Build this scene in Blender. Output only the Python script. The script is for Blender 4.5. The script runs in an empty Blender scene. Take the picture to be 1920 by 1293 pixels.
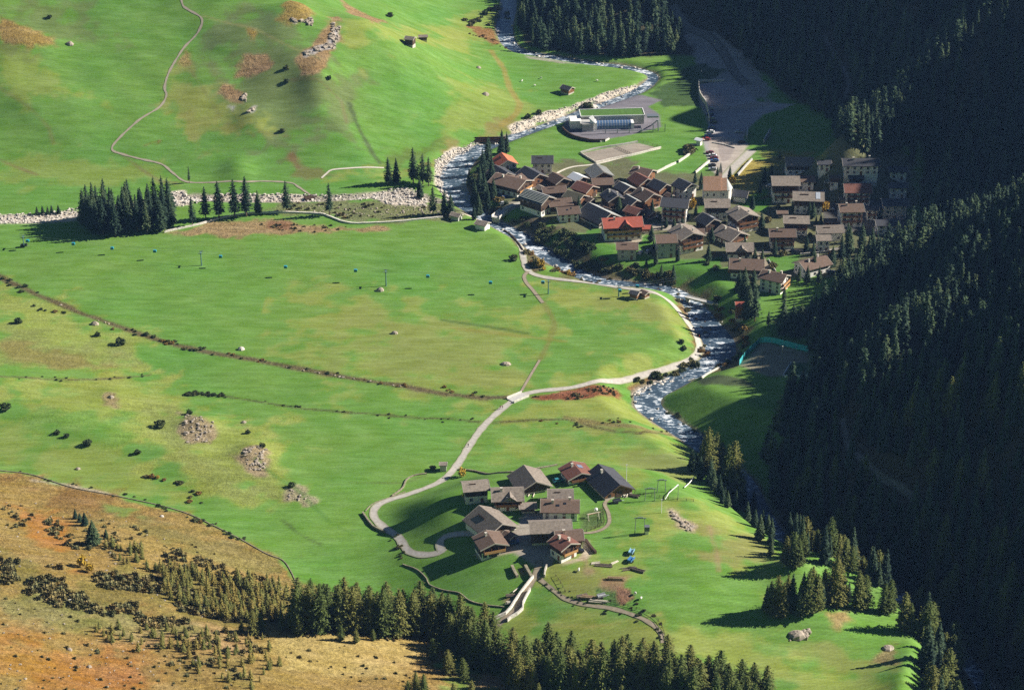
import bpy, math, random
import numpy as np
from mathutils import Vector, Matrix
R = math.radians
rng = np.random.default_rng(7)
random.seed(7)
# ---------------------------------------------------------------- camera, sky, sun, exposure
FPX, CX, CY = 4050.0, 960.0, 646.5          # focal length and centre of the 1920x1293 frame
CAMZ, PITCH = 420.0, R(27.0)
SUN_AZ, SUN_EL = R(11.0), R(30.5)            # the sun stands to the right (+x)
SC = bpy.context.scene
COL = SC.collection
cam = bpy.data.objects.new('camera', bpy.data.cameras.new('camera'))
COL.objects.link(cam)
cam.data.sensor_width = 36.0
cam.data.lens = 36.0 * FPX / 1920.0
cam.data.clip_start = 5.0
cam.data.clip_end = 12000.0
cam.location = (0, 0, CAMZ)
cam.rotation_euler = (R(90) - PITCH, 0, 0)
SC.camera = cam
wd = bpy.data.worlds.new('World')
SC.world = wd
wd.use_nodes = True
wn = wd.node_tree
sky = wn.nodes.new('ShaderNodeTexSky')
sky.sky_type = 'NISHITA'
sky.sun_disc = False
sky.sun_elevation = SUN_EL
sky.sun_rotation = R(90) - SUN_AZ
sky.altitude = 3000
sky.air_density = 0.6
sky.dust_density = 0.2
sky.ozone_density = 3.0
wn.links.new(sky.outputs[0], wn.nodes['Background'].inputs[0])
wn.nodes['Background'].inputs[1].default_value = 0.05
sun = bpy.data.objects.new('sun', bpy.data.lights.new('sun', 'SUN'))
COL.objects.link(sun)
sun.data.energy = 5.0
sun.data.angle = R(0.5)
sun.data.color = (1.0, 0.93, 0.82)
SDIR = Vector((math.cos(SUN_EL) * math.cos(SUN_AZ), math.cos(SUN_EL) * math.sin(SUN_AZ), math.sin(SUN_EL)))
sun.rotation_euler = SDIR.to_track_quat('Z', 'Y').to_euler()
SC.view_settings.view_transform = 'Standard'
SC.view_settings.look = 'None'
SC.view_settings.exposure = 1.0
HAZE = 0.000035
SC.view_settings.gamma = 1.0
SC.render.engine = 'CYCLES'
SC.cycles.use_denoising = False
SC.cycles.max_bounces = 4
SC.cycles.diffuse_bounces = 2
SC.cycles.glossy_bounces = 1
SC.cycles.transmission_bounces = 2
SC.cycles.volume_bounces = 0
SC.cycles.caustics_reflective = False
SC.cycles.caustics_refractive = False

# ---------------------------------------------------------------- photo pixel <-> world
SP, CP = math.sin(PITCH), math.cos(PITCH)
def ray(u, v):
    u = np.asarray(u, float); v = np.asarray(v, float)
    a = (u - CX) / FPX; t = (v - CY) / FPX
    return a, CP - t * SP, -(SP + t * CP)
def flat(u, v, z=0.0):
    dx, dy, dz = ray(u, v)
    s = (z - CAMZ) / dz
    return s * dx, s * dy
def flatp(pts, z=0.0):
    p = np.array(pts, float)
    x, y = flat(p[:, 0], p[:, 1], z)
    return np.stack([x, y], 1)
def proj(P):
    P = np.asarray(P, float)
    x, y, z = P[..., 0], P[..., 1], P[..., 2] - CAMZ
    d = y * CP - z * SP
    t = (-(z * CP) - y * SP) / d
    return CX + FPX * x / d, CY + FPX * t

# ---------------------------------------------------------------- the height field
GS = 2.0
GX0, GY0, NX, NY = -800.0, -280.0, 861, 1251
gx = GX0 + GS * np.arange(NX); gy = GY0 + GS * np.arange(NY)
XX, YY = np.meshgrid(gx, gy)                # [iy, ix]
def seg_dist(px, py, poly, closed=True):
    """distance to a polyline and the parameter of the nearest point"""
    P = np.asarray(poly, float)
    n = len(P)
    best = np.full(px.shape, 1e18); par = np.zeros(px.shape)
    for i in range(n if closed else n - 1):
        a = P[i]; b = P[(i + 1) % n]
        d = b - a; L = d @ d + 1e-9
        t = np.clip(((px - a[0]) * d[0] + (py - a[1]) * d[1]) / L, 0, 1)
        q = (px - a[0] - t * d[0]) ** 2 + (py - a[1] - t * d[1]) ** 2
        m = q < best
        best = np.where(m, q, best); par = np.where(m, i + t, par)
    return np.sqrt(best), par
def inside(px, py, poly):
    P = np.asarray(poly, float); n = len(P)
    c = np.zeros(px.shape, bool)
    for i in range(n):
        x1, y1 = P[i]; x2, y2 = P[(i + 1) % n]
        if y1 == y2: continue
        m = ((y1 > py) != (y2 > py)) & (px < (x2 - x1) * (py - y1) / (y2 - y1) + x1)
        c ^= m
    return c
def sdist(poly, px=XX, py=YY):
    d, _ = seg_dist(px, py, poly)
    return np.where(inside(px, py, poly), d, -d)
def softplus(x, k):
    return k * np.logaddexp(0, x / k)
def sm(x, a, b):
    t = np.clip((x - a) / (b - a), 0, 1)
    return t * t * (3 - 2 * t)
def vnoise(x, y, scale, seed):
    r = np.random.default_rng(seed)
    lat = r.uniform(-1, 1, (64, 64))
    fx = x / scale; fy = y / scale
    ix = np.floor(fx).astype(int); iy = np.floor(fy).astype(int)
    tx = fx - ix; ty = fy - iy
    tx = tx * tx * (3 - 2 * tx); ty = ty * ty * (3 - 2 * ty)
    g = lambda i, j: lat[j % 64, i % 64]
    return (g(ix, iy) * (1 - tx) + g(ix + 1, iy) * tx) * (1 - ty) + (g(ix, iy + 1) * (1 - tx) + g(ix + 1, iy + 1) * tx) * ty
def fbm(x, y, scale, seed, n=4, gain=.5):
    o = 0; a = 1; t = 0
    for k in range(n):
        c, s = math.cos(k * 1.1), math.sin(k * 1.1)
        o = o + a * vnoise(x * c - y * s + 37 * k, x * s + y * c, scale / 2 ** k, seed + k); t += a; a *= gain
    return o / t
def blur(a, sig):
    k = int(3 * sig); w = np.exp(-.5 * (np.arange(-k, k + 1) / sig) ** 2); w /= w.sum()
    p = np.pad(a, k, mode='edge')
    p = sum(w[i] * p[:, i:i + a.shape[1]] for i in range(2 * k + 1))
    return sum(w[i] * p[i:i + a.shape[0], :] for i in range(2 * k + 1))

Z = 0.9 * fbm(XX, YY * 1.6, 60, 11, 3) + 0.25 * fbm(XX, YY, 16, 21, 2)
Z += 0.42 * (np.abs(vnoise(XX * .8 + YY * .5, YY * 1.5 - XX * .3, 26, 23)) - .3) + 0.16 * fbm(XX * .5 + YY * .3, YY * 1.4, 9, 27, 2)
# slope of the green mountainside behind, upper left
toeUL = flatp([(-2600, 420), (-400, 372), (0, 350), (350, 345), (600, 345), (720, 338), (790, 300), (880, 268), (985, 215), (965, 150), (915, 95), (885, 40), (860, -60), (900, -400)])
polyUL = np.vstack([toeUL, [[0, 3500], [-3500, 3500]]])
d = sdist(polyUL)
hUL = 0.40 * softplus(d - 6, 9)
hUL += sm(d, 5, 60) * (4.0 * fbm(XX + .5 * YY, YY, 70, 31, 4) + 1.2 * fbm(XX, YY, 18, 35, 2) + 1.6 * (np.abs(vnoise(XX * .9 + YY * .6, YY - XX * .5, 38, 37)) - .3))
Z += hUL
# rounded green shoulder over the river, upper middle
bx, by = flat(720, 165); Z += 7 * np.exp(-(((XX - bx) / 34) ** 2 + ((YY - by + 8) / 40) ** 2))
for u, v, h, rx, ry in ((562, 28, 5, 9, 14), (600, 90, 5, 9, 22), (470, 128, 4, 9, 10), (438, 175, 4, 8, 9), (50, 65, 5, 18, 10), (680, 25, 3, 14, 10)):
    bx, by = flat(u, v, 45); Z += h * np.exp(-(((XX - bx) / rx) ** 2 + ((YY - by) / ry) ** 2))
# wooded mountainside on the right
toeR = flatp([(1000, -900), (960, -200), (985, 60), (1080, 92), (1180, 104), (1290, 95), (1420, 130), (1500, 215), (1590, 280), (1740, 325), (1745, 430), (1640, 490), (1560, 560), (1500, 600), (1530, 650), (1545, 700), (1480, 760), (1440, 830), (1450, 900), (1455, 960), (1500, 1050), (1560, 1065), (1660, 1085), (1760, 1120), (1800, 1200), (1810, 1600)], -4)
polyR = np.vstack([toeR, [[900, 300], [3500, 300], [3500, 3800], [200, 3800]]])
d = sdist(polyR)
hR = 0.40 * softplus(d - 4, 8) + 0.33 * softplus(d - 42, 14) - 0.36 * softplus(d - 162, 20)
hR *= 1.0 + .05 * sm(YY, 960, 860) + .26 * sm(YY, 955, 1030)
hR += 22 * np.exp(-((XX - 335) / 32) ** 2) * sm(YY, 930, 980) * (1 - sm(YY, 1060, 1100))  # unseen crest out of view, added to shade the far right of the village
hR += sm(d, 10, 70) * (3.6 * fbm(XX * .8, YY, 62, 41, 3))
for pl, amp, wdt in (([(2050, 75), (1900, 120), (1750, 160), (1620, 215), (1590, 240)], 27, 15), ([(2050, 450), (1900, 505), (1800, 570), (1700, 640), (1640, 690)], 16, 15),
                     ([(2060, 1010), (1930, 1060), (1850, 1120), (1790, 1190), (1760, 1290)], 14, 16), ([(1680, 130), (1640, 80), (1600, 40)], 20, 10), ([(1640, 1000), (1560, 1040), (1500, 1075)], 8, 9)):
    q, _ = seg_dist(XX, YY, flatp(pl, 30 if pl[0][0] > 2000 else 8), closed=False)
    hR += amp * np.exp(-(q / wdt) ** 2)
Z += hR
# near mountainside at the lower left, rising towards the viewer's left
toeL = flatp([(-900, 760), (0, 880), (250, 935), (450, 1005), (600, 1105), (800, 1200), (1000, 1275), (1450, 1345), (2200, 1500)])
polyL = np.vstack([toeL, [[400, -2000], [-3500, -2000], [-3500, 900]]])
d = sdist(polyL)
hL = 0.27 * softplus(d - 2, 6) + sm(d, 4, 40) * (2.6 * fbm(XX, YY, 34, 51, 4) + 1.0)
Z += hL
bx, by = flat(665, 1235); Z += 4.5 * np.exp(-(((XX - bx) / 24) ** 2 + ((YY - by) / 16) ** 2))
# gentle yellow-green slope on the left
polyM = flatp([(-1200, 560), (60, 560), (180, 600), (235, 640), (270, 700), (335, 715), (345, 770), (500, 800), (560, 900), (440, 990), (0, 900), (-1200, 760)])
Z += 0.11 * softplus(sdist(polyM) - 4, 9)
for u, v, h, rx, ry in ((375, 800, 4.2, 6, 6), (475, 855, 4.6, 6, 7), (550, 920, 1.6, 4, 4), (205, 745, 1.8, 4, 4)):
    bx, by = flat(u, v); Z += h * np.exp(-(((XX - bx) / rx) ** 2 + ((YY - by) / ry) ** 2))
# terrace with the near hamlet; it drops to the left road loop and to the right gorge
terr = flatp([(770, 930), (900, 880), (1100, 850), (1240, 870), (1300, 905), (1370, 960), (1440, 1030), (1490, 1085), (1400, 1180), (1250, 1230), (1030, 1160), (880, 1100), (830, 1030), (800, 985)], 8)
dt_ = sdist(terr); wt_ = sm(YY, 652, 682); Z += 11.5 * (sm(dt_, -12, 14) * wt_ + sm(dt_, -30, 28) * (1 - wt_))
bx, by = flat(1545, 1165, 4); Z += 6.5 * np.exp(-(((XX - bx) / 20) ** 2 + ((YY - by) / 13) ** 2))
pl = flatp([(1150, 1290), (1500, 1250), (1700, 1280), (1700, 1500), (1100, 1500)]); Z += 4 * sm(sdist(pl), -25, 25)
# the river cuts down into all of it
RIV = [(955, -120, 9, 1.5), (955, 0, 9, .6), (946, 55, 9, 0), (962, 90, 7, -.4), (1010, 103, 5, -.6), (1100, 118, 5, -1), (1180, 128, 5, -1.2), (1225, 143, 5, -1.4), (1205, 166, 6, -1.5), (1165, 184, 5, -1.6), (1110, 203, 4.6, -1.7),
       (1050, 226, 5, -1.8), (990, 248, 5, -2), (935, 266, 8, -2.2), (890, 284, 10, -2.4), (858, 312, 13.5, -2.6), (850, 345, 12, -2.8), (868, 378, 10, -3), (898, 400, 8, -3.4), (935, 422, 7, -3.8), (975, 443, 8, -4.2), (1010, 468, 8, -4.6), (1048, 492, 9, -5),
       (1090, 515, 8, -5.2), (1140, 530, 6, -5.4), (1200, 534, 5, -5.6), (1262, 545, 6, -5.8), (1300, 572, 8, -6), (1325, 610, 12, -6.2), (1350, 645, 13, -6.5), (1345, 672, 11, -6.8), (1300, 697, 9, -7), (1250, 722, 10, -7.3), (1213, 742, 11, -7.6), (1215, 762, 10, -8),
       (1250, 790, 9, -8.6), (1295, 818, 9, -9.4), (1335, 850, 8, -10.4), (1372, 880, 8, -11.4), (1400, 912, 8, -12.4), (1422, 955, 8, -13.4), (1455, 1000, 6, -14.5), (1520, 1050, 5, -16), (1620, 1090, 5, -18), (1720, 1140, 5, -20), (1790, 1210, 5, -22), (1860, 1320, 5, -24), (1900, 1500, 5, -26)]
def catmull(P, step):
    P = np.asarray(P, float)
    Q = np.vstack([2 * P[0] - P[1], P, 2 * P[-1] - P[-2]])
    out = []
    for i in range(1, len(Q) - 2):
        n = max(1, int(np.linalg.norm(Q[i + 1][:2] - Q[i][:2]) / step))
        for k in range(n):
            t = k / n
            out.append(.5 * ((2 * Q[i]) + (-Q[i - 1] + Q[i + 1]) * t + (2 * Q[i - 1] - 5 * Q[i] + 4 * Q[i + 1] - Q[i + 2]) * t * t + (-Q[i - 1] + 3 * Q[i] - 3 * Q[i + 1] + Q[i + 2]) * t ** 3))
    out.append(Q[-2])
    return np.array(out)
rv = []
for u, v, w, z in RIV:
    x, y = flat(u, v, z); rv.append((x, y, w, z))
RIVW = catmull(rv, 3.0)
def carve(Z, path, k_slope, depth=.7, reach=70):
    mask = (XX > path[:, 0].min() - reach) & (XX < path[:, 0].max() + reach) & (YY > path[:, 1].min() - reach) & (YY < path[:, 1].max() + reach)
    ii = np.where(mask)
    px, py = XX[ii], YY[ii]
    d, par = seg_dist(px, py, path[::2, :2], closed=False)
    i0 = np.clip(par.astype(int), 0, len(path[::2]) - 2); f = par - i0
    pp = path[::2]
    w = pp[i0, 2] * (1 - f) + pp[i0 + 1, 2] * f; zr = pp[i0, 3] * (1 - f) + pp[i0 + 1, 3] * f
    e = d - w / 2 - .6
    tgt = zr + np.where(e < 0, np.maximum(-depth, e * .6), 0.55 * np.clip(e, 0, 2.5) + (k_slope + .55 * sm(-zr, 10.5, 13.5)) * np.maximum(0, e - 2.5))
    z = Z[ii]
    new = np.minimum(z, tgt)
    new = np.where(e < 1.0, tgt, new)
    Z2 = Z.copy(); Z2[ii] = new
    return Z2, ii, d
Z = blur(Z, 1.6)
Z, _, _ = carve(Z, RIVW, 0.52)
SIDE = catmull([(*flat(u, v, 0), 2.5, -1.0) for u, v in ((-300, 425), (-60, 412), (60, 408), (150, 400), (250, 385), (340, 372), (420, 372), (520, 374), (600, 372), (680, 368), (740, 362), (790, 372), (840, 378))], 4.0)
Z, _, _ = carve(Z, SIDE, 0.35, .4)
# the ground rises to the viewer's own mountainside
Z += 0.62 * softplus(320 - YY, 25) * sm(YY, 420, 300)
Z = blur(Z, .7)
def hz(x, y):
    """bilinear terrain height"""
    fx = np.clip((np.asarray(x, float) - GX0) / GS, 0, NX - 1.001); fy = np.clip((np.asarray(y, float) - GY0) / GS, 0, NY - 1.001)
    i = fx.astype(int); j = fy.astype(int); a = fx - i; b = fy - j
    return (Z[j, i] * (1 - a) + Z[j, i + 1] * a) * (1 - b) + (Z[j + 1, i] * (1 - a) + Z[j + 1, i + 1] * a) * b
def hit(u, v):
    """where the line of sight through a photo pixel meets the ground"""
    u = np.atleast_1d(np.asarray(u, float)); v = np.atleast_1d(np.asarray(v, float))
    dx, dy, dz = ray(u, v)
    lo = np.full(u.shape, 480.0); hi = np.full(u.shape, np.nan)
    for s in np.arange(480, 2600, 3.0):
        m = np.isnan(hi)
        if not m.any(): break
        below = (CAMZ + dz * s) < hz(dx * s, dy * s)
        hi = np.where(m & below, s, hi); lo = np.where(m & ~below, s, lo)
    hi = np.where(np.isnan(hi), 2600, hi)
    for _ in range(12):
        md = (lo + hi) / 2
        b = (CAMZ + dz * md) < hz(dx * md, dy * md)
        hi = np.where(b, md, hi); lo = np.where(b, lo, md)
    return dx * hi, dy * hi
def hitp(pts):
    p = np.array(pts, float)
    x, y = hit(p[:, 0], p[:, 1])
    return np.stack([x, y], 1)
def hit1(u, v):
    x, y = hit(u, v)
    return float(x[0]), float(y[0]), float(hz(x, y)[0])

# ---------------------------------------------------------------- materials
MATS = {}
def lk(nt, a, b): nt.links.new(a, b)
def mat(name, col, rough=.8, var=.12, scale=1.2, spec=.25, metal=0, rnd=0.0, bump=0.0):
    """procedural surface: one colour broken up by noise, and by object"""
    if name in MATS: return MATS[name]
    m = bpy.data.materials.new(name); m.use_nodes = True; nt = m.node_tree
    b = nt.nodes['Principled BSDF']
    b.inputs['Roughness'].default_value = rough
    b.inputs['Specular IOR Level'].default_value = spec
    b.inputs['Metallic'].default_value = metal
    tc = nt.nodes.new('ShaderNodeTexCoord'); nz = nt.nodes.new('ShaderNodeTexNoise')
    nz.inputs['Scale'].default_value = scale; nz.inputs['Detail'].default_value = 5
    lk(nt, tc.outputs['Object'], nz.inputs['Vector'])
    mr = nt.nodes.new('ShaderNodeMapRange')
    mr.inputs[1].default_value = .3; mr.inputs[2].default_value = .7
    mr.inputs[3].default_value = 1 - var; mr.inputs[4].default_value = 1 + var
    lk(nt, nz.outputs[0], mr.inputs[0])
    hs = nt.nodes.new('ShaderNodeHueSaturation'); hs.inputs['Color'].default_value = (*col, 1)
    if rnd:
        oi = nt.nodes.new('ShaderNodeObjectInfo')
        m2 = nt.nodes.new('ShaderNodeMapRange'); m2.inputs[3].default_value = 1 - rnd; m2.inputs[4].default_value = 1 + rnd
        lk(nt, oi.outputs['Random'], m2.inputs[0])
        mu = nt.nodes.new('ShaderNodeMath'); mu.operation = 'MULTIPLY'
        lk(nt, mr.outputs[0], mu.inputs[0]); lk(nt, m2.outputs[0], mu.inputs[1]); lk(nt, mu.outputs[0], hs.inputs['Value'])
    else:
        lk(nt, mr.outputs[0], hs.inputs['Value'])
    lk(nt, hs.outputs[0], b.inputs['Base Color'])
    if bump:
        bp = nt.nodes.new('ShaderNodeBump'); bp.inputs['Strength'].default_value = bump; bp.inputs['Distance'].default_value = .3
        lk(nt, nz.outputs[0], bp.inputs['Height']); lk(nt, bp.outputs[0], b.inputs['Normal'])
    MATS[name] = m
    return m
def foliage_mat(name, ramp, tuft=.35):
    """leaf colour by tree, by tuft and along a ramp of related greens"""
    m = bpy.data.materials.new(name); m.use_nodes = True; nt = m.node_tree
    b = nt.nodes['Principled BSDF']; b.inputs['Roughness'].default_value = .75; b.inputs['Specular IOR Level'].default_value = .12
    at = nt.nodes.new('ShaderNodeAttribute'); at.attribute_name = 'rnd'
    at2 = nt.nodes.new('ShaderNodeAttribute'); at2.attribute_name = 'treernd'
    oi = nt.nodes.new('ShaderNodeObjectInfo')
    ad = nt.nodes.new('ShaderNodeMath'); ad.operation = 'ADD'; lk(nt, oi.outputs['Random'], ad.inputs[0]); lk(nt, at2.outputs['Fac'], ad.inputs[1])
    fr = nt.nodes.new('ShaderNodeMath'); fr.operation = 'FRACT'; lk(nt, ad.outputs[0], fr.inputs[0])
    mx = nt.nodes.new('ShaderNodeMath'); mx.operation = 'MULTIPLY_ADD'; lk(nt, at.outputs['Fac'], mx.inputs[0]); mx.inputs[1].default_value = tuft; lk(nt, fr.outputs[0], mx.inputs[2])
    sc = nt.nodes.new('ShaderNodeMath'); sc.operation = 'MULTIPLY'; lk(nt, mx.outputs[0], sc.inputs[0]); sc.inputs[1].default_value = 1 / (1 + tuft)
    cr = nt.nodes.new('ShaderNodeValToRGB'); el = cr.color_ramp.elements
    el[0].color = (*ramp[0], 1); el[1].color = (*ramp[-1], 1)
    for i, c in enumerate(ramp[1:-1]):
        e = el.new((i + 1) / (len(ramp) - 1)); e.color = (*c, 1)
    lk(nt, sc.outputs[0], cr.inputs[0]); lk(nt, cr.outputs[0], b.inputs['Base Color'])
    MATS[name] = m
    return m

# ---------------------------------------------------------------- object helpers
def tag(o, label=None, cat=None, group=None, kind=None):
    if label: o['label'] = label
    if cat: o['category'] = cat
    if group: o['group'] = group
    if kind: o['kind'] = kind
    return o
def empty(name, loc=(0, 0, 0), rz=0.0):
    o = bpy.data.objects.new(name, None); COL.objects.link(o)
    o.location = loc; o.rotation_euler = (0, 0, rz); o.empty_display_size = .5
    return o
def link(name, me, parent=None, loc=None, rz=None, scale=None):
    o = bpy.data.objects.new(name, me); COL.objects.link(o)
    if parent is not None: o.parent = parent
    if loc is not None: o.location = loc
    if rz is not None: o.rotation_euler = (0, 0, rz)
    if scale is not None: o.scale = scale if hasattr(scale, '__len__') else (scale,) * 3
    return o
def mesh_np(name, V, Fc, mats, mi=None, smooth=False):
    """mesh from arrays: V (n,3), Fc (m,k)"""
    V = np.asarray(V, np.float32); Fc = np.asarray(Fc, np.int32)
    me = bpy.data.meshes.new(name)
    me.vertices.add(len(V)); me.vertices.foreach_set('co', V.ravel())
    k = Fc.shape[1]
    me.loops.add(Fc.size); me.loops.foreach_set('vertex_index', Fc.ravel())
    me.polygons.add(len(Fc)); me.polygons.foreach_set('loop_start', np.arange(0, Fc.size, k, dtype=np.int32))
    me.polygons.foreach_set('loop_total', np.full(len(Fc), k, np.int32))
    for m in mats: me.materials.append(m)
    if mi is not None: me.polygons.foreach_set('material_index', np.asarray(mi, np.int32))
    if smooth: me.polygons.foreach_set('use_smooth', np.ones(len(Fc), bool))
    me.update(calc_edges=True)
    return me
class MB:
    """collects boxes, prisms and tubes into one mesh"""
    def __init__(s): s.v = []; s.f = []; s.m = []; s.mats = []
    def _mi(s, m):
        if m not in s.mats: s.mats.append(m)
        return s.mats.index(m)
    def add(s, vs, fs, m):
        k = len(s.v); i = s._mi(m)
        s.v += [tuple(p) for p in vs]
        for f in fs: s.f.append([k + j for j in f]); s.m.append(i)
        return s
    def box(s, x0, x1, y0, y1, z0, z1, m, rz=0, c=(0, 0)):
        P = [(x, y, z) for z in (z0, z1) for x, y in ((x0, y0), (x1, y0), (x1, y1), (x0, y1))]
        if rz:
            cs, sn = math.cos(rz), math.sin(rz)
            P = [(c[0] + x * cs - y * sn, c[1] + x * sn + y * cs, z) for x, y, z in P]
        return s.add(P, [(3, 2, 1, 0), (4, 5, 6, 7), (0, 1, 5, 4), (1, 2, 6, 5), (2, 3, 7, 6), (3, 0, 4, 7)], m)
    def tube(s, a, b, r0, r1, m, n=6):
        a = Vector(a); b = Vector(b); d = (b - a).normalized()
        q = d.orthogonal().normalized(); w = d.cross(q)
        P = []
        for c, r in ((a, r0), (b, r1)):
            for k in range(n):
                t = 2 * math.pi * k / n; P.append(c + (q * math.cos(t) + w * math.sin(t)) * r)
        F = [(k, (k + 1) % n, n + (k + 1) % n, n + k) for k in range(n)] + [tuple(range(n))[::-1], tuple(range(n, 2 * n))]
        return s.add(P, F, m)
    def prism(s, prof, x0, x1, m, axis='x'):
        """profile (a,z) swept along x (or y)"""
        n = len(prof)
        P = [((x, a, z) if axis == 'x' else (a, x, z)) for x in (x0, x1) for a, z in prof]
        F = [(k, (k + 1) % n, n + (k + 1) % n, n + k) for k in range(n)] + [tuple(range(n))[::-1], tuple(range(n, 2 * n))]
        return s.add(P, F, m)
    def mesh(s, name):
        me = bpy.data.meshes.new(name); me.from_pydata(s.v, [], s.f)
        for m in s.mats: me.materials.append(m)
        me.polygons.foreach_set('material_index', s.m); me.update()
        return me
    def obj(s, name, parent=None, **k): return link(name, s.mesh(name), parent, **k)
# ---------------------------------------------------------------- the ground sheet
def axis(a0, a1, fine0, fine1, step):
    mid = list(np.arange(fine0, fine1, step)); lo = []; x = fine0; s = step
    while x > a0: s *= 1.12; x -= s; lo.append(max(x, a0))
    hi = []; x = mid[-1]; s = step
    while x < a1: s *= 1.12; x += s; hi.append(min(x, a1))
    return np.array(lo[::-1] + mid + hi)
ax = axis(GX0, GX0 + GS * (NX - 1), -285, 300, 1.0)
ay = axis(GY0, GY0 + GS * (NY - 1), 540, 1330, 1.25)
TX, TY = np.meshgrid(ax, ay)
nx, ny = len(ax), len(ay)
tx, ty = TX.ravel(), TY.ravel()
tz = hz(tx, ty)
nzs = fbm(tx, ty, 11, 71, 4, .62)                 # makes the edges of patches uneven
nbig = fbm(tx, ty, 45, 77, 3)
GREEN = (.108, .228, .046); GREEN2 = (.078, .175, .030); YG = (.225, .262, .066); OL = (.175, .205, .066); TAN = (.255, .18, .062)
BROWN = (.20, .12, .045); ORANGE = (.31, .15, .045); RUST = (.20, .085, .045); GRAVEL = (.40, .37, .33); STONE = (.55, .51, .46); ASPH = (.20, .185, .185)
PAVE = (.34, .30, .26); DGREEN = (.055, .12, .03); DUFF = (.060, .055, .030)
col = np.empty((len(tx), 3)); col[:] = GREEN
w = np.clip(.5 + 1.1 * nbig, 0, 1)[:, None] * .16
col = col * (1 - w) + np.array(YG) * w
rough = np.zeros(len(tx))                   # 1 = heath and scrub, 0 = mown grass
def paint(c, feather, strength, pts, noise=1.0, ro=None, flatz=None):
    P = hitp(pts) if flatz is None else flatp(pts, flatz)
    m = (tx > P[:, 0].min() - 25) & (tx < P[:, 0].max() + 25) & (ty > P[:, 1].min() - 25) & (ty < P[:, 1].max() + 25)
    i = np.where(m)[0]
    if len(i) == 0: return
    d = sdist(P, tx[i], ty[i]) + noise * feather * nzs[i] * 1.9
    a = sm(d, -feather / 2, feather / 2) * strength
    col[i] = col[i] * (1 - a[:, None]) + np.array(c) * a[:, None]
    if ro is not None: rough[i] = rough[i] * (1 - a) + ro * a
def stroke(c, width, feather, strength, pts, noise=.6, ro=None):
    P = hitp(pts)
    m = (tx > P[:, 0].min() - 15) & (tx < P[:, 0].max() + 15) & (ty > P[:, 1].min() - 15) & (ty < P[:, 1].max() + 15)
    i = np.where(m)[0]
    d, _ = seg_dist(tx[i], ty[i], P, closed=False)
    d = width / 2 - d + noise * feather * nzs[i]
    a = sm(d, -feather / 2, feather / 2) * strength
    col[i] = col[i] * (1 - a[:, None]) + np.array(c) * a[:, None]
    if ro is not None: rough[i] = rough[i] * (1 - a) + ro * a
# broad tints
paint(YG, 30, .75, [(600, 560), (820, 590), (1000, 600), (1010, 690), (960, 740), (800, 735), (660, 705), (620, 640)])
paint(OL, 18, .5, [(660, 590), (820, 600), (940, 640), (980, 725), (860, 715), (700, 690)])
paint(YG, 18, .9, [(1030, 535), (1180, 550), (1240, 560), (1290, 610), (1260, 615), (1150, 590), (1060, 580)])
paint(OL, 10, .6, [(1110, 570), (1230, 572), (1270, 600), (1200, 600)])
paint(YG, 14, .8, [(985, 735), (1180, 722), (1300, 690), (1310, 680), (1240, 680), (1020, 712)])
paint(YG, 10, .9, [(990, 755), (1160, 752), (1210, 785), (1255, 812), (1160, 800), (1060, 782), (940, 785)])
paint(OL, 6, .8, [(1100, 790), (1170, 790), (1230, 808), (1180, 812), (1110, 803)])
paint(YG, 20, .85, [(0, 555), (60, 560), (180, 600), (235, 640), (270, 700), (200, 708), (0, 702)], ro=.4)
paint(OL, 14, .8, [(0, 620), (150, 640), (240, 680), (120, 700), (0, 690)], ro=.5)
paint((.20, .15, .055), 8, .55, [(0, 645), (120, 655), (230, 690), (60, 690)], ro=.6)
paint(YG, 16, .8, [(0, 710), (280, 705), (335, 740), (350, 800), (300, 830), (150, 815), (0, 760)], ro=.3)
paint(YG, 14, .9, [(260, 760), (520, 790), (560, 860), (520, 940), (380, 930), (300, 880), (250, 830)], ro=.4)
paint(OL, 8, .7, [(290, 760), (330, 770), (380, 850), (470, 880), (520, 930), (420, 920), (330, 860)], ro=.6)
paint(YG, 20, .6, [(0, 790), (240, 830), (330, 890), (370, 960), (200, 925), (0, 878)])
paint(GREEN, 8, .7, [(40, 775), (230, 785), (240, 830), (130, 830), (60, 800)])
paint(YG, 16, .6, [(900, 850), (1200, 830), (1290, 850), (1290, 905), (1200, 900), (1050, 860)])
paint(OL, 8, .8, [(1150, 850), (1290, 860), (1290, 900), (1220, 885)])
paint(YG, 14, .8, [(1240, 950), (1300, 940), (1400, 1000), (1470, 1080), (1420, 1075), (1330, 1020)])
paint((.19, .17, .07), 8, .6, [(1300, 985), (1400, 1010), (1430, 1060), (1340, 1040)])
paint(YG, 14, .7, [(1090, 1020), (1200, 1000), (1180, 1080), (1130, 1130), (1040, 1120), (1030, 1070)])
paint((.17, .17, .055), 8, .6, [(1050, 1060), (1130, 1060), (1160, 1100), (1080, 1120)])
paint(YG, 12, .8, [(980, 1150), (1150, 1150), (1210, 1180), (1180, 1215), (1000, 1200)])
paint(YG, 16, .8, [(1240, 1200), (1420, 1200), (1600, 1230), (1640, 1293), (1400, 1293), (1260, 1240)])
paint(OL, 8, .6, [(1470, 1200), (1560, 1210), (1620, 1260), (1540, 1250)])
paint(YG, 14, .8, [(1380, 300), (1520, 285), (1540, 300), (1440, 325), (1400, 420), (1370, 410), (1385, 350)])
paint((.26, .19, .06), 8, .7, [(1400, 300), (1500, 290), (1470, 320), (1410, 340), (1395, 380)])
paint((.12, .15, .06), 22, .8, [(430, 20), (560, 50), (660, 150), (640, 240), (520, 270), (420, 245), (340, 190), (420, 120)])
paint(YG, 12, .8, [(320, 150), (400, 160), (480, 240), (420, 265), (330, 240)])
paint((.22, .22, .07), 6, .5, [(340, 215), (430, 225), (470, 250), (360, 258)])
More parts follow.
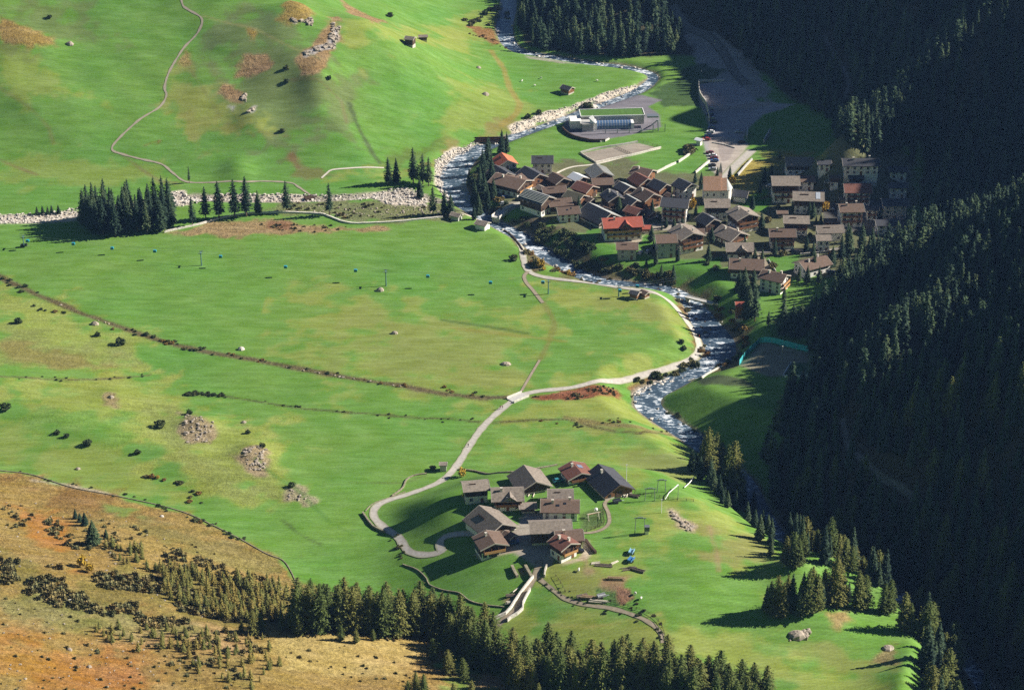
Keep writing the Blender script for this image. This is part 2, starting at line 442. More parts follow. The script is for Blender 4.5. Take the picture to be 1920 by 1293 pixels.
paint(YG, 14, .75, [(640, 40), (760, 60), (870, 60), (900, 90), (880, 105), (820, 80), (700, 75), (660, 110)])
paint(YG, 10, .6, [(0, 90), (90, 130), (180, 190), (60, 190), (0, 150)])
paint((.13, .15, .06), 20, .6, [(0, 0), (150, 0), (120, 50), (180, 90), (0, 60)])
paint(YG, 10, .5, [(0, 290), (260, 300), (330, 345), (120, 352), (0, 340)])
paint(YG, 12, .7, [(820, 40), (930, 20), (940, 50), (900, 75), (800, 60)])
paint(YG, 12, .6, [(790, 250), (880, 150), (980, 180), (980, 215), (900, 250)])
paint((.10, .13, .035), 6, .6, [(620, 320), (700, 316), (800, 300), (860, 265), (830, 262), (740, 285), (720, 312)])
paint((.20, .15, .06), 5, .7, [(760, 320), (800, 300), (880, 262), (960, 218), (960, 232), (880, 280), (820, 315)])
paint((.16, .15, .06), 3, .8, [(545, 292), (600, 315), (640, 330), (600, 335), (545, 333)])
paint((.17, .11, .055), 2, .7, [(548, 292), (575, 320), (550, 320)])
paint(YG, 8, .8, [(620, 322), (720, 318), (760, 325), (715, 335), (615, 334)])
# heather and rock knobs of the mountainside
KN = [([(0, 30), (30, 40), (100, 72), (110, 88), (60, 88), (0, 75)], TAN), ([(545, 0), (585, 20), (590, 40), (560, 48), (520, 38), (530, 12)], TAN), ([(600, 50), (635, 30), (640, 70), (620, 105), (605, 140), (575, 142), (558, 110), (570, 95), (590, 80)], (.25, .165, .085)),
      ([(468, 55), (480, 65), (478, 85)], TAN), ([(455, 102), (500, 102), (505, 128), (470, 150), (435, 150), (432, 138)], (.24, .16, .085)), ([(415, 160), (435, 155), (462, 172), (455, 195), (420, 188), (408, 175)], (.24, .16, .085)),
      ([(640, 0), (690, 30), (720, 40), (700, 44), (655, 25)], (.26, .17, .09)), ([(345, 92), (357, 98), (350, 118), (338, 115)], (.24, .18, .07)), ([(258, 273), (300, 258), (308, 264), (265, 280)], BROWN)]
for P, c in KN: paint(c, 3.2, .95, P, ro=1, noise=.8)
for P in ([(540, 32), (560, 40), (588, 35), (585, 48), (555, 46)], [(625, 45), (638, 50), (630, 90), (575, 105), (570, 98), (615, 80)], [(450, 185), (462, 175), (460, 190)], [(462, 212), (478, 200), (474, 210)], [(430, 198), (440, 200), (436, 208)]):
    paint((.36, .35, .35), 2, .8, P, ro=1)
paint((.26, .20, .13), 4, .9, [(340, 775), (365, 778), (405, 795), (408, 815), (385, 830), (350, 830), (338, 800)], ro=1)
paint((.26, .20, .13), 4, .9, [(455, 840), (490, 835), (505, 860), (490, 888), (465, 880), (450, 860)], ro=1)
paint((.24, .18, .11), 3, .8, [(198, 738), (215, 738), (215, 760), (198, 758)], ro=1)
paint((.30, .25, .18), 3, .8, [(540, 915), (555, 905), (588, 940), (575, 945), (555, 930), (538, 938)], ro=1)
paint((.26, .20, .13), 3, .8, [(450, 785), (465, 790), (462, 805), (452, 800)], ro=1)
paint((.34, .28, .2), 2, .9, [(1252, 955), (1262, 955), (1300, 985), (1302, 1000), (1290, 998), (1265, 970)], ro=1)
# the brown near slope
BR = [(-200, 880), (0, 880), (60, 890), (140, 915), (220, 930), (290, 945), (350, 962), (400, 985), (450, 1010), (500, 1038), (545, 1070), (555, 1092), (620, 1115), (720, 1170), (820, 1190), (830, 1250), (900, 1262), (1000, 1330), (900, 1450), (-200, 1450)]
paint(TAN, 3, 1, BR, ro=1)
paint(BROWN, 10, .75, [(0, 885), (200, 935), (330, 990), (440, 1040), (400, 1055), (250, 990), (100, 935), (0, 915)], ro=1)
paint(ORANGE, 8, .95, [(25, 945), (60, 960), (135, 1000), (150, 1060), (165, 1075), (135, 1075), (90, 1040), (45, 990)], ro=.6)
paint((.28, .20, .07), 10, .7, [(160, 1000), (320, 1010), (520, 1080), (500, 1100), (300, 1070), (170, 1060)], ro=1)
paint((.15, .14, .04), 14, .7, [(0, 1040), (120, 1080), (330, 1070), (540, 1100), (530, 1170), (380, 1160), (180, 1180), (60, 1130), (0, 1110)], ro=1)
paint(ORANGE, 14, .7, [(0, 1160), (120, 1200), (260, 1215), (400, 1240), (420, 1293), (150, 1293), (0, 1260)], ro=.9)
paint((.27, .135, .04), 8, .6, [(60, 1230), (200, 1240), (280, 1280), (100, 1293)], ro=.9)
paint((.33, .24, .12), 10, .8, [(0, 1110), (110, 1150), (80, 1180), (0, 1160)], ro=1)
paint((.33, .22, .11), 10, .7, [(220, 1160), (380, 1175), (470, 1200), (440, 1230), (300, 1210), (200, 1190)], ro=1)
paint((.34, .26, .10), 6, .95, [(500, 1195), (560, 1188), (700, 1192), (790, 1205), (800, 1240), (700, 1262), (560, 1262), (490, 1225)], ro=.8)
paint((.15, .17, .055), 12, .6, [(0, 1100), (130, 1120), (300, 1150), (330, 1180), (180, 1190), (0, 1160)], ro=1)
paint((.16, .17, .06), 10, .5, [(200, 950), (400, 1010), (520, 1060), (500, 1080), (340, 1030), (200, 985)], ro=1)
paint((.15, .15, .05), 10, .5, [(250, 1230), (450, 1230), (500, 1293), (300, 1293)], ro=1)
paint((.13, .19, .045), 5, .85, [(210, 948), (250, 955), (245, 975), (215, 968)], ro=.2)
paint((.11, .19, .04), 6, .85, [(860, 1262), (960, 1275), (1100, 1293), (840, 1310)], ro=.3)
paint((.38, .25, .13), 6, .9, [(880, 1240), (960, 1262), (950, 1293), (900, 1280)], ro=.8)
paint((.33, .25, .14), 8, .9, [(1080, 1265), (1200, 1262), (1260, 1293), (1080, 1300)], ro=.8)
paint((.27, .19, .10), 4, .95, [(320, 437), (400, 418), (460, 408), (520, 415), (600, 422), (720, 425), (740, 432), (560, 440), (420, 442)], ro=1)
paint((.20, .10, .06), 3, .7, [(500, 415), (550, 418), (540, 430), (500, 430)], ro=1)
paint((.16, .16, .08), 5, .85, [(480, 395), (560, 378), (800, 380), (880, 400), (860, 412), (700, 418), (560, 400)], ro=1)
paint(RUST, 2.5, 1, [(985, 743), (1010, 738), (1080, 732), (1150, 722), (1180, 728), (1165, 743), (1080, 750), (1000, 752)], ro=1)
# gorge, river banks and shrubby ground near the village
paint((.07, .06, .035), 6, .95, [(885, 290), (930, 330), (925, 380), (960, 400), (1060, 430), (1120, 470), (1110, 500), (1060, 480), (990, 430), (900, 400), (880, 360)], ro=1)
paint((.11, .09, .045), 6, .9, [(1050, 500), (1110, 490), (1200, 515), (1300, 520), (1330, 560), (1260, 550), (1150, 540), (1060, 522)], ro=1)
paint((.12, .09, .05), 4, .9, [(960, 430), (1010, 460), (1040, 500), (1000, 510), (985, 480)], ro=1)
paint((.17, .09, .045), 4, .9, [(1265, 560), (1290, 580), (1320, 630), (1310, 680), (1230, 715), (1180, 730), (1190, 745), (1210, 715), (1290, 690), (1310, 650), (1290, 610)], ro=1)
paint((.14, .09, .05), 4, .8, [(1340, 580), (1400, 620), (1380, 690), (1330, 700), (1370, 660), (1345, 610)], ro=1)
paint((.22, .11, .05), 4, .9, [(880, 50), (925, 55), (950, 90), (920, 85)], ro=1)
paint((.30, .27, .24), 2, .8, [(975, 102), (1010, 108), (1090, 120), (1050, 119), (985, 108)], ro=.5)
# wooded ground
FOREST = [(1290, -200), (1330, 40), (1400, 110), (1480, 205), (1560, 240), (1585, 285), (1720, 305), (1735, 430), (1640, 480), (1570, 530), (1550, 590), (1450, 620), (1500, 640), (1530, 700), (1480, 740), (1460, 800), (1430, 860), (1440, 980), (1490, 1050), (1560, 1070), (1690, 1120), (1735, 1200), (1720, 1500), (2600, 1500), (2600, -200)]
FOREST2 = [(975, -300), (972, 60), (990, 88), (1080, 103), (1190, 110), (1270, 108), (1285, 60), (1262, -300)]
P = flatp([(975, -300), (972, 60), (990, 88), (1080, 103), (1190, 110), (1270, 108), (1400, 110)]); P = np.vstack([P, flatp([(1480, 205), (1560, 240), (1585, 285), (1720, 305), (1735, 430), (1640, 480), (1570, 530), (1550, 590), (1450, 620), (1520, 640), (1550, 700), (1500, 740), (1480, 800), (1450, 860), (1450, 980), (1500, 1050), (1580, 1070), (1720, 1120), (1770, 1200), (1800, 1500)], -4), [[900, 300], [3500, 300], [3500, 3800], [200, 3800]]])
i = np.arange(len(tx)); d = sdist(P, tx, ty) + 4 * nzs; a = sm(d, -3, 3)[:, None]
col = col * (1 - a) + np.array(DUFF) * a; rough = np.maximum(rough, a[:, 0])
paint((.30, .28, .26), 4, .95, [(1285, 50), (1335, 55), (1405, 110), (1450, 165), (1440, 190), (1370, 160), (1330, 152), (1300, 110)], ro=.3)
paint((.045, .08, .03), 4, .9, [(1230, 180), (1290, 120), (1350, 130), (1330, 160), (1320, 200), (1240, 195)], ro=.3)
paint((.30, .21, .10), 4, .9, [(1540, 1145), (1590, 1140), (1605, 1165), (1580, 1185), (1545, 1165)], ro=.8)
paint((.28, .19, .08), 4, .9, [(1790, 1262), (1960, 1262), (1960, 1330), (1790, 1330)], ro=.8)
paint((.22, .15, .08), 4, .8, [(1640, 1200), (1685, 1205), (1680, 1240), (1640, 1240)], ro=.8)
# paved and built-up ground
paint((.12, .10, .07), 8, .8, [(925, 320), (1010, 310), (1130, 300), (1250, 320), (1330, 330), (1440, 300), (1720, 300), (1720, 430), (1560, 520), (1440, 545), (1380, 520), (1240, 480), (1160, 450), (1080, 440), (960, 400), (920, 370)], ro=.3)
VG = [[(1105, 455), (1155, 465), (1150, 490), (1110, 485)], [(1190, 470), (1230, 490), (1360, 480), (1350, 510), (1200, 510)], [(1440, 482), (1500, 478), (1490, 505), (1450, 512)], [(1380, 380), (1450, 370), (1440, 400), (1380, 395)], [(1180, 440), (1230, 440), (1230, 462), (1190, 462)], [(1310, 385), (1320, 385), (1320, 400), (1300, 400)], [(1375, 385), (1440, 350), (1440, 362), (1390, 388)], [(1100, 430), (1128, 425), (1126, 438), (1100, 440)], [(1230, 370), (1240, 365), (1240, 395), (1230, 390)]]
paint((.20, .21, .055), 6, .95, [(1385, 322), (1400, 300), (1440, 290), (1530, 284), (1545, 294), (1470, 312), (1440, 330), (1430, 372), (1390, 385), (1372, 375), (1380, 345)], ro=.4)
paint((.30, .23, .06), 5, .8, [(1400, 300), (1520, 286), (1500, 298), (1440, 312), (1410, 335), (1395, 370), (1388, 350)], ro=.6)
for P in VG: paint((.08, .19, .035), 2, .95, P, ro=0)
paint((.18, .17, .19), 1.6, 1, [(1057, 240), (1060, 225), (1080, 205), (1125, 186), (1180, 181), (1240, 188), (1215, 200), (1235, 215), (1240, 238), (1170, 256), (1110, 265), (1070, 257)], ro=0, noise=.3)
paint((.34, .32, .32), 2, 1, [(1325, 300), (1318, 265), (1330, 235), (1310, 190), (1310, 158), (1350, 152), (1390, 160), (1420, 190), (1490, 195), (1430, 215), (1400, 245), (1395, 262), (1380, 300), (1350, 330), (1335, 320)], ro=0, noise=.3)
paint((.36, .31, .26), 3, .8, [(1345, 198), (1440, 190), (1440, 200), (1345, 210)], ro=0)
paint((.40, .35, .30), 2, .9, [(1330, 255), (1390, 262), (1405, 270), (1385, 300), (1355, 335), (1338, 320), (1330, 290)], ro=0, noise=.3)
paint((.30, .26, .24), 1, .9, [(1345, 268), (1378, 278), (1365, 300), (1352, 303)], ro=0, noise=.2)
paint((.30, .265, .22), .8, 1, [(1090, 287), (1195, 268), (1237, 278), (1118, 304)], ro=0, noise=.2)
paint((.28, .25, .21), 2, .95, [(935, 405), (945, 385), (960, 378), (985, 372), (990, 385), (970, 392), (950, 412)], ro=0)
paint((.42, .35, .28), 2, .95, [(1150, 452), (1190, 445), (1210, 440), (1205, 452), (1170, 460)], ro=0)
paint((.36, .32, .27), 2, .9, [(1205, 420), (1290, 416), (1290, 432), (1210, 435)], ro=0)
paint((.09, .085, .085), 2, .9, [(1545, 380), (1700, 375), (1700, 425), (1640, 440), (1545, 430)], ro=0)
paint((.25, .225, .16), 2, .95, [(1385, 686), (1420, 645), (1520, 660), (1515, 700), (1440, 705)], ro=.2, noise=.3)
paint((.05, .13, .05), 1, .9, [(1468, 705), (1482, 680), (1515, 680), (1515, 705)], ro=0, noise=.2)
paint((.05, .05, .04), 2, .8, [(1300, 712), (1400, 712), (1420, 722), (1400, 727), (1320, 722)], ro=.3)
# hamlet yards
paint(PAVE, 1.5, .95, [(985, 965), (1000, 955), (1060, 985), (1060, 1000), (1030, 1060), (1000, 1060), (960, 1035), (900, 1045), (890, 1038), (950, 1015), (975, 985)], ro=0, noise=.6)
paint((.42, .35, .27), 1.5, .95, [(890, 1044), (930, 1040), (960, 1025), (985, 1022), (985, 1030), (950, 1038), (910, 1048)], ro=0, noise=.4)
paint((.44, .37, .29), 1.5, .95, [(1050, 1055), (1090, 1045), (1095, 1012), (1103, 1014), (1113, 1036), (1100, 1048), (1060, 1058)], ro=0, noise=.4)
paint((.26, .19, .12), 3, .8, [(1092, 1046), (1105, 1048), (1112, 1070), (1100, 1075), (1095, 1060)], ro=.3)
paint((.30, .26, .22), 1.5, .8, [(975, 942), (1005, 940), (1010, 955), (985, 960)], ro=0)
paint((.07, .10, .04), 2, .8, [(1090, 965), (1130, 955), (1132, 980), (1095, 990)], ro=.6)
paint((.16, .14, .07), 1.5, .95, [(965, 1065), (985, 1062), (993, 1078), (975, 1083)], ro=1)
paint((.19, .10, .07), 1.5, .95, [(1150, 1105), (1180, 1100), (1188, 1120), (1165, 1138), (1148, 1125)], ro=1)
paint((.04, .13, .03), 1.5, .8, [(1120, 1105), (1150, 1098), (1148, 1120), (1165, 1138), (1135, 1135)], ro=.6)
paint((.24, .14, .09), 3, .8, [(1130, 1085), (1175, 1082), (1170, 1100), (1130, 1095)], ro=.4)
paint((.25, .15, .10), 3, .8, [(945, 1115), (965, 1112), (960, 1130), (940, 1128)], ro=.4)
# worn tracks and edges of fields
for P, w_, c, s in (([(920, 95), (945, 130), (955, 165), (975, 195), (968, 215), (940, 235)], 3.2, (.24, .20, .06), .8), ([(1018, 565), (1040, 605), (1030, 640), (1012, 675)], 2.5, (.17, .18, .05), .8),
                    ([(60, 900), (120, 908), (200, 925)], 1.5, STONE, .4), ([(230, 290), (300, 340), (330, 343)], 1.5, (.16, .13, .07), .7), ([(655, 195), (675, 245), (700, 290), (712, 305)], 2.2, (.07, .10, .04), .9),
                    ([(545, 150), (600, 152), (640, 190), (650, 230)], 1.4, (.14, .13, .06), .7), ([(350, 120), (420, 230), (465, 245), (540, 255)], 1.2, (.16, .17, .06), .6), ([(0, 300), (70, 328)], 1.2, (.17, .11, .06), .7),
                    ([(0, 165), (60, 205), (92, 240), (100, 270)], 1.4, (.17, .18, .06), .6), ([(380, 30), (480, 55), (560, 95), (600, 110)], 1.2, (.24, .23, .10), .6), ([(600, 1108), (640, 1140)], 2, BROWN, .8),
                    ([(480, 860), (560, 920), (620, 980), (660, 1000)], 1.4, (.06, .15, .03), .6), ([(530, 975), (560, 1000), (600, 1020)], 1.2, (.06, .09, .03), .8), ([(1330, 985), (1345, 1040), (1348, 1070)], 1.4, (.25, .19, .10), .7),
                    ([(1110, 1175), (1200, 1160), (1240, 1150)], 1.0, (.28, .26, .09), .7), ([(1000, 1170), (1110, 1175)], 1, (.28, .26, .09), .6), ([(830, 600), (900, 610), (990, 625)], 2.5, (.07, .12, .03), .8), ([(850, 615), (980, 630), (1060, 640)], 3, (.20, .19, .05), .6)):
    stroke(c, w_, 1.5, s, P)
# stream ditches through the fields, with scrub
DITCH = {'upper': [(-30, 505), (0, 520), (40, 538), (70, 553), (120, 572), (150, 587), (190, 600), (260, 625), (330, 647), (400, 662), (480, 675), (545, 688), (620, 702), (700, 715), (760, 724), (830, 738), (900, 745), (950, 745)],
         'lower': [(350, 740), (420, 742), (480, 752), (560, 765), (640, 772), (700, 776), (770, 782), (850, 785), (898, 791)], 'right': [(925, 792), (985, 788), (1060, 785), (1100, 797), (1150, 808), (1200, 812), (1262, 816)],
         'left': [(-20, 705), (60, 708), (130, 712), (200, 710), (280, 703)]}
stroke((.11, .085, .045), 3.4, 2, .95, DITCH['upper'], ro=1); stroke((.08, .08, .035), 1.2, 1.2, .9, DITCH['lower'], ro=1)
stroke((.09, .075, .035), 1.2, 1.2, .9, DITCH['right'], ro=1); stroke((.12, .10, .05), 1.4, 1.2, .9, DITCH['left'], ro=1)
stroke((.20, .15, .07), 3, 2, .7, [(1060, 782), (1100, 790), (1160, 798), (1215, 806), (1260, 812)], ro=1)
for P in ([(880, 905), (960, 912), (1020, 905)], [(655, 905), (760, 905), (800, 890)]): stroke((.10, .12, .04), 1, 1, .5, P)
# river bed: grey-brown gravel beside and under the water
def bankpaint(path, wx, c, s, seed):
    i = np.where((tx > path[:, 0].min() - 30) & (tx < path[:, 0].max() + 30) & (ty > path[:, 1].min() - 30) & (ty < path[:, 1].max() + 30))[0]
    d, par = seg_dist(tx[i], ty[i], path[::2, :2], closed=False)
    pp = path[::2]; k = np.clip(par.astype(int), 0, len(pp) - 1)
    e = pp[k, 2] / 2 + wx - d + 1.5 * nzs[i]
    a = sm(e, -.8, .8)[:, None] * s
    col[i] = col[i] * (1 - a) + np.array(c) * a
    rough[i] = np.maximum(rough[i], a[:, 0])
bankpaint(RIVW, 1.5, (.20, .17, .13), .95, 1)
bankpaint(SIDE, 3.0, (.34, .30, .25), .9, 2)
for P in ([(815, 300), (850, 280), (900, 262), (905, 272), (870, 290), (845, 310), (835, 345), (850, 375), (838, 380), (820, 350)], [(955, 238), (1010, 215), (1080, 195), (1140, 172), (1190, 160), (1200, 168), (1150, 182), (1090, 202), (1020, 228), (965, 252)],
          [(320, 360), (345, 358), (360, 385), (330, 388)], [(420, 365), (600, 366), (600, 378), (430, 378)], [(680, 365), (760, 350), (800, 365), (800, 388), (720, 382)], [(0, 402), (80, 400), (145, 390), (150, 412), (60, 418), (0, 420)],
          [(1185, 740), (1215, 722), (1260, 708), (1290, 700), (1280, 712), (1235, 728), (1215, 745)], [(860, 395), (900, 405), (940, 420), (900, 415)]):
    paint((.50, .44, .37), 1.6, .95, P, ro=.7)
rgba = np.concatenate([np.clip(col, 0, 1), rough[:, None]], 1).astype(np.float32)

gm = bpy.data.materials.new('meadow_ground'); gm.use_nodes = True; nt = gm.node_tree
bs = nt.nodes['Principled BSDF']; bs.inputs['Roughness'].default_value = .9; bs.inputs['Specular IOR Level'].default_value = .1
at = nt.nodes.new('ShaderNodeAttribute'); at.attribute_name = 'tint'
tc = nt.nodes.new('ShaderNodeTexCoord')
def nz_(scale, sx=1, sy=1, rot=0, detail=5, rough_=.6):
    mp = nt.nodes.new('ShaderNodeMapping'); mp.inputs['Scale'].default_value = (sx, sy, 1); mp.inputs['Rotation'].default_value = (0, 0, rot)
    n = nt.nodes.new('ShaderNodeTexNoise'); n.inputs['Scale'].default_value = scale; n.inputs['Detail'].default_value = detail; n.inputs['Roughness'].default_value = rough_
    lk(nt, tc.outputs['Object'], mp.inputs[0]); lk(nt, mp.outputs[0], n.inputs['Vector']); return n.outputs[0]
def math_(op, a, b=None, c=None):
    n = nt.nodes.new('ShaderNodeMath'); n.operation = op
    for i, x in enumerate((a, b, c)):
        if x is None: continue
        if isinstance(x, (int, float)): n.inputs[i].default_value = x
        else: lk(nt, x, n.inputs[i])
    return n.outputs[0]
def ramp_(x, a, b, c, d):
    n = nt.nodes.new('ShaderNodeMapRange'); n.inputs[1].default_value = a; n.inputs[2].default_value = b; n.inputs[3].default_value = c; n.inputs[4].default_value = d
    lk(nt, x, n.inputs[0]); return n.outputs[0]
big = nz_(.03); mid = nz_(.16, .5, 1.3, .5); fine = nz_(1.1, detail=6, rough_=.75); streak = nz_(.22, .25, 2.2, -.25)
ro_ = at.outputs['Alpha']
v1 = ramp_(mid, .3, .7, .86, 1.14); fs_ = nz_(.9, .12, 2.2, -.22, 4); v2 = math_('MULTIPLY', ramp_(streak, .3, .7, .88, 1.12), ramp_(fs_, .3, .7, .86, 1.14))
amp = math_('MULTIPLY_ADD', ro_, .55, .34)
f0 = math_('SUBTRACT', fine, .5); v3 = math_('ADD', math_('MULTIPLY', math_('MULTIPLY', f0, amp), 2.6), 1.0)
clump = nz_(.45, detail=6, rough_=.7); v4 = math_('ADD', math_('MULTIPLY', math_('MULTIPLY', math_('SUBTRACT', clump, .5), ro_), 1.9), 1.0)
wv = nt.nodes.new('ShaderNodeTexWave'); wv.inputs['Scale'].default_value = .22; wv.inputs['Distortion'].default_value = 5; wv.inputs['Detail Scale'].default_value = .12; wv.inputs['Detail'].default_value = 2; mpw = nt.nodes.new('ShaderNodeMapping'); mpw.inputs['Rotation'].default_value = (0, 0, 1.1); lk(nt, tc.outputs['Object'], mpw.inputs[0]); lk(nt, mpw.outputs[0], wv.inputs[0])
v1 = math_('MULTIPLY', v1, ramp_(wv.outputs['Fac'], 0, 1, .955, 1.045))
val = math_('MULTIPLY', math_('MULTIPLY', v1, v2), math_('MULTIPLY', v3, v4))
hs = nt.nodes.new('ShaderNodeHueSaturation'); lk(nt, at.outputs['Color'], hs.inputs['Color']); lk(nt, val, hs.inputs['Value'])
lk(nt, ramp_(big, .3, .7, .490, .508), hs.inputs['Hue']); lk(nt, ramp_(mid, .3, .7, 1.12, .96), hs.inputs['Saturation'])
lk(nt, hs.outputs[0], bs.inputs['Base Color'])
bp = nt.nodes.new('ShaderNodeBump'); bp.inputs['Distance'].default_value = 1.0
hsum = math_('ADD', math_('MULTIPLY', fine, .35), math_('MULTIPLY', clump, 1.0)); lk(nt, hsum, bp.inputs['Height'])
lk(nt, math_('MULTIPLY_ADD', ro_, .75, .12), bp.inputs['Strength']); lk(nt, bp.outputs[0], bs.inputs['Normal'])

idx = np.arange(nx * ny).reshape(ny, nx)
F4 = np.stack([idx[:-1, :-1], idx[:-1, 1:], idx[1:, 1:], idx[1:, :-1]], -1).reshape(-1, 4)
gme = mesh_np('ground', np.stack([tx, ty, tz], 1), F4, [gm], smooth=True)
ca = gme.color_attributes.new('tint', 'FLOAT_COLOR', 'POINT'); ca.data.foreach_set('color', rgba.ravel())
tag(link('ground', gme), kind='structure')
# read heights back from this very mesh, so that sheets laid on it fit
ZM = tz.reshape(ny, nx)
def hm(x, y):
    x = np.asarray(x, float); y = np.asarray(y, float)
    i = np.clip(np.searchsorted(ax, x) - 1, 0, nx - 2); j = np.clip(np.searchsorted(ay, y) - 1, 0, ny - 2)
    a = (x - ax[i]) / (ax[i + 1] - ax[i]); b = (y - ay[j]) / (ay[j + 1] - ay[j])
    return (ZM[j, i] * (1 - a) + ZM[j, i + 1] * a) * (1 - b) + (ZM[j + 1, i] * (1 - a) + ZM[j + 1, i + 1] * a) * b

# ---------------------------------------------------------------- roads, paths, river
def road_mat(name, c, edge, var=.14):
    m = bpy.data.materials.new(name); m.use_nodes = True; nt = m.node_tree
    b = nt.nodes['Principled BSDF']; b.inputs['Roughness'].default_value = .85
    at = nt.nodes.new('ShaderNodeAttribute'); at.attribute_name = 'across'
    tc = nt.nodes.new('ShaderNodeTexCoord'); n = nt.nodes.new('ShaderNodeTexNoise'); n.inputs['Scale'].default_value = .8; n.inputs['Detail'].default_value = 6
    lk(nt, tc.outputs['Object'], n.inputs['Vector'])
    mr = nt.nodes.new('ShaderNodeMapRange'); mr.inputs[1].default_value = .3; mr.inputs[2].default_value = .7; mr.inputs[3].default_value = 1 - var; mr.inputs[4].default_value = 1 + var; lk(nt, n.outputs[0], mr.inputs[0])
    cr = nt.nodes.new('ShaderNodeValToRGB'); cr.color_ramp.elements[0].position = .55; cr.color_ramp.elements[0].color = (*c, 1); cr.color_ramp.elements[1].position = 1; cr.color_ramp.elements[1].color = (*edge, 1)
    ad = nt.nodes.new('ShaderNodeMath'); ad.operation = 'MULTIPLY_ADD'; lk(nt, n.outputs[0], ad.inputs[0]); ad.inputs[1].default_value = .5; ad.inputs[2].default_value = -.25
    a2 = nt.nodes.new('ShaderNodeMath'); lk(nt, ad.outputs[0], a2.inputs[0]); lk(nt, at.outputs['Fac'], a2.inputs[1]); lk(nt, a2.outputs[0], cr.inputs[0])
    hs = nt.nodes.new('ShaderNodeHueSaturation'); lk(nt, cr.outputs[0], hs.inputs['Color']); lk(nt, mr.outputs[0], hs.inputs['Value']); lk(nt, hs.outputs[0], b.inputs['Base Color'])
    return m
def ribbon(name, pts, width, m, off=.14, ground=True, kind='structure', k=5, world=None, wob=0.0, parent=None):
    C_ = catmull(hitp(pts), 1.2) if world is None else np.asarray(world)
    T = np.gradient(C_[:, :2], axis=0); T /= np.linalg.norm(T, axis=1)[:, None] + 1e-9
    N = np.stack([-T[:, 1], T[:, 0]], 1)
    s = np.linspace(-1, 1, k)
    wv = (np.full(len(C_), width) if np.isscalar(width) else np.asarray(width)) / 2
    if wob: wv = wv * (1 + wob * np.array([math.sin(q * .9) * math.sin(q * .37 + 1) for q in range(len(C_))]))
    X = C_[:, None, 0] + N[:, None, 0] * s * wv[:, None]; Y = C_[:, None, 1] + N[:, None, 1] * s * wv[:, None]
    Zr = hm(X, Y) + off if ground else np.repeat(C_[:, 3:4], k, 1) + off
    n = len(C_); V = np.stack([X, Y, Zr], -1).reshape(-1, 3)
    I = np.arange(n * k).reshape(n, k)
    Fq = np.stack([I[:-1, :-1], I[:-1, 1:], I[1:, 1:], I[1:, :-1]], -1).reshape(-1, 4)
    # turned so that the faces look up
    a, b, c = V[Fq[0, 0]], V[Fq[0, 1]], V[Fq[0, 2]]
    if np.cross(b - a, c - a)[2] < 0: Fq = Fq[:, ::-1]
    me = mesh_np(name, V, Fq, [m], smooth=True)
    at = me.attributes.new('across', 'FLOAT', 'POINT'); at.data.foreach_set('value', np.tile(np.abs(s), n).astype(np.float32))
    o = link(name, me, parent)
    if kind: o['kind'] = kind
    return o
M_ROAD = road_mat('pale_lane', (.42, .39, .35), (.26, .27, .15), .2); M_TRACK = road_mat('dirt_track', (.28, .23, .165), (.13, .14, .06), .22); M_PATH = road_mat('hillside_path', (.30, .26, .20), (.14, .17, .06))
M_FOREST = road_mat('forest_road', (.16, .15, .13), (.07, .07, .045)); M_WHITEP = road_mat('white_path', (.56, .52, .45), (.30, .30, .18))
LANE = [(938, 418), (946, 430), (962, 443), (977, 464), (982, 486), (988, 504), (1006, 516), (1060, 525), (1120, 533), (1180, 541), (1225, 548), (1255, 565), (1278, 590), (1300, 620), (1311, 648), (1302, 670), (1262, 688), (1200, 705), (1150, 715), (1080, 725), (1005, 734), (972, 745), (940, 768), (908, 798), (882, 833), (857, 872), (825, 903), (770, 925), (722, 940), (703, 953), (702, 970), (722, 990), (745, 1005), (756, 1020), (768, 1034), (795, 1040), (822, 1036), (834, 1028)]
ribbon('village_lane', LANE, 3.2, M_ROAD, wob=.12)
ribbon('hamlet_drive', [(828, 1032), (824, 1018), (835, 1006), (860, 1001), (890, 1000)], 3.2, M_ROAD, .16)
ribbon('field_track', [(990, 509), (983, 518), (987, 530), (1000, 545), (1018, 568)], 1.9, M_TRACK)
ribbon('faint_field_track', [(1012, 675), (1003, 690), (990, 712), (978, 733)], 1.3, M_TRACK)
ribbon('hillside_path', [(338, -20), (342, 8), (352, 18), (378, 35), (372, 60), (345, 90), (320, 130), (309, 163), (312, 180), (298, 202), (260, 226), (225, 258), (210, 280), (232, 290), (262, 298), (303, 308), (325, 325), (350, 341), (400, 342), (430, 340), (460, 341), (500, 340), (545, 343), (560, 351), (580, 364), (605, 373)], 1.35, M_PATH, wob=.35)
ribbon('spring_path', [(603, 334), (612, 326), (622, 319), (650, 316), (690, 314), (720, 315)], 1.2, M_WHITEP)
ribbon('walled_lane', [(1012, 1050), (1005, 1075), (990, 1103), (975, 1127), (965, 1145), (940, 1165), (920, 1185)], 2.6, M_TRACK)
ribbon('farm_track', [(1006, 1080), (1030, 1100), (1060, 1122), (1100, 1134), (1140, 1139), (1180, 1150), (1215, 1165), (1238, 1185), (1243, 1205)], 1.8, M_TRACK, wob=.2)
ribbon('garden_path', [(1158, 920), (1142, 935), (1134, 945), (1141, 962), (1142, 980), (1130, 992), (1110, 998), (1092, 999)], 1.5, M_TRACK)
ribbon('village_street', [(938, 418), (930, 406), (945, 392), (965, 384), (985, 378), (1000, 372)], 3.6, M_ROAD, .16)
ribbon('court_path', [(1237, 279), (1180, 292), (1117, 308), (1075, 313), (1050, 322), (1030, 335)], 1.6, M_WHITEP)
ribbon('parking_street', [(1357, 335), (1385, 305), (1410, 282)], 5.5, M_ROAD)
ribbon('upper_street', [(1372, 460), (1420, 472), (1480, 468), (1530, 472), (1580, 465)], 3.4, M_FOREST, .15)
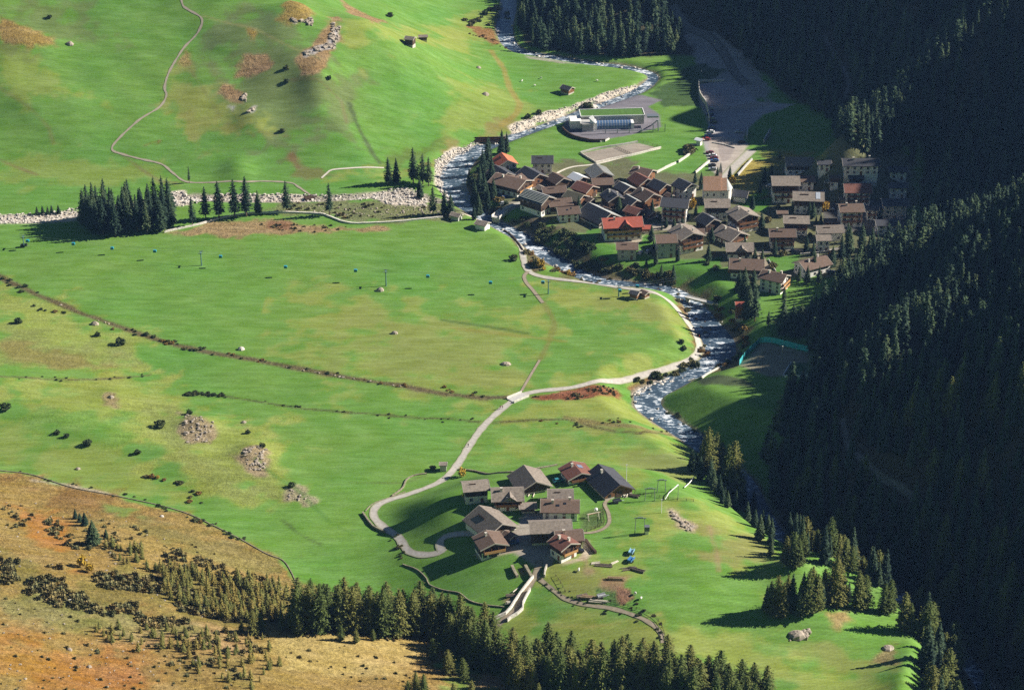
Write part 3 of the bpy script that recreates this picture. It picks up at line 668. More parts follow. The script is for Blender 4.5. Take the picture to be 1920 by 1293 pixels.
ribbon('side_street', [(1405, 470), (1428, 485), (1442, 512)], 3.6, M_TRACK, .17)
ribbon('piste_road', [(1400, 160), (1380, 140), (1360, 105), (1330, 70), (1290, 50), (1262, 10)], 6.0, M_FOREST)
ribbon('forest_road', [(1580, 785), (1586, 820), (1600, 850), (1640, 885), (1690, 915), (1730, 950)], 2.6, M_FOREST)
ribbon('upper_forest_road', [(1545, 65), (1560, 100), (1585, 135), (1590, 165), (1575, 200)], 2.4, M_FOREST)

wm = bpy.data.materials.new('river_water'); wm.use_nodes = True; nt = wm.node_tree
bs = nt.nodes['Principled BSDF']; bs.inputs['Roughness'].default_value = .22; bs.inputs['IOR'].default_value = 1.33; bs.inputs['Specular IOR Level'].default_value = .6
tc = nt.nodes.new('ShaderNodeTexCoord')
def wnoise(scale, sx, sy, rot, det=5, ro=.6):
    mp = nt.nodes.new('ShaderNodeMapping'); mp.inputs['Scale'].default_value = (sx, sy, 1); mp.inputs['Rotation'].default_value = (0, 0, rot)
    n = nt.nodes.new('ShaderNodeTexNoise'); n.inputs['Scale'].default_value = scale; n.inputs['Detail'].default_value = det; n.inputs['Roughness'].default_value = ro
    lk(nt, tc.outputs['Object'], mp.inputs[0]); lk(nt, mp.outputs[0], n.inputs['Vector']); return n.outputs[0]
n1 = wnoise(.55, .6, 1.5, .1, 6, .7); n2 = wnoise(.09, 1, 1, 0, 3)
sfo = math_('ADD', n1, math_('MULTIPLY', math_('SUBTRACT', n2, .5), .55))
cr = nt.nodes.new('ShaderNodeValToRGB'); cr.color_ramp.elements[0].position = .50; cr.color_ramp.elements[0].color = (.05, .08, .115, 1); cr.color_ramp.elements[1].position = .62; cr.color_ramp.elements[1].color = (.72, .75, .78, 1)
e = cr.color_ramp.elements.new(.55); e.color = (.16, .23, .30, 1)
lk(nt, sfo, cr.inputs[0]); lk(nt, cr.outputs[0], bs.inputs['Base Color'])
lk(nt, ramp_(sfo, .48, .62, .18, .7), bs.inputs['Roughness'])
bp = nt.nodes.new('ShaderNodeBump'); bp.inputs['Strength'].default_value = .8; bp.inputs['Distance'].default_value = .4; lk(nt, n1, bp.inputs['Height']); lk(nt, bp.outputs[0], bs.inputs['Normal'])
ribbon('river', None, RIVW[:, 2] + 2.4, wm, 0.0, ground=False, world=RIVW, k=7)
SW = SIDE.copy(); SW[:, 3] -= .25
ribbon('side_stream', None, SW[:, 2] * .55, wm, 0.0, ground=False, world=SW, k=3)
# ---------------------------------------------------------------- trees and shrubs
F_SPRUCE = foliage_mat('spruce_needles', [(.020, .040, .027), (.033, .062, .037), (.055, .090, .045), (.100, .135, .057)])
F_LARCH = foliage_mat('larch_needles', [(.060, .092, .026), (.10, .130, .034), (.14, .155, .042), (.18, .165, .046)])
F_WOOD = foliage_mat('wood_needles', [(.030, .056, .033), (.048, .085, .045), (.081, .122, .053), (.131, .156, .062)])
F_YOUNG = foliage_mat('young_larch_needles', [(.12, .135, .04), (.18, .18, .05), (.24, .20, .055), (.27, .19, .055)])
F_BUSH = foliage_mat('bush_leaves', [(.035, .055, .025), (.05, .075, .03), (.075, .095, .035), (.11, .11, .045)])
F_AUT = foliage_mat('autumn_leaves', [(.16, .085, .03), (.22, .13, .04), (.26, .17, .05), (.17, .15, .05)])
F_YEL = foliage_mat('yellow_leaves', [(.42, .26, .03), (.50, .34, .04), (.38, .26, .05)])
F_OLIVE = foliage_mat('olive_leaves', [(.075, .085, .035), (.11, .115, .045), (.16, .145, .06), (.19, .16, .07)])
M_BARK = mat('bark', (.13, .09, .06), .9, .25, 4)
def quads(C_, A, B, rnd):
    """diamond leaf clumps at C_ with half axes A and B"""
    V = np.stack([C_ - A, C_ - B * .8, C_ + A, C_ + B * .8], 1).reshape(-1, 3)
    n = len(C_); Fq = np.arange(n * 4).reshape(n, 4)
    return V, Fq, np.repeat(rnd, 4)
def unit(a): return a / (np.linalg.norm(a, axis=1)[:, None] + 1e-9)
def conifer_arrays(h, r, n, seed, droop=.35, power=.85, bare=.08, size=.55, rag=.3):
    g = np.random.default_rng(seed)
    L = max(9, int(h * 1.15))
    t = 1 - g.uniform(0, 1, n) ** .62
    t = (np.floor(t * L) + .5 + g.normal(0, .22, n)) / L
    t = np.clip(t, 0, .99)
    az = g.uniform(0, 2 * math.pi, n)
    nb = 9; lev = (t * L).astype(int)
    ph = g.uniform(0, 6.28, L + 2); amp = g.uniform(.5, 1.15, L + 2)
    lob = 1 - rag * .5 + rag * np.sin(az * 5 + ph[lev]) * amp[lev] * .8
    side = 1 + .16 * np.sin(az + g.uniform(0, 6)) + .1 * np.sin(2 * az + g.uniform(0, 6))
    Rt = r * (1 - t) ** power * np.minimum(1, .55 + t * 3.5) * lob * side
    rho = Rt * g.uniform(.12, 1, n) ** .5
    z = h * (bare + (1 - bare) * t) - droop * rho * .55 + g.normal(0, .12, n)
    C_ = np.stack([rho * np.cos(az), rho * np.sin(az), z], 1)
    rad = np.stack([np.cos(az), np.sin(az), np.full(n, -droop) + g.normal(0, .35, n)], 1)
    tan = np.stack([-np.sin(az), np.cos(az), g.normal(0, .5, n)], 1)
    s = size * (.5 + .7 * (1 - t) ** .6) * g.uniform(.6, 1.35, n)
    V, Fq, rn = quads(C_, unit(rad) * s[:, None], unit(tan) * (s * .62)[:, None], g.uniform(0, 1, n))
    # inner cone closes the crown near its stem; shade painted in by darker tints
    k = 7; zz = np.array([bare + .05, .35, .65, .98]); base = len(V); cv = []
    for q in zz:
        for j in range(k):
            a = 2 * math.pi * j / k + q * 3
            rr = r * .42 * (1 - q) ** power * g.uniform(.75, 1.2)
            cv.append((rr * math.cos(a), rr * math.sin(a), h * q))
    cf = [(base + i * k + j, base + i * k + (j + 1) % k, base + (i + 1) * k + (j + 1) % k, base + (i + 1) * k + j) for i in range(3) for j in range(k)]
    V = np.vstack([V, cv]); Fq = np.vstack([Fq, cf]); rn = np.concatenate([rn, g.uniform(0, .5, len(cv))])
    return V, Fq, rn
def bush_arrays(rx, h, n, seed, size=.35, stem=0.0):
    g = np.random.default_rng(seed)
    d = unit(g.normal(0, 1, (n, 3))); rr = g.uniform(.35, 1, n) ** .45
    lob = 1 + .22 * np.sin(3 * np.arctan2(d[:, 1], d[:, 0]) + g.uniform(0, 6)) + .15 * np.sin(5 * d[:, 2] + 4 * d[:, 0] + g.uniform(0, 6))
    C_ = d * rr[:, None] * lob[:, None] * np.array([rx, rx, h / 2]); C_[:, 2] += h * .46 + stem
    A = unit(g.normal(0, 1, (n, 3)) + d * .5); B = unit(np.cross(A, g.normal(0, 1, (n, 3))))
    s = size * g.uniform(.6, 1.4, n)
    return quads(C_, A * s[:, None], B * (s * .8)[:, None], g.uniform(0, 1, n))
def foliage_mesh(name, arr, m, treernd=None):
    V, Fq, rn = arr
    me = mesh_np(name, V, Fq, [m])
    a = me.attributes.new('rnd', 'FLOAT', 'POINT'); a.data.foreach_set('value', rn.astype(np.float32))
    if treernd is not None:
        a = me.attributes.new('treernd', 'FLOAT', 'POINT'); a.data.foreach_set('value', treernd.astype(np.float32))
    return me
def trunk_mesh(h, r):
    b = MB(); b.tube((0, 0, -1.2), (0, 0, h * .45), r, r * .6, M_BARK, 6); b.tube((0, 0, h * .45), (0, 0, h * .96), r * .6, .03, M_BARK, 5); return b.mesh('trunk')
def variants(name, specs, m, trunk=True):
    return [(foliage_mesh('crown', conifer_arrays(**s), m), trunk_mesh(s['h'], s['h'] * .016)) for s in specs]
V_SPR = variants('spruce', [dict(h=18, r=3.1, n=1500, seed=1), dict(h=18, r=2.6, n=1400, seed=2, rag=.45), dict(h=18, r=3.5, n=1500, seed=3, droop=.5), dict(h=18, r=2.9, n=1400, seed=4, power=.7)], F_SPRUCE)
V_LAR = variants('larch', [dict(h=18, r=4.2, n=2600, seed=11, size=.44, power=.46, droop=.1, bare=.05, rag=.45), dict(h=18, r=4.6, n=2800, seed=12, size=.44, power=.4, droop=.05, rag=.55, bare=.04), dict(h=18, r=3.9, n=2400, seed=13, size=.44, power=.55, droop=.1, rag=.4), dict(h=18, r=4.4, n=2700, seed=14, size=.44, power=.44, rag=.6, droop=.0),
                           dict(h=18, r=4.0, n=2500, seed=15, size=.44, power=.38, rag=.5, droop=.1, bare=.05)], F_LARCH)
V_THIN = variants('thin', [dict(h=18, r=2.6, n=900, seed=21, size=.5, power=.55, rag=.7, bare=.16, droop=.2), dict(h=18, r=2.2, n=800, seed=22, size=.5, power=.6, rag=.75, bare=.2), dict(h=18, r=2.9, n=1000, seed=23, size=.5, power=.65, rag=.6, bare=.14)], F_SPRUCE)
V_YNG = variants('young', [dict(h=6, r=1.5, n=420, seed=31, size=.28, power=.5, droop=.0, bare=.0), dict(h=6, r=1.3, n=360, seed=32, size=.26, power=.45, rag=.6, bare=.0), dict(h=6, r=1.8, n=420, seed=33, size=.30, power=.6, rag=.5, bare=.0)], F_YOUNG)
V_BUSH = [foliage_mesh('shrub', bush_arrays(1.3, 1.9, 330, s, .30), F_BUSH) for s in (41, 42, 43)]
V_OLIVE = [foliage_mesh('shrub', bush_arrays(1.5, 2.3, 360, s, .32), F_OLIVE) for s in (44, 45, 46)]
V_AUT = [foliage_mesh('shrub', bush_arrays(1.4, 1.9, 330, s, .30), F_AUT) for s in (47, 48)]
V_YEL = [foliage_mesh('shrub', bush_arrays(1.5, 3.0, 360, s, .32, .6), F_YEL) for s in (49, 50)]
def put_tree(name, var, x, y, h, label, cat, group=None, wide=1.0, z=None, full=18.0):
    z = float(hz(x, y)) if z is None else z
    s = h / full; rz = random.uniform(0, 6.28)
    r = empty(name, (x, y, z - .1), rz); r.scale = (s * wide, s * wide, s)
    tag(r, label, cat, group)
    link('crown', var[0], r); link('trunk', var[1], r)
    return r
def pxheight(u, v, hp):
    """metres of an upright thing that is hp photo pixels tall at this ground pixel"""
    x, y, z = hit1(u, v)
    a, b = proj([x, y, z]), proj([x, y, z + 10.0])
    return hp / abs(a[1] - b[1]) * 10.0, x, y, z
TALL = []      # every tree position, kept clear of one another
def tree_px(name, V_, u, v, hp, label, cat='tree', group=None, wide=1.0):
    h, x, y, z = pxheight(u, v, hp)
    TALL.append((x, y))
    return put_tree(name, random.choice(V_), x, y, h, label, cat, group, wide, z)
def scatter(poly, n, mind, tries=60, world=False, avoid=()):
    """about n points inside a photo polygon, mind metres apart"""
    P = hitp(poly); out = []
    x0, y0 = P.min(0); x1, y1 = P.max(0)
    for _ in range(n * tries):
        if len(out) >= n: break
        x, y = random.uniform(x0, x1), random.uniform(y0, y1)
        if not inside(np.array([x]), np.array([y]), P)[0]: continue
        if any((x - a) ** 2 + (y - b) ** 2 < mind * mind for a, b in out): continue
        if any((x - a) ** 2 + (y - b) ** 2 < q * q for a, b, q in avoid): continue
        out.append((x, y))
    return out
# single conifers named by where they stand
DK = 'dark green conifer'
tree_px('pine_tree', V_THIN, 355, 343, 33, 'thin sparse conifer standing alone beside the bend of the hillside path', wide=.8)
for u, v, hp, lb in ((361, 424, 56, 'conifer first right of the dense dark grove, before the pale wall'), (386, 411, 62, 'slim conifer second right of the dense grove by the boulder stream'), (411, 411, 72, 'tall conifer with broken outline third right of the dense grove'),
                     (440, 408, 73, 'tall narrow conifer between the boulder stream and the pale wall'), (462, 406, 76, 'tallest narrowest conifer of the row, its foot touching the pale wall'), (484, 400, 44, 'shortest conifer of the loose row by the boulder stream'),
                     (537, 398, 60, 'broad conical conifer alone at the right end of the row'), (618, 404, 62, 'lone slender conifer on the stony pasture right of the row'), (728, 346, 52, 'conifer on the left of the pair by the boulder fan'), (743, 344, 48, 'conifer on the right of the pair by the boulder fan'),
                     (775, 342, 66, 'tall dark conifer beside the bouldery river bend'), (793, 345, 58, 'broad conifer close behind the boulders of the river bend'), (804, 349, 55, 'conifer nearest the river in the clump by the river bend'), (787, 372, 40, 'small conifer in the boulder fan under the tall clump'),
                     (812, 403, 54, 'conifer on the near river bank left of the small hut'), (833, 402, 46, 'middle conifer on the bank above the small hut'), (845, 404, 42, 'conifer right above the small riverside hut'), (889, 413, 30, 'small pale conifer above the hut beside the bridge')):
    tree_px('pine_tree', V_THIN if hp > 50 else V_SPR, u, v, hp, lb, group='conifers along the side stream', wide=1.25)
SEC = {}
def sect(base, pts, i, h, hm_):
    xs = sorted(p[0] for p in pts); k = sum(x < pts[i][0] for x in xs) * 6 // len(xs); m = sorted(p[1] for p in pts)[len(pts) // 2]
    return ('taller ' if h > hm_ else 'shorter ') + base + (', front side, ' if pts[i][1] < m else ', rear side, ') + ('far left', 'left', 'left of centre', 'right of centre', 'right', 'far right')[min(k, 5)]
GV = scatter([(150, 408), (318, 400), (322, 432), (270, 440), (200, 446), (152, 430)], 46, 3.0)
for i, (x, y) in enumerate(GV):
    h = random.uniform(16.5, 21); TALL.append((x, y)); put_tree('pine_tree', random.choice(V_THIN + V_SPR), x, y, h, sect('conifer of the dense grove by the boulders', GV, i, h, 18.7), 'tree', 'grove by the boulder stream', 1.15)
for u, v in ((70, 402), (80, 400), (90, 402), (97, 398), (110, 400)):
    tree_px('pine_tree', V_SPR, u, v, random.uniform(14, 20), 'small conifer of the little clump above the pale boulder bed', group='small clump by the boulder bed', wide=1.6)
for u, v, hp in ((905, 338, 60), (914, 318, 62), (900, 362, 56), (890, 385, 50), (941, 290, 48), (950, 288, 42), (916, 300, 45), (922, 345, 56), (908, 372, 50), (925, 372, 40), (897, 405, 45), (915, 395, 45), (880, 350, 38)):
    tree_px('pine_tree', V_SPR, u, v, hp, 'dark conifer on the shaded river bank between the river and the village', group='trees on the village river bank', wide=1.1)
VT = [(1314, 355, 34), (1303, 342, 22), (1345, 335, 24), (1368, 336, 26), (1433, 345, 34), (1446, 335, 30), (1425, 362, 24), (1485, 400, 26), (1517, 405, 28), (1283, 412, 26), (1304, 403, 22), (1230, 496, 28), (1271, 490, 26), (1212, 500, 18), (1241, 431, 14), (1250, 410, 26), (1392, 372, 20),
      (1395, 560, 60), (1411, 566, 62), (1385, 548, 44), (1403, 597, 66), (1415, 602, 60), (1591, 478, 56), (1576, 490, 50), (1588, 455, 40), (1615, 466, 48), (1634, 468, 42), (1656, 478, 40), (1699, 434, 36), (1526, 512, 40), (1513, 531, 34), (1535, 531, 34), (1498, 528, 30), (1600, 528, 30), (1619, 524, 34), (1470, 560, 24), (1455, 545, 24),
      (1650, 500, 30), (1560, 500, 40), (1440, 612, 30), (1240, 520, 26), (1262, 525, 30), (1380, 470, 20), (1530, 420, 18), (1550, 445, 16), (1462, 300, 18)]
for u, v, hp in VT:
    tree_px('spruce_tree', V_SPR + V_THIN[:1], u, v, hp, 'conifer among the houses of the large village, %s part' % ('left' if u < 1300 else 'middle' if u < 1400 else 'right') if v < 520 and u < 1560 else 'dark conifer at the wooded edge %s the large village' % ('below the riverside end of' if u < 1480 else 'right below' if u < 1580 else 'far to the right of'), group='conifers among the village houses' if v < 520 and u < 1560 else 'conifers at the village edge', wide=1.2)
for u, v, hp, lb in ((1326, 884, 84, 'tall yellow-green larch leftmost of the group beside the lower river'), (1342, 886, 76, 'yellow-green larch second in the group beside the lower river'), (1353, 888, 62, 'shorter larch third in the group beside the lower river'), (1318, 880, 60, 'slim larch tucked left behind the riverside group'), (1363, 926, 94, 'tall narrow larch on the spur above the lower river'),
                     (1373, 934, 108, 'tallest narrow larch with pointed top above the lower river'), (1382, 940, 80, 'larch right of the tallest one above the lower river'), (1392, 935, 44, 'small larch at the edge of the lower river')):
    tree_px('larch_tree', V_LAR, u, v, hp, lb, group='larches beside the lower river', wide=.85)
Q8 = [(490, 870, 680), (530, 880, 650), (560, 890, 690), (610, 860, 640), (650, 880, 700), (700, 870, 620), (720, 850, 600), (750, 860, 640), (780, 830, 680), (790, 800, 610), (850, 820, 540), (870, 820, 580), (900, 820, 640), (930, 800, 680), (470, 850, 700), (585, 840, 650), (670, 850, 630), (830, 790, 620)]
for k, (a, b, t) in enumerate(Q8):
    tree_px('larch_tree', V_LAR[:3] + V_SPR[2:3], 1280 + a / 3, 862 + b / 3, (b - t) / 3 * 1.02, 'number %s from the left in the close conifer clump on the grassy knoll' % sum(q[0] <= a for q in Q8) if False else sect('conifer of the clump on the grassy knoll', [(q[0], -q[1]) for q in Q8], k, b - t, 205), group='clump on the grassy knoll', wide=.95)
for a, b, t, lb in ((980, 840, 620, 'conifer just right of the knoll clump in front of the dark gorge'), (1020, 830, 640, 'conifer second right of the knoll clump in front of the gorge'), (1130, 860, 690, 'twin conifer with darker foliage right of the knoll'), (1160, 850, 665, 'taller twin conifer right of the knoll'), (1240, 960, 740, 'large conifer at the right end of the knoll meadow'),
                 (1275, 970, 800, 'conifer behind the large one at the end of the knoll meadow'), (620, 600, 400, 'ragged conifer alone on the crest over the dark gorge'), (580, 590, 425, 'left companion of the ragged conifer on the gorge crest'), (650, 600, 440, 'right companion of the ragged conifer on the gorge crest')):
    tree_px('larch_tree', V_LAR[:3], 1280 + a / 3, 862 + b / 3, (b - t) / 3, lb, group='conifers along the gorge edge')
for P, n, hh, lb, gp in (([(552, 1168), (640, 1160), (800, 1166), (832, 1190), (760, 1196), (560, 1190)], 62, (13.5, 19.5), 'larch of the dense wood left of the lane', 'larch wood left of the lane'),
                         ([(828, 1182), (930, 1215), (960, 1262), (905, 1262), (850, 1225)], 26, (14.5, 18.5), 'larch of the slope below the walled lane', 'larches below the walled lane'),
                         ([(955, 1245), (1250, 1262), (1255, 1300), (960, 1305)], 50, (12.5, 19), 'larch of the long bottom row', 'larch row at the bottom edge'),
                         ([(1250, 1282), (1330, 1290), (1450, 1325), (1440, 1360), (1250, 1330)], 28, (14, 18), 'larch of the bottom row end', 'right end of the bottom larch row')):
    GV = scatter(P, n, 3.7)
    for i, (x, y) in enumerate(GV):
        h = random.uniform(*hh); TALL.append((x, y)); put_tree('larch_tree', random.choice(V_LAR), x, y, h, sect(lb, GV, i, h, sum(hh) / 2), 'tree', gp, random.uniform(.95, 1.15))
for u, v, hp in ((545, 1178, 44), (530, 1180, 34), (490, 1185, 40), (476, 1188, 46), (640, 1200, 30), (668, 1205, 28), (560, 1190, 40), (700, 1200, 22), (812, 1235, 40), (840, 1262, 46), (868, 1275, 44), (780, 1305, 46), (795, 1312, 50), (765, 1310, 36), (850, 1312, 34), (885, 1318, 44), (960, 1300, 34), (1010, 1318, 40), (1165, 1322, 40), (1215, 1312, 34)):
    tree_px('larch_tree', V_LAR, u, v, hp, '%s larch on the dry slope before the larch wood, %s' % ('very small' if hp < 32 else 'small' if hp < 42 else 'medium', 'left' if u < 600 else 'middle' if u < 820 else 'right'), group='small larches before the wood', wide=1.05)
# wooded mountainside on the right: nearest trees singly, the rest as one wood
for x, y in scatter([(1300, 870), (1400, 935), (1425, 975), (1470, 1040), (1450, 1045), (1400, 985), (1330, 925), (1290, 900)], 30, 3.4):
    TALL.append((x, y)); put_tree('spruce_tree', random.choice(V_SPR), x, y, random.uniform(6, 11), 'low dark conifer on the steep side of the gorge below the meadow crest', 'tree', 'conifers on the gorge side', 1.2)
fw = []
P1 = FOREST; P2 = FOREST2
gxs = np.arange(-20, 400, 4.7); gys = np.arange(500, 1500, 4.7)
A, B = np.meshgrid(gxs, gys); A = (A + rng.uniform(-2, 2, A.shape)).ravel(); B = (B + rng.uniform(-2, 2, B.shape)).ravel()
ZZ = hz(A, B); pu, pv = proj(np.stack([A, B, ZZ], 1))
ok = (pu > 940) & (pu < 2190) & (pv > -110) & (pv < 1420)
A, B, ZZ, pu, pv = A[ok], B[ok], ZZ[ok], pu[ok], pv[ok]
ins = inside(pu, pv, P1) | inside(pu, pv, P2)
for P in ([(1210, 104), (1290, 104), (1330, 165), (1290, 210), (1210, 190)], [(1380, 100), (1500, 190), (1560, 235), (1500, 300), (1400, 260), (1330, 160)], [(1720, 300), (1760, 320), (1745, 360), (1720, 400)], [(1480, 1110), (1600, 1120), (1690, 1160), (1700, 1230), (1600, 1200), (1440, 1180)], [(1520, 1255), (1640, 1190), (1700, 1210), (1690, 1300)], [(1790, 1262), (2000, 1262), (2000, 1330), (1790, 1330)]):
    ins &= ~inside(pu, pv, P)
for P, q in (([(1580, 785), (1586, 820), (1600, 850), (1640, 885), (1690, 915), (1730, 950)], 3.2), ([(1400, 160), (1380, 140), (1360, 105), (1330, 70), (1290, 50), (1262, 10)], 6.5), ([(1545, 65), (1560, 100), (1585, 135), (1590, 165), (1575, 200)], 3)):
    d, _ = seg_dist(A, B, hitp(P), closed=False); ins &= d > q
d, _ = seg_dist(A, B, RIVW[::3, :2], closed=False); ins &= (d > np.where(pv > 990, 3.6, 5.5))
T_ = np.array(TALL); dm = np.min((A[:, None] - T_[None, :, 0]) ** 2 + (B[:, None] - T_[None, :, 1]) ** 2, 1); ins &= dm > 9
ins &= rng.uniform(0, 1, len(A)) > .06 + .22 * (fbm(A, B, 22, 97, 2) > .28)
A, B, ZZ, pu, pv = A[ins], B[ins], ZZ[ins], pu[ins], pv[ins]
H_ = rng.uniform(9.5, 18.5, len(A)) + 2.5 * fbm(A, B, 40, 91, 2)
tu, tv = proj(np.stack([A, B, ZZ + H_ * .8], 1)); hx, hy = hit(tu, tv)
vis = (hy > B - 2) & (tu < 1925) & (tu > 960) & (tv > -5) & (tv < 1290)
order = np.where(vis)[0]; order = order[np.argsort(B[order])][:255]
single = np.zeros(len(A), bool); single[order] = True
GA = [(A[i], B[i]) for i in order if pv[i] > 1010]; GB = [(A[i], B[i]) for i in order if pv[i] <= 1010]
for i in order:
    lo = pv[i] > 1010
    put_tree('spruce_tree', random.choice(V_LAR[:3] + V_SPR if lo else V_SPR + V_LAR[2:3]), A[i], B[i], H_[i], sect('conifer of the lower right corner wood' if lo else 'conifer of the shaded wood above the gorge', GA if lo else GB, (GA if lo else GB).index((A[i], B[i])), H_[i], 15.5), 'tree', 'near corner of the right-hand wood' if lo else 'lower part of the right-hand wood', random.uniform(.95, 1.15), ZZ[i])
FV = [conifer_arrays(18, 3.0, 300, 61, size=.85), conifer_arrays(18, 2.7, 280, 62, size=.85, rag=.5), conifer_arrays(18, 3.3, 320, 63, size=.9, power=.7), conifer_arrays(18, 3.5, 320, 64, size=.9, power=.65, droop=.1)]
vs, fs, rs, ts, ms = [], [], [], [], []; base = 0
for i in np.where(~single)[0]:
    k = rng.integers(4); V, Fq, rn = FV[k]
    s = H_[i] / 18; w_ = s * rng.uniform(.85, 1.4); a = rng.uniform(0, 6.28); c_, s_ = math.cos(a), math.sin(a)
    vs.append(np.stack([(V[:, 0] * c_ - V[:, 1] * s_) * w_ + A[i], (V[:, 0] * s_ + V[:, 1] * c_) * w_ + B[i], V[:, 2] * s + ZZ[i] - .2], 1).astype(np.float32))
    fs.append(Fq + base); base += len(V); rs.append(rn); ts.append(np.full(len(V), rng.uniform(0, 1) ** 1.3)); ms.append(np.full(len(Fq), int(k == 3)))
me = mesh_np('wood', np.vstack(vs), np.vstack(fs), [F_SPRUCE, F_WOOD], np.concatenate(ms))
a = me.attributes.new('rnd', 'FLOAT', 'POINT'); a.data.foreach_set('value', np.concatenate(rs).astype(np.float32))
a = me.attributes.new('treernd', 'FLOAT', 'POINT'); a.data.foreach_set('value', np.concatenate(ts).astype(np.float32))
tag(link('forest', me), 'dense dark conifer wood covering the shaded mountainside on the right', 'forest', kind='stuff')
print('forest', len(A), 'single', len(order))
# low growth
def put_bush(V_, x, y, s, label, group, name='shrub', cat='shrub', sq=1.0):
    o = link(name, random.choice(V_), None, (x, y, float(hz(x, y)) - .1), random.uniform(0, 6.28), (s, s * random.uniform(.85, 1.2), s * sq))
    return tag(o, label, cat, group)
def bush_px(V_, u, v, wp, label, group=None, sq=1.0, name='shrub', cat='shrub'):
    x, y, z = hit1(u, v); s = wp * .85 / (FPX / math.hypot(y, CAMZ - z)) / 2.7
    return put_bush(V_, x, y, s, label, group, name, cat, sq)
def along(pts, n, jit):
    C_ = catmull(hitp(pts), 1.0); out = []
    for k in range(n):
        p = C_[random.randrange(len(C_))]; out.append((p[0] + random.gauss(0, jit), p[1] + random.gauss(0, jit)))
    return out
for u, v, wp, lb in ((225, 646, 22, 'large dark round bush left of the field ditch'), (10, 768, 22, 'dark bush at the left edge above the pale green field'), (165, 834, 18, 'dark round bush on the slope, largest of three'), (107, 813, 13, 'small dark bush uppermost of three on the slope'), (125, 819, 12, 'small dark bush in the middle of three on the slope'), (258, 850, 14, 'dark bush above the line of autumn shrubs'), (34, 606, 18, 'low dark bush on the yellowish slope at left'),
                     (183, 630, 14, 'small bush beside the pale rock near the ditch'), (300, 800, 22, 'low dark bush left of the rocky outcrop'), (355, 776, 14, 'dark bush topping the rocky outcrop'), (465, 812, 12, 'bush between the two rocky outcrops'), (492, 838, 14, 'dark bush on the right rocky outcrop'), (547, 912, 16, 'pointed dark bush on the small rock rib'), (812, 880, 14, 'round green bush left of the kiosk by the lane'), (1278, 643, 13, 'dark bush in the meadow inside the lane bend'), (1282, 655, 12, 'second dark bush in the meadow inside the lane bend'),
                     (963, 488, 18, 'greyish bush beside the lane at the meadow edge'), (93, 34, 10, 'small dark bush high on the green mountainside'), (537, 130, 12, 'dark bush beside the rocky heath band'), (617, 148, 10, 'dark bush right of the heath band'), (529, 248, 12, 'dark bush on the rough pasture behind'), (538, 155, 12, 'low bush left of the lower heath knob'), (732, 32, 14, 'round bush on the top slope left of the two barns'), (1102, 205, 22, 'dark bush on the river bank above the bend'), (990, 222, 14, 'bush on the gravel bank upstream of the bridge'), (1010, 214, 14, 'second bush on the gravel bank upstream of the bridge')):
    bush_px(V_BUSH, u, v, wp, lb, sq=1.1)
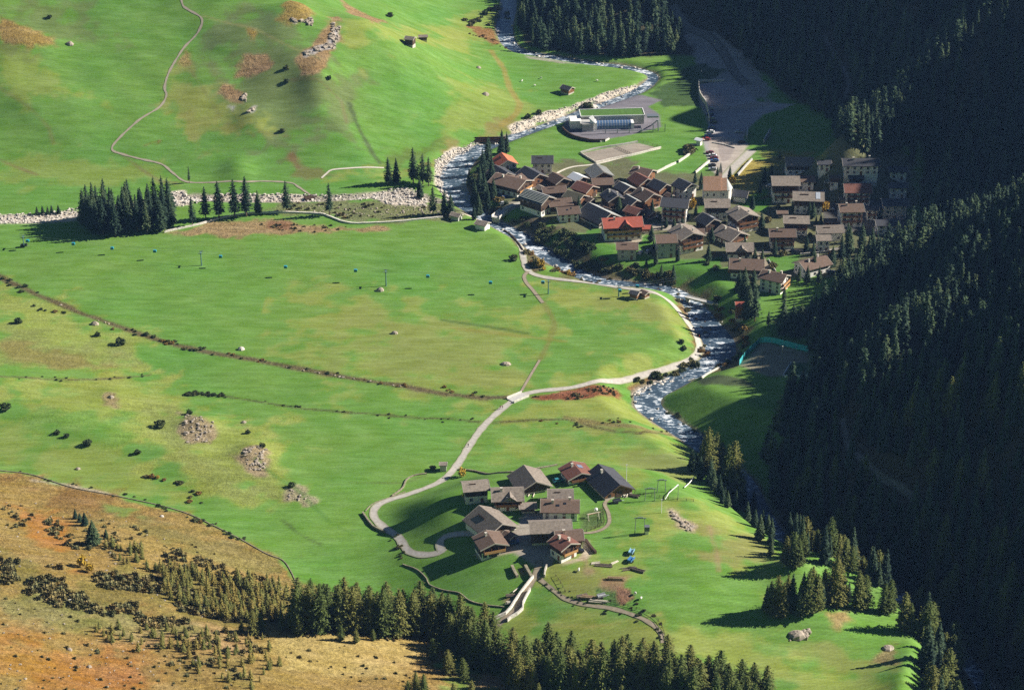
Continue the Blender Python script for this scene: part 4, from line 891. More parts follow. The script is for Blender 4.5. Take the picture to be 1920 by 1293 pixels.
for P, n, V_, s, lb, gp in (([(70, 578), (190, 602), (260, 627)], 14, V_BUSH + V_AUT[:1], .7, 'low bush in the upper field ditch near its left end', 'bushes in the upper ditch, left end'), ([(260, 626), (330, 647), (400, 662)], 24, V_BUSH + V_AUT[:1], .85, 'dark bush in the thick hedge of the upper field ditch', 'hedge in the upper ditch'),
                            ([(0, 520), (40, 538), (70, 553)], 12, V_BUSH + V_AUT, .8, 'brownish bush in the ditch at the left picture edge', 'bushes in the ditch at the left edge'), ([(420, 664), (620, 702), (760, 724), (950, 742)], 34, V_BUSH + V_AUT, .6, 'small scrubby bush in the upper field ditch left of the lane', 'scrub in the upper ditch'),
                            ([(350, 740), (420, 742)], 10, V_BUSH, .6, 'low dark bush at the start of the lower field ditch', 'bushes at the start of the lower ditch'), ([(480, 752), (640, 772), (770, 780), (895, 790)], 20, V_BUSH, .5, 'tiny dark bush along the lower field ditch', 'bushes along the lower ditch'), ([(1000, 789), (1100, 797), (1260, 815)], 22, V_BUSH + V_AUT, .5, 'low scrub bush along the ditch right of the lane', 'scrub right of the lane'),
                            ([(0, 705), (130, 712), (200, 710), (280, 703)], 16, V_BUSH, .5, 'low bush on the field edge at the left', 'bushes on the left field edge'), ([(275, 893), (310, 905), (345, 912), (362, 930), (375, 968), (385, 980)], 22, V_YEL[:1] + V_AUT + V_BUSH + V_OLIVE, .8, 'autumn coloured shrub in the curving line above the brown slope', 'autumn shrubs above the brown slope'),
                            ([(300, 950), (380, 978), (420, 1000), (462, 1012)], 24, V_BUSH, .7, 'dark bush on the wall between green field and brown slope', 'bushes on the field wall'), ([(20, 880), (140, 912), (220, 925), (290, 945)], 14, V_BUSH, .55, 'small bush on the left part of the field wall', 'bushes on the left field wall'),
                            ([(742, 1006), (748, 1025), (750, 1048)], 12, V_BUSH + V_OLIVE, .6, 'bush in the row outside the hairpin of the lane', 'bushes outside the hairpin'), ([(990, 476), (1005, 500), (1040, 508), (1075, 516)], 26, V_OLIVE + V_YEL[:1] + V_AUT, 1.0, 'autumn bush on the bank between lane and upper river', 'bushes between lane and river'),
                            ([(1080, 500), (1130, 505), (1200, 512), (1260, 520)], 34, V_OLIVE + V_BUSH, 1.1, 'olive bush on the river bank below the village gardens', 'bushes below the village gardens'), ([(1075, 522), (1130, 528), (1200, 536), (1250, 540)], 20, V_OLIVE + V_AUT, .65, 'low bush between the straight lane and the river', 'bushes along the straight lane'),
                            ([(1265, 545), (1275, 565), (1298, 590), (1322, 630), (1318, 665)], 36, V_AUT + V_OLIVE + V_AUT, .9, 'rusty bush between the curving lane and the river', 'bushes inside the river bend'), ([(1310, 680), (1280, 693), (1240, 710), (1190, 722)], 26, V_OLIVE + V_BUSH, 1.1, 'green bush between the lane and the gravelly river', 'bushes above the gravel bank'),
                            ([(1190, 745), (1215, 770), (1255, 800)], 14, V_AUT + V_OLIVE, .5, 'low rusty bush on the left bank of the lower river', 'bushes on the left lower bank'), ([(1335, 570), (1370, 605), (1395, 640), (1375, 675), (1340, 692)], 34, V_AUT + V_BUSH, 1.0, 'rusty bush on the right river bank by the sports pitch', 'bushes by the sports pitch'),
                            ([(1250, 775), (1290, 800), (1330, 825), (1350, 850)], 22, V_BUSH, .7, 'dark bush on the right bank of the lower river', 'bushes on the right lower bank'), ([(1370, 945), (1390, 955), (1410, 970), (1340, 930)], 14, V_AUT + V_OLIVE, 1.0, 'brownish bush at the foot of the narrow larches', 'bushes under the narrow larches'),
                            ([(885, 45), (905, 30), (930, 20), (945, 40)], 24, V_OLIVE + V_BUSH, 1.2, 'grey-green bush at the top river bend', 'bushes at the top river bend'), ([(890, 65), (920, 75), (945, 90)], 16, V_AUT, .6, 'rusty scrub bush on the left bank of the top river', 'scrub on the top river bank'), ([(1020, 1085), (1060, 1118), (1120, 1140), (1190, 1160)], 26, V_BUSH, .4, 'low dark bush lining the farm track', 'bushes lining the farm track'),
                            ([(1140, 1128), (1190, 1143), (1230, 1168), (1248, 1200)], 24, V_BUSH, .5, 'dark bush on the upper side of the farm track', 'bushes above the farm track'), ([(1050, 445), (1090, 460), (1105, 490), (1000, 430), (960, 415)], 44, V_BUSH + V_SPR[:0], 1.5, 'dark leafy bush on the shaded bank below the village', 'bushes on the shaded village bank'),
                            ([(885, 330), (910, 380), (930, 395), (915, 350)], 22, V_BUSH + V_AUT[:1], 1.5, 'dark bush under the conifers of the village river bank', 'bushes under the river bank conifers'), ([(1290, 290), (1280, 280), (1300, 285)], 6, V_AUT + V_OLIVE, 1.6, 'round brown tree-like bush left of the car park', 'bushes left of the car park')):
    nm_ = 'bush' if V_ in (V_BUSH,) or (lb.startswith('dark') or lb.startswith('low')) else 'shrub'
    GV = along(P, int(n * .8 + 1), 1.3 if s < 1.2 else 3.0); xs = sorted(q[0] for q in GV)
    for x, y in GV:
        e_ = random.uniform(.6, 1.3); k_ = s * e_ * (.8 if s < 1 else 1); k5 = min(4, sum(q < x for q in xs) * 5 // len(xs)); put_bush(V_, x, y, k_, ('larger ' if e_ > .95 else 'smaller ') + lb + (', far left', ', left', ', middle', ', right', ', far right')[k5], gp, nm_, nm_, random.uniform(.55, .95))
for u, v, wp, lb in ((1373, 346, 13, 'bright yellow small tree right of the church apse'), (1297, 392, 16, 'golden round small tree in front of the white arched house'), (1545, 396, 16, 'orange autumn tree beside the house with roof windows'), (155, 1062, 18, 'yellow autumn birch on the orange slope'), (168, 1072, 14, 'second yellow autumn birch on the orange slope'), (866, 893, 14, 'yellowish tall bush where the lane meets the hamlet'), (873, 934, 14, 'orange leafy tree left of the hamlet house'), (1082, 962, 10, 'orange bush at the corner of the low white house')):
    bush_px(V_YEL, u, v, wp, lb, sq=1.2, name='autumn_tree', cat='tree')
for u, v, hp, lb in ((176, 1020, 46, 'largest dark conifer on the brown slope'), (160, 985, 26, 'conifer above the largest one on the brown slope'), (142, 972, 20, 'small conifer at the top of the short line on the brown slope'), (150, 978, 18, 'small conifer second in the short line on the brown slope'), (200, 1010, 20, 'small conifer right of the largest one on the brown slope')):
    tree_px('pine_tree', V_SPR, u, v, hp, lb, wide=1.7)
for P, n, hh, lb, gp in (([(300, 1070), (420, 1080), (520, 1098), (548, 1118), (530, 1168), (410, 1160), (310, 1120)], 160, (3.6, 6.6), 'young larch of the thicket', 'young larch thicket'), ([(330, 1185), (470, 1178), (540, 1235), (480, 1300), (350, 1260)], 60, (2.5, 4.6), 'young larch below the thicket', 'young larches below the thicket'), ([(170, 1170), (330, 1180), (340, 1230), (200, 1215)], 26, (2.5, 4.5), 'young larch on the orange heath', 'young larches on the orange heath'), ([(160, 1000), (300, 1040), (360, 1080), (220, 1060)], 24, (2.5, 5), 'young larch above the thicket', 'young larches above the thicket')):
    GV = scatter(P, n, 1.6)
    for i, (x, y) in enumerate(GV):
        h = random.uniform(*hh); put_tree('young_larch', random.choice(V_YNG), x, y, h, sect(lb, GV, i, h, sum(hh) / 2), 'tree', gp, random.uniform(.9, 1.3), full=6.0)
vs, fs, rs, ts = [], [], [], []; base = 0
SB = [bush_arrays(1.0, 1.1, 90, s, .34) for s in (81, 82, 83)]
for P, n, s0 in (([(0, 1045), (160, 1075), (330, 1085), (450, 1165), (300, 1178), (120, 1140), (0, 1095)], 950, 1.05), ([(0, 925), (140, 960), (330, 1010), (520, 1090), (300, 1080), (150, 1030), (0, 985)], 200, .6), ([(0, 1110), (200, 1180), (420, 1230), (460, 1300), (0, 1300)], 110, .5), ([(180, 1000), (330, 1030), (520, 1090), (480, 1100), (300, 1070)], 140, .9), ([(0, 950), (60, 960), (160, 1010), (170, 1040), (60, 1000)], 70, .8), ([(330, 1180), (480, 1175), (540, 1240), (420, 1293), (300, 1250)], 120, .8), ([(560, 1195), (880, 1262), (760, 1290), (500, 1240)], 40, .5), ([(500, 400), (560, 380), (800, 385), (860, 405), (700, 412)], 70, .7), ([(440, 420), (600, 422), (700, 428), (560, 438)], 40, .6), ([(985, 745), (1080, 736), (1165, 728), (1160, 742), (1080, 749)], 90, .55), ([(1100, 480), (1230, 515), (1300, 530), (1110, 515)], 90, 1.1), ([(900, 1060), (1300, 905), (1440, 1020), (1480, 1085)], 0, 1)):
    for x, y in scatter(P, n, .9, 12) if n else []:
        if float(vnoise(np.array([x]), np.array([y]), 9, 131)[0]) < -.22 and s0 != .7 and s0 > .5: continue
        V, Fq, rn = SB[rng.integers(3)]; s = s0 * rng.uniform(.5, 1.4) ** 1.5
        vs.append(V * s * np.array([1, 1, .9]) + np.array([x, y, float(hz(x, y)) - .1])); fs.append(Fq + base); base += len(V); rs.append(rn); ts.append(np.full(len(V), rng.uniform(0, 1)))
me = mesh_np('scrub', np.vstack(vs), np.vstack(fs), [foliage_mat('scrub_leaves', [(.10, .11, .05), (.14, .135, .058), (.19, .16, .065), (.26, .18, .065)])])
a = me.attributes.new('rnd', 'FLOAT', 'POINT'); a.data.foreach_set('value', np.concatenate(rs).astype(np.float32))
a = me.attributes.new('treernd', 'FLOAT', 'POINT'); a.data.foreach_set('value', np.concatenate(ts).astype(np.float32))
tag(link('heath_scrub', me), 'low juniper and heath scrub on the brown slope and stream banks', 'scrub', kind='stuff')
# loose stones
def rock_arrays(seed):
    g = np.random.default_rng(seed)
    V = np.array([(x, y, z) for x in (-1, 1) for y in (-1, 1) for z in (-1, 1)], float) * g.uniform(.55, 1, (8, 3))
    V = np.vstack([V, [[0, 0, 1.15]]]); Fq = [(0, 1, 3, 2), (4, 6, 7, 5), (0, 4, 5, 1), (2, 3, 7, 6), (0, 2, 6, 4)]
    T3 = [(1, 5, 8, 8), (5, 7, 8, 8), (7, 3, 8, 8), (3, 1, 8, 8)]
    return V, Fq, T3
M_ROCK = mat('boulder_stone', (.52, .48, .43), .9, .3, .5, bump=.3)
RK = [rock_arrays(s) for s in range(6)]
def rocks(name, items, label, m=None):
    vs, fs = [], []
    for x, y, z, s in items:
        V, Fq, T3 = RK[rng.integers(6)]; a = rng.uniform(0, 6.28); c_, s_ = math.cos(a), math.sin(a); k = len(vs)
        sx, sy, sz = s * rng.uniform(.7, 1.3), s * rng.uniform(.7, 1.2), s * rng.uniform(.5, .9)
        for p in V: vs.append((x + (p[0] * sx * c_ - p[1] * sy * s_), y + (p[0] * sx * s_ + p[1] * sy * c_), z + p[2] * sz))
        for f in Fq: fs.append([k + q for q in f])
        for f in T3: fs.append([k + q for q in f[:3]])
    me = bpy.data.meshes.new(name); me.from_pydata(vs, [], fs); me.materials.append(m or M_ROCK)
    return tag(link(name, me), label, 'boulders', kind='stuff')
it = []
for P, n, s0 in (([(815, 300), (850, 280), (900, 262), (905, 272), (870, 290), (845, 310), (835, 345), (850, 375), (838, 380), (820, 350)], 420, .5), ([(955, 238), (1010, 215), (1080, 195), (1140, 172), (1190, 160), (1200, 168), (1150, 182), (1090, 202), (1020, 228), (965, 252)], 320, .42), ([(1185, 740), (1215, 722), (1260, 708), (1290, 700), (1280, 712), (1235, 728), (1215, 745)], 170, .6)):
    for x, y in scatter(P, n, .7, 12): it.append((x, y, float(hz(x, y)) + .1, s0 * rng.uniform(.4, 1.5)))
for k in range(150):
    p = RIVW[rng.integers(len(RIVW))]; e = (p[2] / 2 + .4) * rng.choice([-1, 1]) * rng.uniform(.55, 1.15); x, y = p[0] + e, p[1] + e * .3; it.append((x, y, max(float(hz(x, y)), p[3]) + .1, rng.uniform(.3, .9)))
rocks('river_boulders', it, 'pale boulders heaped along the banks and in the bed of the river')
it = []
for P, n, s0 in (([(320, 360), (345, 358), (360, 385), (330, 388)], 70, .6), ([(400, 363), (600, 366), (600, 378), (430, 378)], 160, .5), ([(680, 365), (760, 350), (800, 365), (800, 388), (720, 382)], 330, .45), ([(600, 366), (690, 364), (690, 376), (600, 376)], 60, .45), ([(0, 402), (80, 400), (145, 390), (150, 412), (60, 418), (0, 420)], 240, .45), ([(350, 370), (400, 365), (400, 378), (350, 385)], 60, .7)):
    for x, y in scatter(P, n, .6, 12): it.append((x, y, float(hz(x, y)) + .1, s0 * rng.uniform(.4, 1.5)))
rocks('streambed_boulders', it, 'pale boulders filling the dry side stream bed on the left')
it = []
for P, n, s0 in (([(0, 1110), (200, 1180), (420, 1230), (460, 1300), (0, 1300)], 90, .26), ([(0, 930), (200, 960), (420, 1060), (540, 1100), (440, 1170), (200, 1120), (0, 1050)], 80, .28), ([(340, 775), (405, 795), (385, 830), (350, 830)], 60, .55), ([(455, 840), (500, 840), (495, 886), (465, 880)], 60, .55), ([(542, 915), (585, 940), (540, 938)], 14, .5), ([(560, 385), (800, 388), (860, 405), (600, 405)], 110, .4), ([(1252, 955), (1300, 985), (1295, 1000), (1265, 972)], 30, .6), ([(70, 553), (150, 587), (260, 627), (150, 590)], 30, .5), ([(480, 677), (620, 704), (760, 726), (830, 740), (700, 716)], 60, .4),
                 ([(585, 35), (555, 42), (545, 34), (585, 48)], 40, .8), ([(625, 45), (638, 50), (630, 90), (575, 105), (570, 98), (615, 80)], 70, .8), ([(450, 185), (462, 175), (462, 192)], 16, .9), ([(462, 212), (478, 200), (474, 210)], 10, .8), ([(1480, 1185), (1520, 1180), (1515, 1195), (1480, 1200)], 20, .7), ([(925, 745), (850, 735), (950, 748)], 20, .5)):
    for x, y in scatter(P, n, .5, 12): it.append((x, y, float(hz(x, y)) + .05, s0 * rng.uniform(.35, 1.5)))
rocks('hillside_stones', it, 'scattered grey stones on the slopes, outcrops and in the ditches', mat('hill_stone', (.34, .29, .235), .9, .3, .5, bump=.3))
def boulder(u, v, wp, label, hsc=.8, m=None):
    x, y, z = hit1(u, v); s = wp / (FPX / math.hypot(y, CAMZ - z)) / 2
    b = MB(); g = random.Random(int(u * v)); n = 9; rings = [(0, -.4), (1.0, -.3), (1.02, .15), (.8, .6), (.35, .9), (0, .95)]
    V = []; Fq = []
    for i, (rr, zz) in enumerate(rings):
        for k in range(n):
            a = 2 * math.pi * k / n; q = rr * g.uniform(.8, 1.12); V.append((s * q * math.cos(a), s * q * math.sin(a) * .8, s * hsc * (zz + g.uniform(-.08, .08))))
    for i in range(5):
        for k in range(n): Fq.append((i * n + k, i * n + (k + 1) % n, (i + 1) * n + (k + 1) % n, (i + 1) * n + k))
    b.add(V, Fq, m or (MATS['hill_stone'] if 'pale' not in label and 'white' not in label else M_ROCK)); o = b.obj('boulder', None, loc=(x, y, z)); return tag(o, label, 'boulder')
for u, v, wp, lb in ((713, 545, 17, 'grey boulder in the big meadow beside the middle lift pylon'), (740, 625, 13, 'flat grey stone in the yellowish middle of the big meadow'), (948, 683, 20, 'low flat outcrop in the big meadow near the faint track'), (452, 655, 14, 'pale boulder with a dark bush at the upper edge of the ditch'), (178, 608, 16, 'tan round boulder at the ditch by the left slope'), (1108, 202, 26, 'very large pale boulder on the river bank below the wooden hut'), (897, 128, 10, 'brownish rock standing in the hillside meadow'),
                     (910, 178, 14, 'grey rock lower in the hillside meadow'), (130, 1062 + 65, 12, 'pale stone among the dark scrub of the brown slope'), (130, 1218, 12, 'round grey stone on the orange heath'), (167, 1250, 11, 'whitish round stone on the orange heath'), (870, 872, 0.1, ''), (146, 879, 10, 'dark block in the green field at the left'), (131, 83, 14, 'flat grey rock high on the left mountainside'), (303, 968, 9, 'pale stone in the ditch line'), (1495, 1190, 34, 'dark overhanging rock in the grassy knoll'), (853, 350, 0.1, ''),
                     (208, 745, 12, 'grey rock rib on the left pasture'), (457, 792, 10, 'narrow brown rock above the right outcrop'), (1665, 1215, 24, 'rusty rock at the shaded edge of the lower right meadow')):
    if wp > 1: boulder(u, v, wp, lb, .5 if wp > 17 else .8)
# ---------------------------------------------------------------- buildings
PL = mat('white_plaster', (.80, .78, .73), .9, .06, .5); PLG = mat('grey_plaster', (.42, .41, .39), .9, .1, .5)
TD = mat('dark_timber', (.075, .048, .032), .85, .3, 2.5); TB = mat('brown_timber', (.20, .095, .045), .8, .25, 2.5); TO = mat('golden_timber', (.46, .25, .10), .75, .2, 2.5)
GLASS = mat('window_glass', (.02, .025, .035), .12, .0, 1, spec=.6); FRM = mat('window_frame_white', (.62, .60, .55), .6, .05); FRB = mat('window_frame_brown', (.16, .08, .04), .7, .1)
ROOF = {'slate': mat('roof_slate', (.058, .060, .070), .7, .18, 1.5, rnd=.15), 'grey': mat('roof_shingle_grey', (.22, .185, .155), .9, .3, 1.3, rnd=.15), 'brown': mat('roof_tile_brown', (.135, .092, .07), .85, .2, 1.3, rnd=.15), 'redbrown': mat('roof_tile_redbrown', (.17, .075, .055), .8, .2, 1.3, rnd=.1),
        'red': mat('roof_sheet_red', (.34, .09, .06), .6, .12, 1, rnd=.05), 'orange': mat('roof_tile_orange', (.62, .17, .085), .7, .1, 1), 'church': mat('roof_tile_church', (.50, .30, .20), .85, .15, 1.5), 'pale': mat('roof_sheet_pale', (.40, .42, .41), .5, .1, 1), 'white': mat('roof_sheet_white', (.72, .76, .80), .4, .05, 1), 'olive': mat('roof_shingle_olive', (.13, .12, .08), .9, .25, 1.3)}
FASC = mat('roof_fascia', (.42, .38, .33), .7, .1); FASD = mat('roof_fascia_dark', (.10, .07, .05), .8, .1)
SOLAR = mat('solar_glass', (.10, .17, .30), .12, .1, 3, spec=.9); SKYL = mat('skylight_glass', (.45, .50, .58), .2, .1, 3, spec=.8); STONEM = mat('wall_stone', (.50, .46, .40), .9, .25, 1.5, bump=.4); CONC = mat('concrete', (.46, .45, .43), .85, .12, .8); CHIM = mat('chimney_plaster', (.62, .58, .52), .9, .1)
METAL = mat('galvanised_steel', (.30, .33, .36), .45, .1, 2, metal=.6); WHITE = mat('white_paint', (.8, .8, .78), .5, .04)
def window_mesh(name, w, h, fr):
    b = MB(); b.box(-w / 2 - .1, w / 2 + .1, -.06, .02, -.1, h + .1, fr); b.box(-w / 2, w / 2, -.08, -.05, 0, h, GLASS); b.box(-.04, .04, -.10, -.06, 0, h, fr); return b.mesh(name)
WIN = {'w': window_mesh('window', 1.05, 1.25, FRM), 'b': window_mesh('window', 1.05, 1.25, FRB), 's': window_mesh('window', .6, .6, FRB)}
b = MB(); b.box(-.55, .55, -.07, .02, 0, 2.05, FRB); b.box(-.4, .4, -.09, -.05, .1, 1.95, TB); DOOR = b.mesh('door')
b = MB(); b.box(-1.3, 1.3, -.07, .02, 0, 2.5, FRB); b.box(-1.2, 1.2, -.10, -.05, .05, 2.4, TD); BARN = b.mesh('barn_door')
REG = {'H': (820, 860, 4.571), 'V': (860, 240, 5.0526), 'W': (1200, 260, 5.0526), 'X': (1340, 280, 4.618), 'P': (1020, 60, 4.0), 'F': (0, 0, 1), 'Q': (880, 400, 4.3636), 'S': (1380, 440, 4.617)}
def bb(reg, a):
    ox, oy, f = REG[reg]
    return [ox + a[0] / f, oy + a[1] / f, ox + a[2] / f, oy + a[3] / f]
def house_pts(w, L, he, pitch, oh):
    r = he + w / 2 * math.tan(pitch); q = w / 2 + oh; zl = he - oh * math.tan(pitch)
    P = [(sx * L / 2, sy * w / 2, 0) for sx in (-1, 1) for sy in (-1, 1)]
    P += [(sx * (L / 2 + oh), sy * q, zl) for sx in (-1, 1) for sy in (-1, 1)] + [(sx * (L / 2 + oh), 0, r + .3) for sx in (-1, 1)]
    return np.array(P)
def fit(B, psi, ratio, he, pitch, oh=.9):
    c, s = math.cos(psi), math.sin(psi)
    u = (B[0] + B[2]) / 2; v = B[3] - (B[3] - B[1]) * .35
    cx, cy, cz = hit1(u, v); dist = math.hypot(cy, CAMZ - cz)
    w = (B[2] - B[0]) / (FPX / dist) / (abs(c) * ratio + abs(s)); hv = he or 5.0
    for _ in range(40):
        P = house_pts(w, w * ratio, hv, pitch, oh); cz = float(hz(cx, cy))
        Q = np.stack([P[:, 0] * c - P[:, 1] * s + cx, P[:, 0] * s + P[:, 1] * c + cy, P[:, 2] + cz], 1)
        a, b_ = proj(Q); u0, u1, v0, v1 = a.min(), a.max(), b_.min(), b_.max(); ppm = FPX / dist
        w *= 1 + .6 * ((B[2] - B[0]) / (u1 - u0) - 1)
        cx += .6 * ((B[0] + B[2]) / 2 - (u0 + u1) / 2) / ppm
        if he is None:
            hv = min(9.5, max(2.3, hv + .5 * ((B[3] - B[1]) - (v1 - v0)) / ppm)); cy -= .5 * (B[3] - v1) / (ppm * .46)
            if hv in (9.5, 2.3): cy -= .2 * ((B[1] + B[3]) / 2 - (v0 + v1) / 2) / (ppm * .46)
        else: cy -= .5 * (B[1] - v0) / (ppm * .46)
        dist = math.hypot(cy, CAMZ - cz)
    return cx, cy, cz, w, w * ratio, hv
HOUSES = []
def house(name, reg, box, psi, ratio, he, pitch, roof, style, label, opt='', cat='house', group=None, oh=.9):
    B = bb(reg, box); g_ = .04 * (B[2] - B[0]) if reg in 'VWXH' else 0; B = [B[0] - g_, B[1] - g_ * .4, B[2] + g_, B[3] + g_ * .3]; psi = R(psi); pitch = R(pitch)
    cx, cy, cz, w, L, hv = fit(B, psi, ratio, he, pitch, oh)
    HOUSES.append((cx, cy, max(w, L) / 2))
    c, s = math.cos(psi), math.sin(psi)
    cz = max(cz, min(float(hz(cx + dx * c * L / 2 - dy * s * w / 2, cy + dx * s * L / 2 + dy * c * w / 2)) for dx in (-1, 1) for dy in (-1, 1)))
    root = empty(name, (cx, cy, cz), psi); tag(root, label, cat, group)
    tp = math.tan(pitch); rid = hv + w / 2 * tp; tn = opt.split()
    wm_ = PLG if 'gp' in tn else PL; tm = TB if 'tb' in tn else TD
    hb = {'white': hv, 'mix': min(hv * .52, 3.2) if hv < 6.5 else hv * .55, 'timber': .8, 'base': min(2.6, hv * .5)}[style]
    b = MB(); b.box(-L / 2, L / 2, -w / 2, w / 2, -4, hb, wm_ if style != 'timber' else STONEM)
    if style == 'white' and 'tg' not in tn:
        b.prism([(-w / 2, hb), (w / 2, hb), (0, rid)], -L / 2, L / 2, wm_)
    b.obj('wall', root)
    if style != 'white' or 'tg' in tn:
        e = .05; b = MB(); h0 = hb + .003
        prof = [(-w / 2 - e, h0), (w / 2 + e, h0), (w / 2 + e, max(hv, h0 + .01)), (0, rid), (-w / 2 - e, max(hv, h0 + .01))] if style != 'white' else [(-w / 2 - e, h0), (w / 2 + e, h0), (0, rid)]
        b.prism(prof, -L / 2 - e, L / 2 + e, tm); b.obj('timber_wall', root)
    # roof: two slabs with eaves, one mesh, with barge boards
    th = .28; q = w / 2 + oh; zl = hv - oh * tp; x1 = L / 2 + oh
    b = MB(); rm = ROOF[roof]
    b.prism([(-q, zl + .02), (0, rid + .02), (0, rid + th + .02), (-q, zl + th + .02)], -x1, x1, rm)
    r2 = ROOF[[k[2:] for k in tn if k.startswith('r2')][0]] if any(k.startswith('r2') for k in tn) else rm  # a paler sunward slope puts sunlight into the roof colour
    b.prism([(q, zl + .02), (q, zl + th + .02), (.003, rid + th + .02), (.003, rid + .02)], -x1, x1, r2)
    if 'rows' in tn:
        for k in range(1, 7):
            yy = q * k / 7.5
            for sy in (-1, 1): b.box(-x1 + .2, x1 - .2, sy * yy - .12, sy * yy + .12, rid - yy * tp + th - .1, rid - yy * tp + th + .22, ROOF['pale'])
    if 'planks' in tn:
        for k in range(13):
            xx = -x1 + (k + .5) * 2 * x1 / 13
            for sy in (-1, 1): b.prism([(sy * .2, rid + th), (sy * q, zl + th + .02), (sy * q, zl + th + .16), (sy * .2, rid + th + .12)][::sy], xx - .18, xx + .18, ROOF['pale'])
    rf = b.obj('roof', root)
    fm = FASD if 'df' in tn else FASC
    for sx in (-1, 1):
        b = MB()
        for sy in (-1, 1):
            xa, xb = (x1 + .01, x1 + .12) if sx > 0 else (-x1 - .12, -x1 - .01)
            b.prism([(sy * (q + .05), zl - .12), (sy * .004, rid - .12), (sy * .004, rid + th + .08), (sy * (q + .05), zl + th + .06)], xa, xb, fm)
        b.obj('barge_board', rf)
    nch = 0 if 'nc' in tn else (2 if 'c2' in tn else 1)
    for k in range(nch):
        px = (-.22 + .5 * k) * L; py = (.14 if k % 2 else -.12) * w; z0 = rid - abs(py) * tp
        b = MB(); b.box(px - .4, px + .4, py - .35, py + .35, z0 - .3, z0 + 1.5, CHIM); b.box(px - .5, px + .5, py - .45, py + .45, z0 + 1.5, z0 + 1.64, STONEM); b.obj('chimney', rf)
    def onroof(nm, xa, xb, ya, yb, m, h=.10, grid=0):
        b = MB(); f = lambda y: rid - abs(y) * tp + th + .03
        b.prism([(ya, f(ya)), (yb, f(yb)), (yb, f(yb) + h), (ya, f(ya) + h)], xa, xb, m)
        for g in range(1, grid):
            xx = xa + (xb - xa) * g / grid; b.prism([(ya, f(ya) + h - .02), (yb, f(yb) + h - .02), (yb, f(yb) + h + .03), (ya, f(ya) + h + .03)], xx - .05, xx + .05, FRM)
        b.obj(nm, rf)
    for t in tn:
        if t == 'solR': onroof('solar_panel', -L * .28, L * .02, w * .08, w * .3, SOLAR, grid=4)
        if t == 'solE': onroof('solar_panel', L * .26, L * .42, -w * .44, -w * .03, SKYL, grid=3)
        if t == 'solL': onroof('solar_panel', -L * .12, L * .1, w * .12, w * .4, SKYL, grid=3)
        if t == 'sky': onroof('skylight', -L * .12, -L * .02, -w * .3, -w * .2, GLASS); onroof('skylight', L * .1, L * .18, -w * .2, -w * .1, GLASS)
        if t == 'slit': onroof('snow_rail', -L * .3, L * .0, -w * .22, -w * .19, TD, .35)
    # dormer gable across the long side that faces the viewer
    for sgn, key in ((-1, 'cross'), (1, 'crossb')):
        if key in tn:
            dw = min(w, L) * .42; dx = L * .08; e = w / 2 + .35; top = rid - .5; zb = hv - .3; dt = (top - hv) / (dw / 2 + .4)
            b = MB(); b.prism([(dx - dw / 2, zb - 2.2), (dx + dw / 2, zb - 2.2), (dx + dw / 2, top - dt * (dw / 2)), (dx, top), (dx - dw / 2, top - dt * (dw / 2))], *sorted((sgn * w * .05, sgn * e)), tm, axis='y')
            dg = b.obj('cross_gable', root); b = MB(); qq = dw / 2 + .7; zq = top - dt * qq
            for sx in (-1, 1): b.prism([(dx + sx * qq, zq), (dx + sx * .002, top), (dx + sx * .002, top + .25), (dx + sx * qq, zq + .25)], *sorted((0, sgn * (e + .8))), rm, axis='y')
            b.obj('roof', dg)
            for k in (-.2, .2):
                wi = link('window', WIN['w'], dg); wi.location = (dx + k * dw, sgn * (e + .0), hv + .1); wi.rotation_euler = (0, 0, 0 if sgn < 0 else math.pi)
    # openings on the sides one can see
    fl = 1 if hv < 3.6 else 2 if hv < 6.4 else 3
    for (nx_, ny_, half, span) in ((1, 0, L / 2, w), (-1, 0, L / 2, w), (0, -1, w / 2, L), (0, 1, w / 2, L)):
        wy = nx_ * s + ny_ * c
        if wy > .25 or 'nw' in tn: continue
        ang = math.atan2(ny_, nx_) + math.pi / 2
        n = max(2, int(span / 2.9))
        for f in range(fl):
            z0 = 1.0 + f * min(2.75, (hv - .9) / fl); wd_ = style != 'white' and z0 > hb - .6
            if style == 'timber' and 'tb' not in tn and n > 3 and f != 1: continue
            for k in range(n):
                if random.random() < (.12 if style != 'timber' else .5): continue
                a = (k + .5) / n * span - span / 2
                if f == 0 and k == n // 2:
                    o = link('door', BARN if style == 'timber' else DOOR, root); zz = .02
                else:
                    o = link('window', WIN['b' if wd_ else 'w'], root); zz = z0
                off = half + (.06 if (wd_ or f) and style != 'white' else .01)
                o.location = (nx_ * off - ny_ * a * 1.0, ny_ * off + nx_ * a, zz); o.rotation_euler = (0, 0, ang)
        isg = nx_ != 0
        if ('bal' in tn and isg) or ('lbal' in tn and not isg):
            for f in range(1, max(2, fl)):
                z0 = f * min(2.75, (hv - .5) / max(2, fl)) + .35; sp = span * .88; d1 = 1.25
                b = MB(); M4 = Matrix.Rotation(ang, 4, 'Z'); 
                b.box(-sp / 2, sp / 2, -half - d1, -half - .07, z0 - .15, z0, TB)
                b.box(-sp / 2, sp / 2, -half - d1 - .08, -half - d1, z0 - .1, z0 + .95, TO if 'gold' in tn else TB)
                for e in (-1, 1): b.box(e * sp / 2 - .05, e * sp / 2 + .05, -half - d1, -half - .07, z0, z0 + .95, TB)
                for e in (-.5, -.17, .17, .5): b.box(e * sp - .07, e * sp + .07, -half - d1 + .02, -half - d1 + .14, z0 + .95, min(hv, z0 + 2.5), TB)
                me = b.mesh('balcony'); me.transform(M4); link('balcony', me, root)
